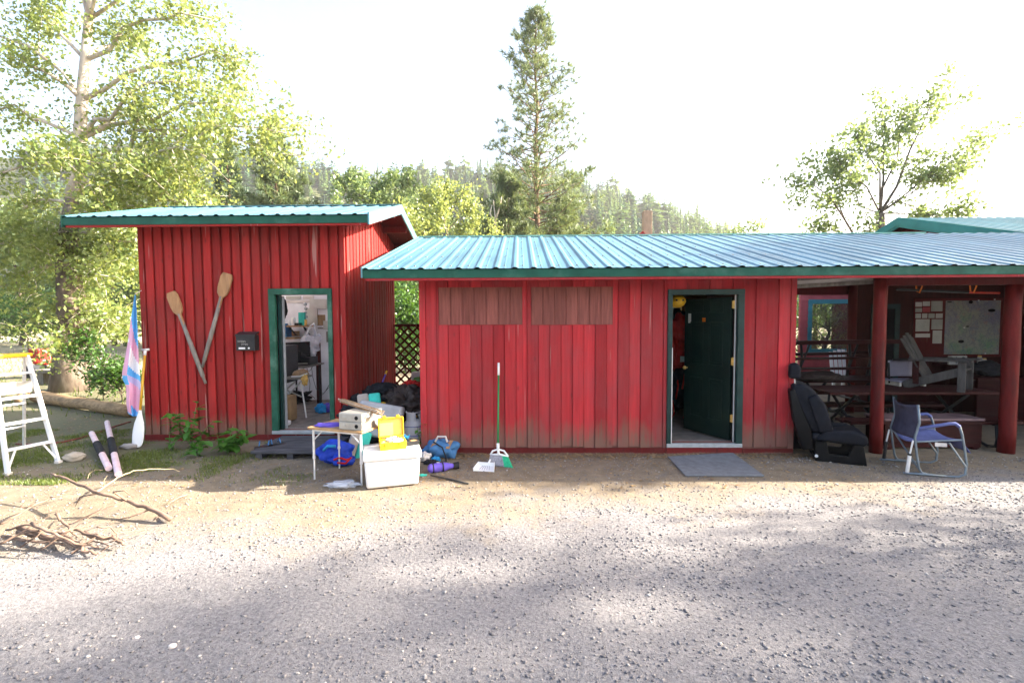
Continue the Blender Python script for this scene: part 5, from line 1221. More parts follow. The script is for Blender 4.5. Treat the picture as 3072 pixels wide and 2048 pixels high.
# ------------------------------------------------------------------ front step and the clutter between the sheds
q = [G(725, 1378), G(800, 1330), G(1012, 1322), G(972, 1388)]; t = thing('wooden_step', 'low black plank platform in front of the left doorway', 'step', (q[0] + q[2]) / 2)
x0, x1, y0, y1 = q[0].x + .12, q[3].x + .0, 5.95, 6.78
for k in range(5):
    yy = y0 + (y1 - y0) * k / 5; mb = MB(); mb.box((x0, yy + .004, .075), (x1, yy + (y1 - y0) / 5 - .004, .112 + .002 * (k % 2))); mb.build('plank', M['step'], t, bevel=.004)
for x in (x0 + .1, (x0 + x1) / 2, x1 - .1): mb = MB(); mb.box((x - .04, y0 + .02, -.005), (x + .04, y1, .074)); mb.build('bearer', M['step'], t)
for k, (px, py, a, lab) in enumerate(((795, 1338, .5, 'left dark sandal lying on the black step'), (828, 1332, .9, 'right dark sandal lying on the black step'))):
    c = G(px, py, .115); SM = RZ(a, c); t = thing('sandal', lab, 'sandal', c, 'pair of sandals on the step'); mb = MB(); mb.prism([(-.13, -.04), (-.05, -.045), (.08, -.05), (.13, -.02), (.13, .03), (.06, .05), (-.06, .04), (-.13, .03)], .022, SM @ Matrix.Rotation(R_(90), 4, 'X') @ Matrix.Translation((0, -.022, 0))); 
    mb.build('sole', M['black'], t, bevel=.005)
    mb = MB(); mb.tube([SM @ V(.04, -.05, .02), SM @ V(.05, 0, .07), SM @ V(.04, .05, .02)], .008, 6); mb.tube([SM @ V(-.07, -.04, .02), SM @ V(-.06, 0, .075), SM @ V(-.07, .04, .02)], .008, 6); mb.build('strap', M['duffel'], t, smooth=True)
# folding camp table
A, B, Cc = G(944, 1437), G(1085, 1456), G(980, 1405); TZ = .585
ex = (B - A); ex.z = 0; TW = ex.length; ex.normalize(); ey = V(-ex.y, ex.x, 0); TD = .42
TM = Matrix((ex, ey, V(0, 0, 1))).transposed().to_4x4(); TM.translation = V(A.x, A.y, 0)
t = thing('camp_table', 'small folding table with wooden top and aluminium legs', 'table', A)
mb = MB(); mb.box((-.05, -.04, TZ), (TW + .05, TD + .03, TZ + .022), M=TM); mb.build('table_top', M['table_wood'], t, bevel=.004)
for x, y in ((.0, 0), (TW, 0), (0, TD), (TW, TD)):
    mb = MB(); mb.tube([TM @ V(x, y, .26), TM @ V(x, y, TZ)], .0135, 10); mb.tube([TM @ V(x, y, 0), TM @ V(x, y, .26)], .010, 10); mb.tube([TM @ V(x, y, .24), TM @ V(x, y, .27)], .017, 10); l = mb.build('leg', M['alu'], t)
    mb = MB(); s = 1 if x < .1 else -1; mb.tube([TM @ V(x, y, TZ - .13), TM @ V(x + s * .14, y, TZ - .005)], .007, 8); mb.build('brace', M['alu'], t)
for y in (0, TD): mb = MB(); mb.box((0.02, y - .012, TZ - .022), (TW - .02, y + .012, TZ - .001), M=TM); mb.build('apron', M['alu'], t)
# steel drawers on the table
BM_ = TM @ Matrix.Translation((TW - .28, .0, TZ + .0225)); t = thing('drawer_box', 'grey metal box of two drawers standing on the small table', 'box', BM_.translation)
mb = MB(); mb.box((0, 0.004, 0), (.31, .36, .185), M=BM_); mb.build('case', M['grey_metal'], t, bevel=.003)
for k in range(2):
    mb = MB(); mb.box((.004, -.010, .004 + k * .092), (.306, .003, .088 + k * .092), M=BM_); dr = mb.build('drawer', M['grey_metal'], t, bevel=.003)
    for x, m_ in ((.075, 'grey_metal'), (.235, 'dark')):
        mb = MB(); mb.lathe([(.022, 0), (.022, .004), (.014, .006)], (0, 0, 0), 16, BM_ @ Matrix.Translation((x, -.0105, .046 + k * .092)) @ Matrix.Rotation(R_(90), 4, 'X')); mb.build('finger_hole', M[m_], dr, label='dark round finger hole' if m_ == 'dark' else None)
# bundle of wooden poles lying on the drawer box
a, b = P(1024, 1202, 5.55), P(1142, 1246, 5.08); b.z = max(b.z, TZ + .20); a.z = max(a.z, TZ + .26)
t = thing('stake_bundle', 'bundle of thin pale stakes lying on the metal drawer box', 'stakes', (a + b) / 2); rr = random.Random(2); dv = (b - a).normalized(); s1 = dv.cross(V(0, 0, 1)).normalized(); s2 = s1.cross(dv)
for k in range(12):
    o1 = s1 * rr.uniform(-.035, .035) + s2 * (rr.uniform(-.03, .03)); sh = dv * rr.uniform(-.02, .03)
    mb = MB(); mb.tube([a + o1 * .9 + sh, b + o1 * 1.1 + sh], .0065, 6); mb.build('stake', M['old_wood'] if k % 3 else M['offwhite'], t)
mb = MB(); mb.grid(lambda u, v: a + (b - a) * (.72 + .2 * u) + s1 * (.07 * (v - .5)) + s2 * (-.05 + .02 * math.sin(u * 9 + v * 5)), 8, 5); mb.build('clear_wrap', M['clear'], t, smooth=True)
c = TM @ V(.13, .10, TZ + .03); mb = MB(); mb.blob(c, (.15, .09, .022), 15, .35, flat=-.008); mb.build('purple_pouch', M['purple'], smooth=True, label='flat purple pouch lying on the small wooden table', cat='pouch')
# blue life jacket under the table
c = G(1000, 1395); t = thing('life_jacket', 'crumpled blue and red life jacket under the small table', 'life jacket', c)
mb = MB(); mb.blob(c + V(-.02, .12, .14), (.22, .15, .15), 3, .32, 1.7, flat=-.14); mb.build('body', M['blue'], t, smooth=True)
mb = MB(); mb.blob(c + V(.12, -.02, .07), (.15, .09, .07), 5, .35, 1.9, flat=-.06); mb.build('panel', M['blue'], t, smooth=True)
mb = MB(); mb.tube([c + V(.05, -.10, .1), c + V(.12, -.11, .13), c + V(.2, -.10, .10), c + V(.25, -.06, .12), c + V(.2, -.12, .06), c + V(.1, -.12, .07)], .014, 6); mb.build('strap', M['red_cloth'], t, smooth=True)
mb = MB(); mb.tube([c + V(-.1, -.04, .2), c + V(-.04, -.06, .26), c + V(.05, -.04, .25)], .02, 6); mb.build('collar', M['sky_blue'], t, smooth=True)
# pads and bags heaped in the gap
def rounded(name, lo, hi, mat, parent, Mx=None, bev=.05, **k):
    mb = MB(); mb.box(lo, hi, M=Mx); return mb.build(name, mat, parent, bevel=bev, seg=4, smooth=True, **k)
c = P(1140, 1262, 6.35); t = thing('foam_block', 'big soft grey foam block leaning in the gap between the sheds', 'pad', (c.x, c.y, .1))
rounded('block', (-.30, -.12, -.22), (.29, .12, .24), M['pad_grey'], t, Matrix.Translation((c.x, c.y, c.z)) @ Matrix.Rotation(R_(10), 4, 'Y') @ Matrix.Rotation(R_(-12), 4, 'X'), .04)
mb = MB(); q = Matrix.Translation((c.x, c.y, c.z)) @ Matrix.Rotation(R_(10), 4, 'Y') @ Matrix.Rotation(R_(-12), 4, 'X'); mb.box((-.304, -.125, -.06), (.294, .125, -.045), M=q); mb.build('seam', M['tarp'], t)
for k, (pt, pb_, w_, lab) in enumerate((((1108, 1180), (1112, 1250), .17, 'upper teal and tan foam pad above the grey block'), ((1090, 1290), (1060, 1385), .14, 'lower teal and tan foam pad leaning behind the small table'))):
    y_ = 6.5 if k == 0 else 6.05; a, b = P(*pb_, y_), P(*pt, y_ + .12); ang = math.atan2((b - a).x, (b - a).z); L = (b - a).length
    Mx = Matrix.Translation((a + b) / 2) @ Matrix.Rotation(ang, 4, 'Y') @ Matrix.Rotation(R_(-14), 4, 'X') @ Matrix.Rotation(R_(18), 4, 'Z'); t = thing('foam_pad', lab, 'pad', (a.x, a.y, max(0, a.z)))
    rounded('core', (-w_ * .95, -.06, -L / 2), (-.01, .06, L / 2), M['pad_tan'], t, Mx, .03); rounded('cover', (-.009, -.065, -L / 2 + .01), (w_ * .9, .065, L / 2 - .01), M['teal'], t, Mx, .03)
c = G(1050, 1383); mb = MB(); mb.blob(V(c.x, c.y + .25, .12), (.07, .05, .14), 9, .3); mb.build('dark_shoe', M['black_soft'], smooth=True, label='dark green edged shoe propped behind the table legs', cat='shoe')
for k, (px, py, y_, s, mt, lab, sd) in enumerate((
        (1225, 1215, 6.95, (.34, .26, .24), 'tarp', 'large crumpled brown black tarp heaped against the long shed', 21), (1150, 1185, 7.1, (.26, .22, .15), 'black_soft', 'black bag lying on top behind the teal pad', 22), (1248, 1250, 7.05, (.22, .18, .24), 'tarp', 'lower dark tarp fold behind the gas bottle', 23), (1115, 1260, 7.0, (.4, .3, .34), 'black_soft', 'black sack at the bottom of the heap behind the grey block', 24), (1235, 1162, 7.3, (.15, .12, .09), 'red_cloth', 'bright red bag on top of the dark tarp', 25))):
    c = P(px, py, y_); mb = MB(); mb.blob(c, s, sd, .75, 2.0, ridge=True, flat=-c.z + .005 if c.z - s[2] < .05 else None, sub=5)
    mb.build({'tarp': 'crumpled_tarp', 'black_soft': 'black_bag', 'red_cloth': 'red_bag'}[mt], M[mt], smooth=True, label=lab, cat='tarp' if mt == 'tarp' else 'bag')
c = P(1205, 1280, 7.2); mb = MB(); mb.blob(V(c.x, c.y, .3), (.45, .3, .34), 26, .6, 1.8, ridge=True, flat=-.3); mb.build('crumpled_tarp', M['tarp'], smooth=True, label='widest dark tarp filling the bottom of the gap', cat='tarp')
c = P(1255, 1140, 7.45); mb = MB(); mb.blob(c, (.08, .08, .05), 28, .3); mb.build('green_bag', M['weed'], smooth=True, label='small pale green bag above the bright red bag', cat='bag')
a, b = P(1145, 1205, 6.75), P(1178, 1218, 6.7); mb = MB(); mb.grid(lambda u, v: a + (b - a) * u + V(0, -.02 - .05 * v, -.05 * v + .02 * math.sin(5 * u)), 5, 4); mb.build('yellow_cloth', M['yellow'], smooth=True, solid=.004, label='scrap of yellow cloth on the dark tarp heap', cat='cloth')
a, b = P(1140, 1165, 7.2), P(1160, 1113, 7.6); mb = MB(); mb.tube([a, a + (b - a) * .8], .012, 8); t = thing('tool_handle', 'blue tool handle with yellow end sticking up from the heap', 'tool', a); mb.build('handle', M['purple'], t); mb = MB(); mb.tube([a + (b - a) * .8, b], .016, 8); mb.build('end_grip', M['yellow'], t)
a = P(1262, 1130, 9.0); mb = MB(); mb.box((a.x - .16, 8.9, .5), (a.x + .1, 9.1, a.z + .1)); mb.build('pale_crate', M['offwhite'], bevel=.01, label='pale crate standing behind the heap by the lattice', cat='crate')
# gas bottle in a red crate
c = G(1241, 1336); cy = c.y + .02; c.y -= .17; t = thing('gas_bottle', 'white gas bottle standing in the gap left of the long shed', 'gas bottle', (c.x, cy, .06))
mb = MB(); mb.lathe([(.10, 0), (.11, .02), (.15, .05), (.155, .09), (.155, .22), (.15, .25), (.11, .30), (.05, .325), (.03, .33)], (c.x, cy, .06), 22); mb.build('tank', M['white_paint'], t, smooth=True)
mb = MB()
for a0 in (0, math.pi):
    mb.grid(lambda u, v: V(c.x + .10 * math.cos(a0 - .2 + u * 2.3), cy + .10 * math.sin(a0 - .2 + u * 2.3), .06 + .30 + v * .13), 10, 1)
mb.build('collar', M['white_paint'], t, solid=.006)
mb = MB(); mb.tube([V(c.x + .103 * math.cos(k * .3), cy + .103 * math.sin(k * .3), .49) for k in range(22)], .008, 6); mb.build('handle_ring', M['white_paint'], t, smooth=True)
mb = MB(); mb.tube([(c.x, cy, .38), (c.x, cy, .45)], .022, 10); mb.tube([(c.x, cy, .43), (c.x + .05, cy - .03, .43)], .016, 8); mb.build('valve', M['brass'], t)
for z in (.11, .24): mb = MB(); mb.tube([V(c.x + .158 * math.cos(k * .3), cy + .158 * math.sin(k * .3), .06 + z) for k in range(22)], .004, 5); mb.build('blue_stripe', M['blue'], t)
t = thing('red_tub', 'shallow red plastic tub in front of the gas bottle', 'tub', (c.x, c.y, 0))
mb = MB()
for lo, hi in (((-.17, -.06, 0), (.19, -.04, .11)), ((-.17, -.04, 0), (-.15, .36, .11)), ((.17, -.04, 0), (.19, .36, .11)), ((-.15, -.04, 0), (.17, .36, .02)), ((-.15, .34, .02), (.17, .36, .11))): mb.box(V(c.x, c.y, 0) + V(*lo), V(c.x, c.y, 0) + V(*hi))
mb.build('shell', M['red_plastic'], t, bevel=.004); mb = MB(); mb.tube([V(c.x - .18, c.y - .07, .11), V(c.x + .2, c.y - .07, .11)], .014, 8); mb.build('rim', M['red_plastic'], t, smooth=True)
# cooler with open yellow case
A, B = G(1094, 1474), G(1262, 1456); ex = (B - A); CWd = ex.length; ex.normalize(); ey = V(-ex.y, ex.x, 0); KM = Matrix((ex, ey, V(0, 0, 1))).transposed().to_4x4(); KM.translation = A
t = thing('cool_box', 'big white cooler with closed lid on the dirt in front of the sheds', 'cooler', A); CD, CH = .40, .40
mb = MB(); mb.add([KM @ V(*p) for p in ((.02, .02, .01), (CWd - .02, .02, .01), (CWd - .02, CD - .02, .01), (.02, CD - .02, .01), (0, 0, CH - .09), (CWd, 0, CH - .09), (CWd, CD, CH - .09), (0, CD, CH - .09))], [(0, 3, 2, 1), (4, 5, 6, 7), (0, 1, 5, 4), (1, 2, 6, 5), (2, 3, 7, 6), (3, 0, 4, 7)]); mb.build('body', M['white_plastic'], t, bevel=.028, seg=4, smooth=True)
mb = MB(); mb.box((-.015, -.015, CH - .088), (CWd + .015, CD + .015, CH), M=KM); mb.build('lid', M['white_plastic'], t, bevel=.022, seg=4, smooth=True)
for x in (.18, CWd - .12): mb = MB(); mb.lathe([(.009, 0), (.009, .003)], (0, 0, 0), 10, KM @ Matrix.Translation((x, -.0155, CH - .045)) @ Matrix.Rotation(R_(90), 4, 'X')); mb.build('rivet', M['grey_metal'], t)
YM = KM @ Matrix.Translation((.17, .06, CH + .001)) @ Matrix.Rotation(R_(4), 4, 'Z'); t = thing('yellow_case', 'open yellow hard case sitting on the white cooler', 'case', YM.translation)
W_, D_, H_ = .28, .20, .085
def tray(mb, w, d, h, th, Mx, mi=0):
    mb.box((0, 0, 0), (w, d, th), mi, Mx); mb.box((0, 0, th), (w, th, h), mi, Mx); mb.box((0, d - th, th), (w, d, h), mi, Mx); mb.box((0, th, th), (th, d - th, h), mi, Mx); mb.box((w - th, th, th), (w, d - th, h), mi, Mx)
mb = MB(); tray(mb, W_, D_, H_, .012, YM); mb.build('base', M['yellow'], t, bevel=.005)
LM = YM @ Matrix.Translation((0, D_ + .005, H_ + .005)) @ Matrix.Rotation(R_(96), 4, 'X'); LM = YM @ Matrix.Translation((0, D_ + .055, H_ + .002)) @ Matrix.Rotation(R_(84), 4, 'X')
mb = MB(); tray(mb, W_, D_ + .02, .05, .012, LM); ld = mb.build('lid', M['yellow'], t, bevel=.006)
mb = MB(); mb.box((.016, .016, .0125), (W_ - .016, D_ + .004, .016), M=LM); mb.build('lining', M['yellow_in'], ld)
for x in (.05, .20): mb = MB(); mb.box((x, D_ + .018, .01), (x + .035, D_ + .045, .055), M=LM); mb.build('latch', M['yellow'], ld, bevel=.004)
for x in (.05, .20): mb = MB(); mb.box((x, -.012, .03), (x + .04, .001, .075), M=YM); mb.build('latch', M['yellow'], t, bevel=.003)
mb = MB(); mb.blob(YM @ V(.16, .09, .07), (.075, .06, .05), 14, .6, 2.2); mb.build('white_cloth', M['white_paint'], smooth=True, label='crumpled white cloth stuffed in the open yellow case', cat='cloth')
mb = MB(); mb.blob(YM @ V(.05, .1, .05), (.05, .07, .035), 16, .4, 2.2); mb.build('paper_pad', M['yellow_in'], smooth=True, label='pale yellow padding at the left inside the open yellow case', cat='padding')
c = KM @ V(.52, .24, CH + .02); t = thing('black_wallet', 'black box with blue tape lying on the cooler right of the case', 'box', c)
mb = MB(); mb.box((-.08, -.05, -.019), (.07, .06, .03), M=RZ(.6, c)); mb.build('box', M['black'], t, bevel=.004); mb = MB(); mb.box((-.03, -.053, .0305), (.04, .0, .034), M=RZ(.6, c)); mb.build('tape', M['cardboard'], t)
c = KM @ V(.44, .33, CH + .045); mb = MB()
for k in range(5): mb.grid(lambda u, v: c + V(.06 * math.cos(k * 1.2 + v) * u, .05 * math.sin(k * 1.2 + v) * u, .07 * u - .05 + .03 * math.sin(v * 3)), 3, 4)
mb.build('blue_ribbon', M['sky_blue'], smooth=True, solid=.002, label='crumpled bright blue ribbon beside the black box on the cooler', cat='ribbon')
c = G(1030, 1462); mb = MB(); mb.blob(c + V(0, .02, .03), (.17, .07, .035), 17, .5, 2.0, flat=-.028); mb.build('clear_bag', M['clear'], smooth=True, label='clear plastic bag lying on the ground left of the cooler', cat='bag')
mb = MB(); mb.blob(c + V(-.02, -.0, .022), (.05, .03, .018), 18, .3, flat=-.018); mb.build('foil_wrapper', M['alu'], smooth=True, label='small shiny wrapper inside the clear bag on the ground', cat='wrapper')
# duffel, roll, straps, stick
c = G(1322, 1382); t = thing('duffel_bag', 'faded blue duffel bag with tan patches at the foot of the long shed', 'bag', c)
mb = MB(); mb.blob(c + V(-.02, .16, .115), (.23, .13, .13), 33, .35, 1.6, flat=-.112); mb.build('body', M['duffel'], t, smooth=True)
for dx in (-.14, .06): mb = MB(); mb.grid(lambda u, v: c + V(dx + .05 * u + .04 * v, .035 - .0 * v + .09 * v, .17 + .085 * v ** .7 - .02), 3, 5); mb.build('patch', M['oar_wood'], t, solid=.006)
mb = MB(); mb.tube([c + V(-.08, .06, .23), c + V(-.05, .10, .29), c + V(.05, .10, .29), c + V(.08, .06, .23)], .014, 8); mb.build('carry_handle', M['offwhite'], t, smooth=True)
mb = MB(); mb.tube([c + V(-.1, .05, .235), c + V(.02, .02, .17), c + V(.07, -.02, .06), c + V(.08, -.06, .012)], .009, 6); mb.build('strap', M['black_soft'], t, smooth=True)
a, b = G(1284, 1418), G(1362, 1408); a.z = b.z = .05; t = thing('purple_roll', 'purple rolled dry bag with black end on the dirt right of the cooler', 'bag', a)
mb = MB(); n = 12; mb.tube([a + (b - a) * (k / n) for k in range(n + 1)], [.03, .052, .056, .054, .057, .055, .053, .056, .05, .042, .034, .028, .022], 14); mb.build('body', M['purple'], t, smooth=True)
mb = MB(); mb.tube([b - (b - a) * .02, b + (b - a) * .18], [.034, .042], 12); mb.build('cap', M['black_soft'], t)
for f in (.18, .55): mb = MB(); q = a + (b - a) * f; dd = (b - a).normalized() * .007; mb.tube([q - dd, q + dd], .060, 14); mb.build('strap', M['black'], t)
for k, (px, py, s, mt, lab) in enumerate(((1270, 1382, (.09, .06, .06), 'offwhite', 'pale sandal sole beside the blue duffel'), (1292, 1392, (.10, .05, .03), 'black_soft', 'black webbing heap between cooler and duffel'), (1308, 1384, (.05, .03, .035), 'sky_blue', 'turquoise strap buckle in the black webbing'), (1268, 1427, (.05, .02, .012), 'teal', 'small turquoise strip on the dirt by the cooler'), (1318, 1400, (.04, .03, .03), 'white_paint', 'white scrap beside the black webbing'))):
    c = G(px, py); mb = MB(); mb.blob(c + V(0, 0, s[2] * .8), s, 40 + k, .5, 2.2, flat=-s[2] * .75); mb.build(['pale_shoe', 'webbing', 'buckle', 'strap_end', 'scrap'][k], M[mt], smooth=True, label=lab, cat=['shoe', 'webbing', 'buckle', 'strap', 'scrap'][k])
mb = MB(); mb.tube([G(1292, 1425, .03), G(1345, 1436, .012), G(1405, 1450, .012)], .010, 8); mb.build('black_rod', M['black'], smooth=True, label='thin black rod lying on the dirt below the purple roll', cat='rod')
# broom and dustpan
b = G(1499, 1396); tp = P(1496, 1088, 6.17); t = thing('broom', 'green handled angle broom leaning on the long shed wall', 'broom', b); hb = P(1494, 1345, 5.86)
mb = MB(); mb.tube([hb, hb + (tp - hb) * .86], .0115, 10); mb.build('handle', M['broom_green'], t, smooth=True)
mb = MB(); mb.tube([hb + (tp - hb) * .85, tp], .0145, 10); mb.build('grip', M['white_plastic'], t, smooth=True)
mb = MB(); q = [P(1471, 1364, 5.83), P(1478, 1352, 5.84), P(1494, 1347, 5.86), P(1512, 1352, 5.84), P(1525, 1369, 5.82)]
mb.tube(q, .012, 8); mb.tube([q[0], P(1498, 1362, 5.83), q[-1]], .013, 8); mb.tube([hb - (tp - hb) * .0, P(1496, 1362, 5.83)], .016, 8); mb.tube([hb - (tp - hb) * .02, hb + (tp - hb) * .06], .019, 10); mb.build('head', M['white_plastic'], t, smooth=True)
def brush(u0, u1, mat, nm):
    tl, tr_, bl, br = P(1472, 1363, 5.83), P(1524, 1370, 5.82), G(1462, 1394), G(1538, 1402)
    mb = MB(); n = 26; rr = random.Random(5)
    for k in range(n):
        u = u0 + (u1 - u0) * (k + .5) / n
        for dy in (-.018, .018):
            a = tl + (tr_ - tl) * u + V(0, dy * .6, 0); e = bl + (br - bl) * u + V(rr.uniform(-.004, .004), dy + rr.uniform(-.006, .006), .004); mb.bar(a, e, .0075 * abs(u1 - u0) * 1.5 + .002, .012, up=(0, 1, 0))
    mb.build(nm, mat, t)
brush(0, .66, M['bristle'], 'bristles'); brush(.66, 1, M['bristle_green'], 'bristles')
c = G(1455, 1408); t = thing('dust_pan', 'pale plastic dustpan lying flat by the broom', 'dustpan', c); DMx = RZ(R_(-8), c)
mb = MB(); mb.add([DMx @ V(*p) for p in ((-.13, -.08, .004), (.13, -.08, .004), (.10, .09, .02), (-.10, .09, .02), (-.13, -.08, .009), (.13, -.08, .009), (.10, .09, .026), (-.10, .09, .026))], [(0, 3, 2, 1), (4, 5, 6, 7), (0, 1, 5, 4), (1, 2, 6, 5), (2, 3, 7, 6), (3, 0, 4, 7)])
mb.bar(DMx @ V(-.125, -.08, .02), DMx @ V(-.10, .09, .05), .008, .04); mb.bar(DMx @ V(.125, -.08, .02), DMx @ V(.10, .09, .05), .008, .04); mb.bar(DMx @ V(-.1, .09, .04), DMx @ V(.1, .09, .04), .008, .045); mb.build('pan', M['white_plastic'], t)
mb = MB(); mb.tube([DMx @ V(.02, .09, .05), DMx @ V(.03, .17, .07)], .012, 8); mb.build('handle', M['white_plastic'], t)
for k in range(5): mb = MB(); mb.bar(DMx @ V(-.06 + .03 * k, -.04, .013), DMx @ V(-.04 + .02 * k, .07, .025), .004, .006); mb.build('ridge', M['bristle'], t)
# mat before the right door
q = [G(2003, 1373), G(2198, 1361), G(2293, 1431), G(2056, 1430)]; mb = MB()
mb.add([p + V(0, 0, .006) for p in q] + [p + V(0, 0, .022) for p in q], [(3, 2, 1, 0), (4, 5, 6, 7), (0, 1, 5, 4), (1, 2, 6, 5), (2, 3, 7, 6), (3, 0, 4, 7)]); 
mb.f = [tuple(reversed(f)) for f in mb.f]; mb.build('door_mat', M['mat'], label='flat grey sheet lying on the ground before the right doorway', cat='mat', bevel=.004)
# ------------------------------------------------------------------ inside the left shed
yb = LY1 - .12
mb = MB(); a = P(955, 1040, 9.2); mb.box((a.x - .035, 9.15, .16), (a.x + .035, 9.23, 1.36)); mb.build('brown_pole', M['picnic'], label='brown wooden upright standing inside the left shed', cat='post')
z = P(900, 976, 9.3).z; a, b = P(862, 976, 9.3), P(928, 976, 9.3); t = thing('wall_shelf', 'narrow shelf on the white wall inside the left shed', 'shelf', (a.x, 9.4, z))
mb = MB(); mb.box((a.x, 9.2, z - .03), (b.x, yb - .05, z)); mb.build('board', M['old_wood'], t)
for x in (a.x + .08, b.x - .08): mb = MB(); mb.bar((x, 9.22, z - .03), (x, yb - .05, z - .2), .02, .02); mb.build('bracket', M['black'], t)
for k, (px, w_, h_, mt, nm, lab) in enumerate(((867, .05, .10, 'white_paint', 'white_mug', 'white mug at the left end of the shelf'), (880, .09, .16, 'white_paint', 'white_jar', 'white jar with blue wire on the shelf'), (896, .16, .05, 'black', 'black_tool', 'low black tool on the shelf'), (906, .12, .26, 'teal', 'green_book', 'upright green picture leaning on the shelf'), (916, .06, .12, 'brass', 'brass_tin', 'small shiny tin at the right end of the shelf'))):
    p = P(px, 976, 9.26); mb = MB(); 
    if nm in ('white_mug', 'white_jar', 'brass_tin'): mb.lathe([(w_ * .45, 0), (w_ * .5, .01), (w_ * .5, h_ * .8), (w_ * .4, h_)], (p.x, 9.27, z + .001), 12)
    else: mb.box((p.x - w_ / 2, 9.24, z + .001), (p.x + w_ / 2, 9.30, z + h_))
    mb.build(nm, M[mt], label=lab + ' inside the left shed', cat={'white_mug': 'mug', 'white_jar': 'jar', 'black_tool': 'tool', 'green_book': 'picture', 'brass_tin': 'tin'}[nm])
mb = MB(); p = P(916, 926, 9.42); 
for k in range(9): mb.lathe([(.0, 0), (.035, .02), (.035, .06), (0, .08)], (p.x + .01 * (k % 2), 9.42, p.z - k * .085 + .05), 8)
mb.build('hanging_chain', M['sill'], smooth=True, label='string of pale beads hanging above the shelf in the left shed', cat='chain')
c = P(932, 1028, 8.9); t = thing('shopping_bag', 'pale plastic bag hanging on the white wall inside the left shed', 'bag', c)
mb = MB(); mb.blob(c + V(0, 0, -.03), (.17, .12, .20), 51, .4, 1.8); mb.build('body', M['clear'], t, smooth=True)
mb = MB(); mb.tube([c + V(-.1, 0, .12), c + V(-.02, .02, .30), c + V(.06, .04, .38)], [.03, .02, .008], 8); mb.tube([c + V(.1, 0, .12), c + V(.07, .02, .28), c + V(.06, .04, .38)], [.03, .02, .008], 8); mb.build('handle', M['clear'], t, smooth=True)
z = P(900, 1096, 8.6).z; a, b = P(845, 1096, 8.6), P(936, 1096, 8.6)
t = thing('desk', 'small desk holding a monitor and printer inside the left shed', 'desk', ((a.x + b.x) / 2, 8.7, .16))
mb = MB(); mb.box((a.x, 8.35, z - .025), (b.x, 9.15, z)); mb.build('top', M['grey_wood'], t)
for x, y in ((a.x + .05, 9.05), (b.x - .06, 9.05), (a.x + .05, 8.45)): mb = MB(); mb.tube([(x, y, .16), (x, y, z - .025)], .018, 8); mb.build('leg', M['black'], t)
p = P(876, 1095, 8.35); mb = MB(); t = thing('monitor', 'black computer monitor seen from its edge in the left shed', 'monitor', (p.x, 8.5, z))
mb.box((-.28, -.022, .06), (.28, .022, .44), M=RZ(R_(62), (p.x, 8.55, z))); mb.build('screen', M['screen'], t, bevel=.01); mb = MB(); mb.lathe([(.10, 0), (.10, .012), (.02, .02), (.02, .12)], (p.x, 8.6, z), 14); mb.build('stand', M['black'], t)
p = P(850, 1120, 7.9); mb = MB(); mb.box((p.x - .12, 7.75, .75), (p.x + .12, 8.2, 1.38)); mb.build('computer_tower', M['black'], bevel=.01, label='black computer case standing at the left inside the left doorway', cat='computer')
p = P(912, 1090, 8.7); t = thing('printer', 'low black printer on the desk inside the left shed', 'printer', (p.x, 8.8, z)); mb = MB(); mb.box((p.x - .2, 8.6, z + .001), (p.x + .16, 8.95, z + .15)); mb.build('body', M['black'], t, bevel=.015); mb = MB(); mb.box((p.x - .16, 8.56, z + .03), (p.x + .12, 8.599, z + .05)); mb.build('tray', M['grey_metal'], t)
# folding stand in the doorway
yS = 7.75; zt = P(890, 1130, yS).z; t = thing('folding_stand', 'grey folding stand with crossed legs just inside the left doorway', 'stand', (P(890, 1250, yS).x, yS, .16))
a, b = P(838, 1150, yS), P(912, 1135, yS); mb = MB(); mb.box((a.x, yS - .1, zt - .03), (b.x, yS + .3, zt)); mb.build('top', M['grey_wood'], t)
for q in (((840, 1160), (905, 1190)), ((845, 1205), (905, 1142)), ((838, 1185), (885, 1145))): mb = MB(); mb.tube([P(*q[0], yS), P(*q[1], yS)], .014, 8); mb.build('strut', M['grey_metal'], t)
p = P(902, 1140, yS); e = G(911, 1257, .165); mb = MB(); mb.tube([p, V(e.x, yS + .0, .17)], .013, 8); mb.build('leg', M['alu'], t)
mb = MB(); mb.tube([p + V(-.35, .2, 0), V(e.x - .35, yS + .2, .17)], .013, 8); mb.build('leg', M['alu'], t)
c = P(898, 1122, yS); t = thing('cap', 'tan cap with white band lying on the folding stand', 'cap', c); mb = MB(); mb.blob(V(c.x, yS + .05, zt + .05), (.13, .12, .07), 52, .2, flat=-.05); mb.build('crown', M['old_wood'], t, smooth=True); mb = MB(); mb.tube([V(c.x - .1, yS - .07, zt + .012), V(c.x + .05, yS - .09, zt + .02), V(c.x + .15, yS - .03, zt + .06)], .012, 6); mb.build('band', M['white_paint'], t)
c = P(915, 1140, yS - .1); mb = MB(); mb.blob(c, (.05, .03, .08), 53, .6, 2); mb.build('gold_tag', M['brass'], smooth=True, label='golden cloth scrap hanging at the corner of the folding stand', cat='cloth')
p = P(856, 1260, 7.5); mb = MB(); mb.box((p.x - .11, 7.45, .161), (p.x + .11, 7.7, .58)); mb.build('brown_sack', M['cardboard'], bevel=.03, smooth=True, seg=3, label='brown paper sack on the floor inside the left doorway', cat='sack')
p = G(855, 1277, .165); mb = MB(); mb.blob(p + V(0, .05, .035), (.06, .09, .04), 54, .3, flat=-.03); mb.build('white_shoe', M['white_paint'], smooth=True, label='white shoe by the threshold of the left doorway', cat='shoe')
p = G(963, 1238, .165); mb = MB(); mb.blob(p + V(0, 0, .075), (.09, .08, .085), 55, .6, 2.2, flat=-.07); mb.build('blue_bag', M['sky_blue'], smooth=True, label='small blue bag on the floor inside the left shed', cat='bag')
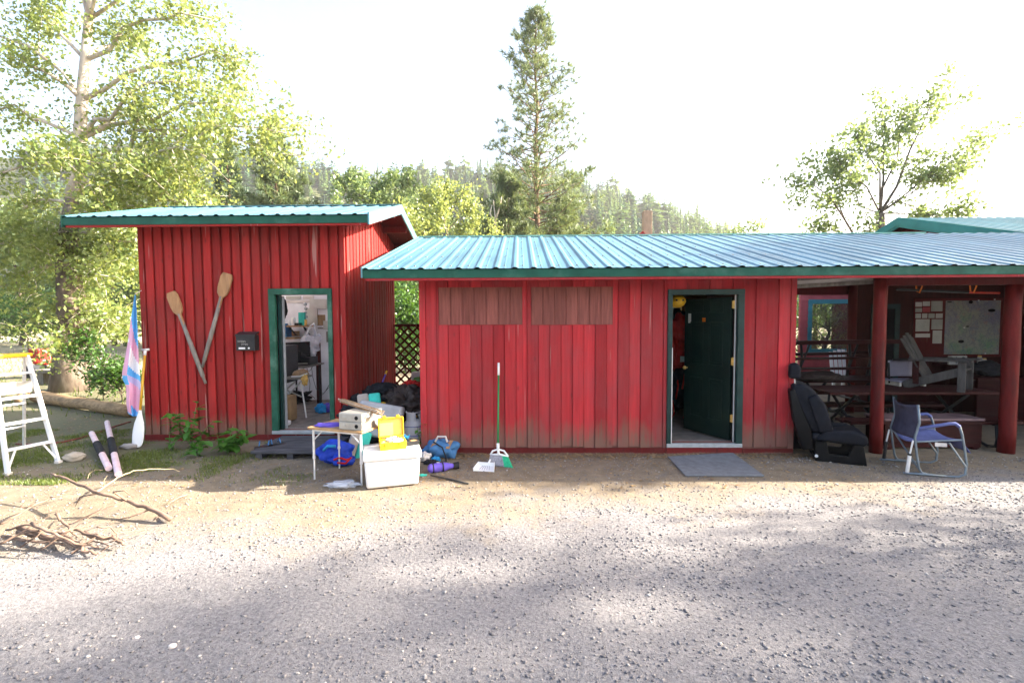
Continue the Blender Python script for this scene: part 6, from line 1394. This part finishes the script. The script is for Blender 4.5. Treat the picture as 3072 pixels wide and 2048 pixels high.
p = G(980, 1236, .165); mb = MB(); mb.blob(p + V(.02, .05, .07), (.1, .1, .08), 56, .6, 2.2, flat=-.065); mb.build('dark_bag', M['purple'], smooth=True, label='dark bag right of the small blue bag on the floor', cat='bag')
p = G(895, 1206, .165); mb = MB(); mb.blob(p + V(0, -.05, .1), (.24, .15, .12), 57, .8, 2.4, flat=-.095); mb.build('cable_heap', M['black_soft'], smooth=True, label='dark tangle of cables under the desk in the left shed', cat='cables')
mb = MB()
for pts in ([(920, 1098), (930, 1150), (928, 1180), (945, 1195)], [(934, 1095), (938, 1130), (948, 1165), (970, 1180), (988, 1160)], [(960, 1190), (975, 1175), (990, 1150)], [(905, 1098), (915, 1112), (930, 1112), (938, 1100)]): mb.tube([P(a, b, 9.0) for a, b in pts], .005, 5)
mb.build('power_cables', M['black'], smooth=True, label='thin dark cables looping down the white wall in the left shed', cat='cable', kind='stuff')
p = P(845, 925, 7.6); mb = MB(); mb.blob(p, (.07, .12, .20), 58, .3); mb.build('dark_jacket', M['black_soft'], smooth=True, label='dark jacket hanging at the top left inside the left doorway', cat='jacket')
for k, (px, mt) in enumerate(((858, 'red_plastic'), (866, 'duffel'))):
    p = P(px, 1010, 9.35); mb = MB(); mb.box((p.x - .035, 9.2, p.z), (p.x + .03, 9.42, p.z + .24 + .03 * k)); mb.build('folder', M[mt], label=['red folder', 'dark blue folder'][k] + ' standing on the left wall ledge in the left shed', cat='folder')
z = P(870, 1012, 9.3).z; mb = MB(); mb.box((P(838, 1012, 9.3).x, 9.2, z - .03), (P(892, 1012, 9.3).x, yb - .05, z)); mb.build('wall_ledge', M['old_wood'], label='lower wall ledge under the two folders in the left shed', cat='shelf')

# ------------------------------------------------------------------ inside the long shed
for k, (px, py, y_, s, mt, lab) in enumerate(((2038, 985, 7.6, (.16, .14, .22), 'red_cloth', 'topmost red life jacket hanging inside the right doorway'), (2025, 1060, 7.7, (.20, .16, .22), 'red_cloth', 'lower red life jacket hanging inside the right doorway'), (2045, 1095, 7.9, (.22, .18, .36), 'black_soft', 'dark wetsuit hanging behind the red life jackets'), (2022, 960, 8.0, (.2, .16, .2), 'black_soft', 'dark life jacket hanging above the red ones'), (2030, 1180, 7.9, (.18, .16, .3), 'black_soft', 'dark strapped jacket hanging lowest inside the right doorway'))):
    c = P(px, py, y_); t = thing('hanging_jacket', lab, 'life jacket', c); mb = MB(); mb.blob(c, s, 60 + k, .5, 2.0); mb.build('body', M[mt], t, smooth=True)
    for q in (-.6, .5):
        mb = MB(); a = c + V(s[0] * q, -s[1] * .8, -s[2] * .3); mb.tube([a, a + V(.02, -.02, -.22), a + V(-.02, -.01, -.5 if k != 4 else -.3)], .014, 6); mb.build('strap', M['red_cloth'], t, smooth=True)
    mb = MB(); mb.tube([c + V(0, 0, s[2]), V(c.x, c.y, 2.55)], .006, 5); mb.build('hanger_cord', M['black'], t)
c = P(2030, 893, 6.75); t = thing('yellow_helmet', 'yellow helmet hanging in the top left of the right doorway', 'helmet', c)
mb = MB(); mb.blob(c + V(0, 0, -.05), (.125, .15, .095), 70, .04, flat=None); mb.build('shell', M['yellow'], t, smooth=True)
mb = MB(); mb.tube([c + V(-.15, -.05, .03), c + V(0, -.17, .045), c + V(.15, -.05, .03)], .012, 6); mb.build('rim', M['black'], t, smooth=True)
mb = MB(); mb.tube([c + V(.0, 0, .05), V(c.x, c.y, 2.6)], .006, 5); mb.build('cord', M['black'], t)
for q in (-.05, .04): mb = MB(); mb.blob(c + V(q, -.15, -.04), (.014, .014, .014), 71, 0, sub=2); mb.build('vent', M['black'], t)
mb = MB(); a = P(2052, 955, 7.9); mb.box((a.x - .06, 7.85, a.z - .07), (a.x + .06, 7.9, a.z + .06)); mb.build('wood_tag', M['table_wood'], label='small wooden board hanging beside the back window in the long shed', cat='board')
mb = MB(); a = P(2046, 1075, 7.5); mb.box((a.x - .04, 7.45, a.z - .05), (a.x + .04, 7.47, a.z + .04)); mb.build('paper_tag', M['offwhite'], label='pale paper tag on the lower red life jacket', cat='tag')

# ------------------------------------------------------------------ porch
def slab(nm, lo, hi, mat, par, bev=.006, **k):
    mb = MB(); mb.box(lo, hi); return mb.build(nm, mat, par, bevel=bev, **k)
def picnic_table(lab, x0, x1, yc, zt, bench=True, flip=False):
    t = thing('picnic_table', lab, 'table', ((x0 + x1) / 2, yc, 0 if not flip else zt))
    for k in range(5):
        y = yc - .36 + k * .148; slab('top_plank', (x0, y, zt - .04), (x1, y + .138, zt), M['picnic'], t)
    for s in (-1, 1):
        for k in range(2):
            y = yc + s * .62 + (k - .5) * .15 - .068; slab('bench_plank', (x0 + .03 * (k == 0), y, zt - .34 - .04), (x1, y + .138, zt - .34), M['picnic'], t)
    for x in (x0 + .42, x1 - .42):
        mb = MB()
        for s in (-1, 1):
            mb.tube([(x, yc - s * .30, zt - .05), (x, yc - s * .24, zt - .1), (x, yc + s * .28, zt - .55), (x, yc + s * .52, zt - .69), (x, yc + s * .62, zt - .715), (x, yc + s * .72, zt - .69), (x, yc + s * .74, zt - .6), (x, yc + s * .72, zt - .40)], .022, 8)
        mb.tube([(x, yc - .74, zt - .395), (x, yc + .74, zt - .395)], .018, 8); mb.build('metal_leg', M['black'], t, smooth=True)
    return t
ta = picnic_table('dark red picnic table nearest the camera under the porch', P(2462, 1180, 7.0).x, P(2962, 1180, 7.0).x, 7.15, .735)
tb = picnic_table('dark red picnic table at the back of the porch, carrying stacked benches', P(2370, 1130, 8.35).x, P(2640, 1130, 8.35).x, 8.33, .75)
for k, (py, dy, h) in enumerate(((1028, 0, .07), (1062, .1, .045), (1076, -.12, .035), (1107, -.2, .035))):
    y_ = 8.2 + dy; a, b = P(2372, py, y_), P(2690 if k == 0 else 2650, py - 4, y_); mb = MB(); mb.bar(a, b, .13, h); mb.build('stacked_plank', M['picnic'], label=['topmost', 'second', 'third', 'lowest'][k] + ' dark plank of the upturned benches stacked on the rear table', cat='plank', group='dark planks stacked on the rear picnic table', bevel=.005)
for k, px in enumerate((2395, 2540, 2600)):
    a, b = P(px, 1128, 8.2), P(px + 8, 1030, 8.2); mb = MB(); mb.tube([a, a + (b - a) * .5 + V(.04, 0, 0), b], .022, 8); mb.tube([a + (b - a) * .1, b + V(.18, .05, -.02)], .016, 8); mb.build('bent_bench_leg', M['black'], smooth=True, label=['leftmost', 'middle', 'rightmost'][k] + ' black bent metal leg holding the stacked planks', cat='bench leg', group='bent metal legs in the stack')
a = P(2430, 1095, 7.9); mb = MB(); mb.blob(V(a.x + .1, 7.9, .83), (.38, .22, .09), 80, .3, flat=-.07); mb.build('brown_cushion', M['tarp'], smooth=True, label='dark brown cushion lying on the rear picnic table', cat='cushion')
# low red box bench
a, b = P(2655, 1300, 6.42), P(2946, 1300, 6.42); t = thing('box_bench', 'low dark red box bench behind the folding rocking chair', 'bench', ((a.x + b.x) / 2, 6.5, 0))
slab('lid', (a.x - .02, 6.40, .40), (b.x + .02, 6.80, .43), simple('bench_lid', (.20, .13, .13), .6, .3, 5), t)
slab('front', (a.x, 6.42, .09), (b.x, 6.45, .399), M['picnic'], t); slab('end', (b.x - .03, 6.451, 0), (b.x, 6.78, .399), M['picnic'], t); slab('end', (a.x, 6.451, 0), (a.x + .03, 6.78, .399), M['picnic'], t); slab('base_rail', (a.x, 6.425, 0.03), (b.x, 6.445, .088), M['picnic'], t)
for x in (a.x + .05, b.x - .1): slab('foot', (x, 6.43, -.005), (x + .06, 6.7, .029), M['picnic'], t)
# tall grey adirondack style chair on the front table
y0 = 7.1; zt = .7365; a = P(2735, 1000, y0); cx = P(2830, 1100, y0).x
f = V(.6, -.8, 0).normalized(); wv_ = V(-f.y, f.x, 0); O = V(cx - .10, y0 + .12, zt); CM = Matrix((f, wv_, V(0, 0, 1))).transposed().to_4x4(); CM.translation = O; CM = CM @ Matrix.Scale(.86, 4)
t = thing('garden_chair', 'weathered grey slatted wooden armchair standing on the front picnic table', 'chair', O)
for s in (-.27, .27):
    mb = MB(); mb.box((.42, s - .02, 0), (.52, s + .02, .50), M=CM); mb.build('front_leg', M['grey_chair'], t, bevel=.004)
    mb = MB(); mb.bar(CM @ V(-.30, s * .9, .03), CM @ V(.5, s * .9, .36), .03, .12); mb.build('side_rail', M['grey_chair'], t, bevel=.004)
    mb = MB(); mb.bar(CM @ V(-.22, s * 1.12, .50), CM @ V(.60, s * 1.12, .53), .13, .028); mb.build('arm', M['grey_chair'], t, bevel=.005)
    mb = MB(); mb.box((-.16, s - .02, .08), (-.08, s + .02, .50), M=CM); mb.build('rear_leg', M['picnic'], t, bevel=.004)
for k in range(5):
    u = .04 + k * .105; p = V(u, 0, .18 + u * .36); mb = MB(); mb.box((u - .045, -.25, .17 + u * .40), (u + .045, .25, .195 + u * .40), M=CM); mb.build('seat_slat', M['grey_chair'], t, bevel=.004)
for k in range(5):
    s = (k - 2) * .128; top = .97 - abs(k - 2) * .045; mb = MB(); mb.bar(CM @ V(-.02, s * .85, .20), CM @ V(-.34, s * 1.12, top), .022, .095, up=CM.to_3x3() @ V(0, 1, 0)); mb.build('back_slat', M['grey_chair'], t, bevel=.004)
mb = MB(); mb.bar(CM @ V(-.2, -.3, .52), CM @ V(-.2, .3, .52), .03, .07); mb.build('back_rail', M['grey_chair'], t)
# pale stacking chair left of it
c = P(2700, 1105, 7.6); t = thing('pale_chair', 'pale plastic chair with bent black tube frame left of the grey armchair', 'chair', (c.x, 7.6, .74))
mb = MB(); mb.grid(lambda u, v: V(c.x - .19 + .38 * u, 7.6 + .06 * math.sin(u * 3.14), c.z - .13 + .26 * v), 8, 6); mb.build('back', simple('pale_lavender', (.52, .48, .58), .5, .08), t, smooth=True, solid=.012)
mb = MB(); mb.tube([V(c.x + .04, 7.52, .76), V(c.x + .16, 7.5, .78), V(c.x + .19, 7.5, .86), V(c.x + .19, 7.52, c.z + .08), V(c.x + .12, 7.54, c.z + .16), V(c.x - .15, 7.56, c.z + .15)], .018, 8); mb.tube([V(c.x - .2, 7.55, .76), V(c.x - .2, 7.58, c.z + .1)], .014, 8); mb.build('frame', M['black'], t, smooth=True)
mb = MB(); mb.box((c.x - .24, 7.3, .80), (c.x + .22, 7.7, .825)); mb.build('seat', simple('pale_lavender2', (.42, .40, .52), .5, .08), t, bevel=.01)
for x in (c.x - .2, c.x + .18): mb = MB(); mb.box((x, 7.35, .737), (x + .03, 7.65, .80)); mb.build('runner', M['alu'], t)
# black car seat
c = P(2495, 1388, 6.02); sx, sy = c.x, 6.05; CM = Matrix.Translation((sx, sy, 0)) @ Matrix.Rotation(R_(-24), 4, 'Z')    # local x: forward
t = thing('car_seat', 'black removed vehicle seat with headrest standing on the gravel', 'seat', (sx, sy, 0))
def seatpart(nm, pts, w, mat, bev=.03, y0=None):
    mb = MB(); Mx = CM @ Matrix.Translation((0, -w / 2 if y0 is None else y0, 0)); mb.prism(pts, w, Mx); o = mb.build(nm, mat, t, bevel=bev, seg=3, smooth=True); bm = bmesh.new(); bm.from_mesh(o.data); bmesh.ops.recalc_face_normals(bm, faces=bm.faces); bm.to_mesh(o.data); bm.free(); return o
seatpart('backrest', [(-.24, .36), (-.06, .34), (-.20, .88), (-.33, .97), (-.47, .95), (-.46, .80)], .44, M['seat_black'], .04)
seatpart('back_shell', [(-.34, .12), (-.22, .13), (-.25, .40), (-.44, .90), (-.505, .88), (-.45, .5)], .46, M['seat_shell'], .02)
for y in (-.27, .19): seatpart('side_bolster', [(-.16, .36), (-.01, .40), (-.10, .72), (-.20, .86), (-.30, .80)], .08, M['seat_black'], .03, y)
seatpart('headrest', [(-.50, 1.02), (-.36, 1.02), (-.36, 1.18), (-.41, 1.23), (-.50, 1.21)], .27, M['seat_black'], .04)
for y in (-.06, .06): mb = MB(); mb.tube([CM @ V(-.42, y, .93), CM @ V(-.43, y, 1.04)], .008, 8); mb.build('headrest_rod', M['alu'], t)
seatpart('cushion', [(-.24, .26), (.30, .22), (.36, .27), (.34, .37), (.24, .41), (-.05, .35), (-.24, .36)], .46, M['seat_black'], .045)
for y in (-.27, .19): seatpart('side_bolster', [(-.20, .27), (.30, .25), (.33, .36), (.2, .425), (-.1, .40)], .08, M['seat_black'], .03, y)
for y in (-.24, .20):
    mb = MB(); mb.prism([(-.20, 0), (.34, 0), (.30, .24), (.20, .24), (.15, .10), (-.05, .10), (-.08, .25), (-.20, .25)], .05, CM @ Matrix.Translation((0, y, 0))); o = mb.build('base_bracket', M['seat_shell'], t, bevel=.008)
mb = MB(); mb.bar(CM @ V(-.18, -.24, .03), CM @ V(-.18, .24, .03), .04, .04); mb.bar(CM @ V(.28, -.24, .03), CM @ V(.28, .24, .03), .04, .04); mb.build('cross_bar', M['seat_shell'], t)
mb = MB(); mb.lathe([(.02, 0), (.02, .01)], (0, 0, 0), 10, CM @ Matrix.Translation((-.19, -.245, .07)) @ Matrix.Rotation(R_(90), 4, 'X')); mb.build('bolt', M['alu'], t)
c = P(2385, 1310, 6.5); mb = MB(); mb.box((c.x - .12, 6.42, 0), (c.x + .16, 6.7, .62)); mb.build('black_case', M['seat_shell'], bevel=.04, seg=3, smooth=True, label='black case standing behind the vehicle seat against the post', cat='case')
# rocking camp chair
N0 = G(2762, 1424); fv = V(.965, -.26, 0); wv_ = V(.26, .965, 0); CM = Matrix((fv, wv_, V(0, 0, 1))).transposed().to_4x4(); CM.translation = N0 + V(0, 0, .03)
def loc2(px, py):   # point of the near side frame in chair coordinates
    r = CM.to_3x3().transposed() @ ray(px, py); o = CM.inverted() @ CO; k = -o.y / r.y; q = o + r * k; return (q.x, q.z)
t = thing('rocking_chair', 'folding camp rocking chair with blue fabric seat at right', 'chair', N0)
def side_pts(lst): return [loc2(2640 + a * .2423, 1100 + b * .2423) for a, b in lst]
fr_ = side_pts([(470, 470), (490, 690), (432, 870), (455, 1080), (482, 1255), (515, 1308), (620, 1330), (800, 1352), (980, 1358), (1055, 1330), (1072, 1200), (1045, 1000), (1015, 830), (985, 740), (930, 702), (850, 705), (480, 762)])
br_ = side_pts([(835, 930), (1040, 1222)]); pi_ = side_pts([(392, 900), (350, 1075), (318, 1290)]); ru_ = [(x, max(z, -.012)) for x, z in side_pts([(272, 1332), (520, 1358), (800, 1388)])]; pv_ = side_pts([(440, 935), (830, 915)]); bk_ = side_pts([(200, 820), (440, 1240)])
SW = .55
for y in (0, SW):
    mb = MB(); mb.tube([CM @ V(x, y, z) for x, z in fr_], .0125, 8); mb.build('side_frame', M['chair_tube'], t, smooth=True)
    mb = MB(); mb.tube([CM @ V(x, y - .03, z) for x, z in br_], .010, 8); mb.build('brace', M['chair_tube'], t)
    mb = MB(); mb.tube([CM @ V(fr_[2][0] + .02, y + .03, fr_[2][1]), CM @ V(fr_[5][0] + .0, y + .03, fr_[5][1] + .02)], .008, 8)
    mb = MB(); mb.tube([CM @ V(x, y - .03, z) for x, z in ru_], .013, 8); mb.build('rocker_rail', M['chair_tube'], t, smooth=True)
    a, b, c_ = [CM @ V(x, y - .03, z) for x, z in pi_]
    mb = MB(); mb.tube([a, b], .009, 8); mb.build('piston_rod', M['alu'], t); mb = MB(); mb.tube([b + (a - b) * .08, b - (a - b) * .05], .022, 10); mb.build('piston_collar', M['black'], t); mb = MB(); mb.tube([b, c_], .019, 10); mb.build('piston', M['alu'] if y == 0 else M['black'], t)
    mb = MB(); ar = fr_[-3:]; mb.tube([CM @ V(x, y, z + .001) for x, z in fr_[-4:]], .019, 8); mb.build('arm_sleeve', M['fabric_blue'], t, smooth=True)
tl, tr2 = fr_[0], fr_[2]
mb = MB(); mb.tube([CM @ V(tr2[0], SW, tr2[1]), CM @ V(fr_[4][0], .02, fr_[4][1])], .010, 8); mb.build('brace', M['chair_tube'], t)
mb = MB()
def backf(u, v):
    x = tl[0] + (fr_[1][0] - tl[0]) * min(1, v * 1.6) if v < .625 else fr_[1][0] + (tr2[0] - fr_[1][0]) * (v - .625) / .375
    z = tl[1] + (tr2[1] - .02 - tl[1]) * v; s = math.sin(u * math.pi); return CM @ V(x - .045 * s, .01 + (SW - .02) * u, z - (.035 * s if v < .1 else 0))
mb.grid(backf, 12, 12); mb.build('back_fabric', M['fabric_dark'], t, smooth=True, solid=.006)
s0, s1_ = (tr2[0] + .02, tr2[1] - .05), loc2(2640 + 1010 * .2423, 1100 + 900 * .2423); s2_ = loc2(2640 + 1140 * .2423, 1100 + 1075 * .2423)
mb = MB()
def seatf(u, v):
    if v < .8: q = v / .8; x, z = s0[0] + (s1_[0] - s0[0]) * q, s0[1] + (s1_[1] - s0[1]) * q
    else: q = (v - .8) / .2; x, z = s1_[0] + (s2_[0] - s1_[0]) * q, s1_[1] + (s2_[1] - s1_[1]) * q
    return CM @ V(x, .02 + (SW - .04) * u, z - .05 * math.sin(u * math.pi) * (1 if v < .75 else (1 - v) * 3) + .0)
mb.grid(seatf, 12, 14); mb.build('seat_fabric', M['fabric_blue'], t, smooth=True, solid=.006)
for y in (.0, SW): mb = MB(); mb.tube([CM @ V(s0[0], y, s0[1]), CM @ V(s1_[0] + .02, y, s1_[1])], .011, 8); mb.build('seat_rail', M['chair_tube'], t)
q0 = side_pts([(670, 930)])[0]; q1 = side_pts([(818, 985)])[0]; mb = MB(); mb.box((q0[0], -.02, q1[1]), (q1[0], -.014, q0[1]), M=CM); mb.build('pale_tag', M['offwhite'], t, bevel=.002)
# hanging pole and straps under the porch beam
a, m_, b = P(2690, 868, 6.5), P(2905, 877, 6.5), P(2998, 879, 6.5); t = thing('hanging_pole', 'dark pole with red end hung by orange straps under the porch eave', 'pole', m_)
mb = MB(); mb.tube([a, m_], .016, 8); mb.build('shaft', M['black'], t); mb = MB(); mb.tube([m_, b], .014, 8); mb.build('red_end', M['red_plastic'], t)
for k, px in enumerate((2760, 2922)):
    p = P(px, 873, 6.5); mb = MB(); mb.tube([V(p.x - .01, 6.47, 2.42), V(p.x, 6.47, p.z + .06), V(p.x - .015, 6.49, p.z - .025), V(p.x - .03, 6.52, p.z), V(p.x - .05, 6.53, 2.42)], .010, 6)
    mb.build('orange_strap', M['orange'], smooth=True, label=['left', 'right'][k] + ' orange strap holding the dark pole under the porch eave', cat='strap', group='orange straps under the eave')
mb = MB(); mb.bar(P(2668, 846, 6.75), P(2745, 843, 6.75), .05, .018); mb.build('pale_batten', M['offwhite'], label='thin pale batten laid under the eave right of the near post', cat='batten')
# notice board with map on the back wall
x0, x1 = P(2745, 980, WB).x, P(2994, 980, WB).x; z0, z1 = P(2870, 1062, WB).z, P(2870, 902, WB).z
def map_mat():
    m, nt_, b = base_mat('map_print'); vec, g = worldpos(nt_); n1 = noise_(nt_, vec, 2.2, 6, .6); n2 = noise_(nt_, vec, 14, 4, .6)
    c = ramp(nt_, n1, [(.32, (.27, .27, .36)), (.46, (.34, .35, .33)), (.52, (.40, .39, .34)), (.66, (.22, .36, .22))]); e = ramp(nt_, n2, [(.46, (0, 0, 0)), (.5, (.6, .6, .6)), (.54, (0, 0, 0))])
    c = mixc(nt_, e, c, (.12, .13, .18)); n3 = noise_(nt_, vec, 5, 5, .7); c = mixc(nt_, ramp(nt_, n3, [(.485, (0, 0, 0)), (.5, (.8, .8, .8)), (.515, (0, 0, 0))]), c, (.10, .16, .30))
    c = mixc(nt_, ramp(nt_, noise_(nt_, vec, 9, 3, .5), [(.60, (0, 0, 0)), (.70, (.6, .6, .6))]), c, (.42, .28, .22)); nt_.links.new(c, b.inputs['Base Color']); b.inputs['Roughness'].default_value = .35; return m
t = thing('notice_board', 'large map notice board with photos on the porch back wall', 'board', ((x0 + x1) / 2, WB, z0))
slab('frame', (x0 - .05, WB - .03, z0 - .05), (x1 + .05, WB - .002, z1 + .05), M['red_dark'], t)
xm = P(2830, 980, WB).x; slab('map', (xm, WB - .034, z0), (x1, WB - .031, z1), map_mat(), t, 0)
for k, (px0, py0, px1, py1, mt) in enumerate(((2746, 906, 2766, 920, 'offwhite'), (2768, 904, 2790, 918, 'paper2'), (2768, 921, 2790, 936, 'pink_siding'), (2746, 924, 2766, 936, 'paper'), (2793, 903, 2828, 934, 'paper'), (2746, 940, 2763, 954, 'paper2'), (2766, 940, 2782, 954, 'paper2'), (2785, 940, 2804, 954, 'paper'), (2807, 940, 2828, 954, 'paper2'), (2746, 957, 2789, 994, 'paper2'), (2794, 957, 2828, 988, 'paper'), (2797, 991, 2826, 1030, 'paper2'), (2746, 1000, 2790, 1012, 'offwhite'))):
    a, b = P(px0, py1, WB - .035), P(px1, py0, WB - .035); slab('notice_sheet', (a.x, WB - .0375, a.z), (b.x, WB - .0335, b.z), M[mt], t, 0)
mb = MB()
for (px0, py0, px1, py1) in ((2748, 960, 2787, 990), (2796, 960, 2826, 985), (2799, 1004, 2824, 1027), (2796, 906, 2826, 931)):
    a, b = P(px0, py1, WB - .035), P(px1, py0, WB - .035); n = max(2, int((b.z - a.z) / .022))
    for q in range(n): mb.box((a.x + .005, WB - .0385, a.z + .006 + q * .022), (a.x + (b.x - a.x) * (.9 - .25 * ((q * 7) % 3) / 2), WB - .0376, a.z + .013 + q * .022))
mb.build('printed_lines', M['grey_metal'], t, kind='stuff')
for k, (px, py, rx_, rz_) in enumerate(((2975, 931, .07, .03), (2883, 1024, .055, .03), (2912, 906, .04, .03), (2848, 906, .05, .012), (2902, 979, .03, .012))):
    c = P(px, py, WB - .036); mb = MB(); mb.lathe([(1, 0), (1, .003)], c + V(0, -.001, 0), 14, Matrix.Diagonal((rx_, 1, rz_, 1)) @ Matrix.Rotation(R_(90), 4, 'X')); mb.build('dark_emblem', M['dark'], t)
for k, (px, py) in enumerate(((2936, 901), (2984, 898), (2893, 983), (2956, 1060))):
    c = P(px, py, WB - .04); mb = MB(); mb.blob(c, (.014, .012, .014), 90 + k, 0, sub=2); mb.build('push_pin', M['white_paint'], t, smooth=True)
# shelf below the board with date blocks and jars
z = P(2880, 1092, 8.7).z; a, b = P(2835, 1092, 8.7), P(3005, 1092, 8.7); t = thing('long_shelf', 'dark shelf below the map board at the porch back', 'shelf', ((a.x + b.x) / 2, 8.8, z - .1))
slab('board', (a.x, 8.55, z - .05), (b.x, 8.97, z), M['picnic'], t); 
for x in (a.x + .1, b.x - .1): slab('leg', (x, 8.7, 0), (x + .08, 8.8, z - .051), M['picnic'], t)
for k, (px, ch) in enumerate(((2868, '1'), (2890, '2'))):
    p = P(px, 1092, 8.6); t = thing('date_block', ['left', 'right'][k] + ' white block bearing the number ' + ch + ' on the shelf below the map', 'block', (p.x, 8.62, z), 'white date blocks'); s = .065
    slab('cube', (p.x - s, 8.60, z + .001), (p.x + s, 8.70, z + .16), M['offwhite'], t, .004); text_mesh('numeral', ch, .16, M['dark'], t, V(p.x, 8.597, z + .08), (R_(90), 0, 0), .002)
p = P(2852, 1092, 8.6); slab('pale_card', (p.x - .03, 8.6, z + .001), (p.x + .03, 8.63, z + .12), M['offwhite'], None, .003, label='narrow pale card left of the white number blocks', cat='card')
for k, (px, h) in enumerate(((2948, .16), (2962, .11))):
    p = P(px, 1092, 8.6); t = thing('shelf_jar', ['taller pale jar', 'shorter pale jar'][k] + ' at the right end of the shelf below the map', 'jar', (p.x, 8.66, z)); mb = MB(); mb.lathe([(.03, 0), (.036, .01), (.036, h * .75), (.024, h * .85)], (p.x, 8.66, z + .001), 14); mb.build('body', M['offwhite'], t, smooth=True); mb = MB(); mb.lathe([(.028, h * .85), (.028, h)], (p.x, 8.66, z + .001), 14); mb.build('lid', M['brass'], t)
a = P(2960, 1112, 8.2); mb = MB(); mb.blob(V(a.x, 8.2, .92), (.3, .2, .12), 95, .4); mb.build('dark_cushion', M['black_soft'], smooth=True, label='dark cushion on the red counter beneath the map board', cat='cushion')
a, b = P(2925, 1140, 7.9), P(3072, 1140, 7.9); t = thing('red_counter', 'dark red counter at the right end of the porch', 'counter', (a.x, 7.95, 0)); slab('top', (a.x, 7.85, .76), (b.x + .3, 8.4, .80), M['picnic'], t); slab('front', (a.x + .05, 7.9, 0), (b.x + .25, 7.94, .759), M['picnic'], t)
# pale objects glimpsed beyond the porch
t = thing('garden_bench', 'white slatted garden bench beyond the porch by the pink wall', 'bench', P(2525, 1180, 11.6)); a = P(2530, 1100, 11.6); t.location.z = 0; WL[t.name] = V(t.location.x, t.location.y, 0)
for q in range(6): mb = MB(); mb.bar((a.x + q * .10 - .25, 11.6, .35), (a.x + q * .105 - .16, 11.85, 1.02 - .03 * abs(q - 2.5)), .075, .02, up=(0, 1, 0)); mb.build('back_slat', M['white_paint'], t)
for q in range(4): mb = MB(); mb.box((a.x - .28, 11.2 + q * .1, .36), (a.x + .3, 11.285 + q * .1, .385)); mb.build('seat_slat', M['white_paint'], t)
for x in (a.x - .27, a.x + .25):
    for y in (11.22, 11.55): mb = MB(); mb.box((x, y, 0), (x + .05, y + .05, .36)); mb.build('leg', M['white_paint'], t)
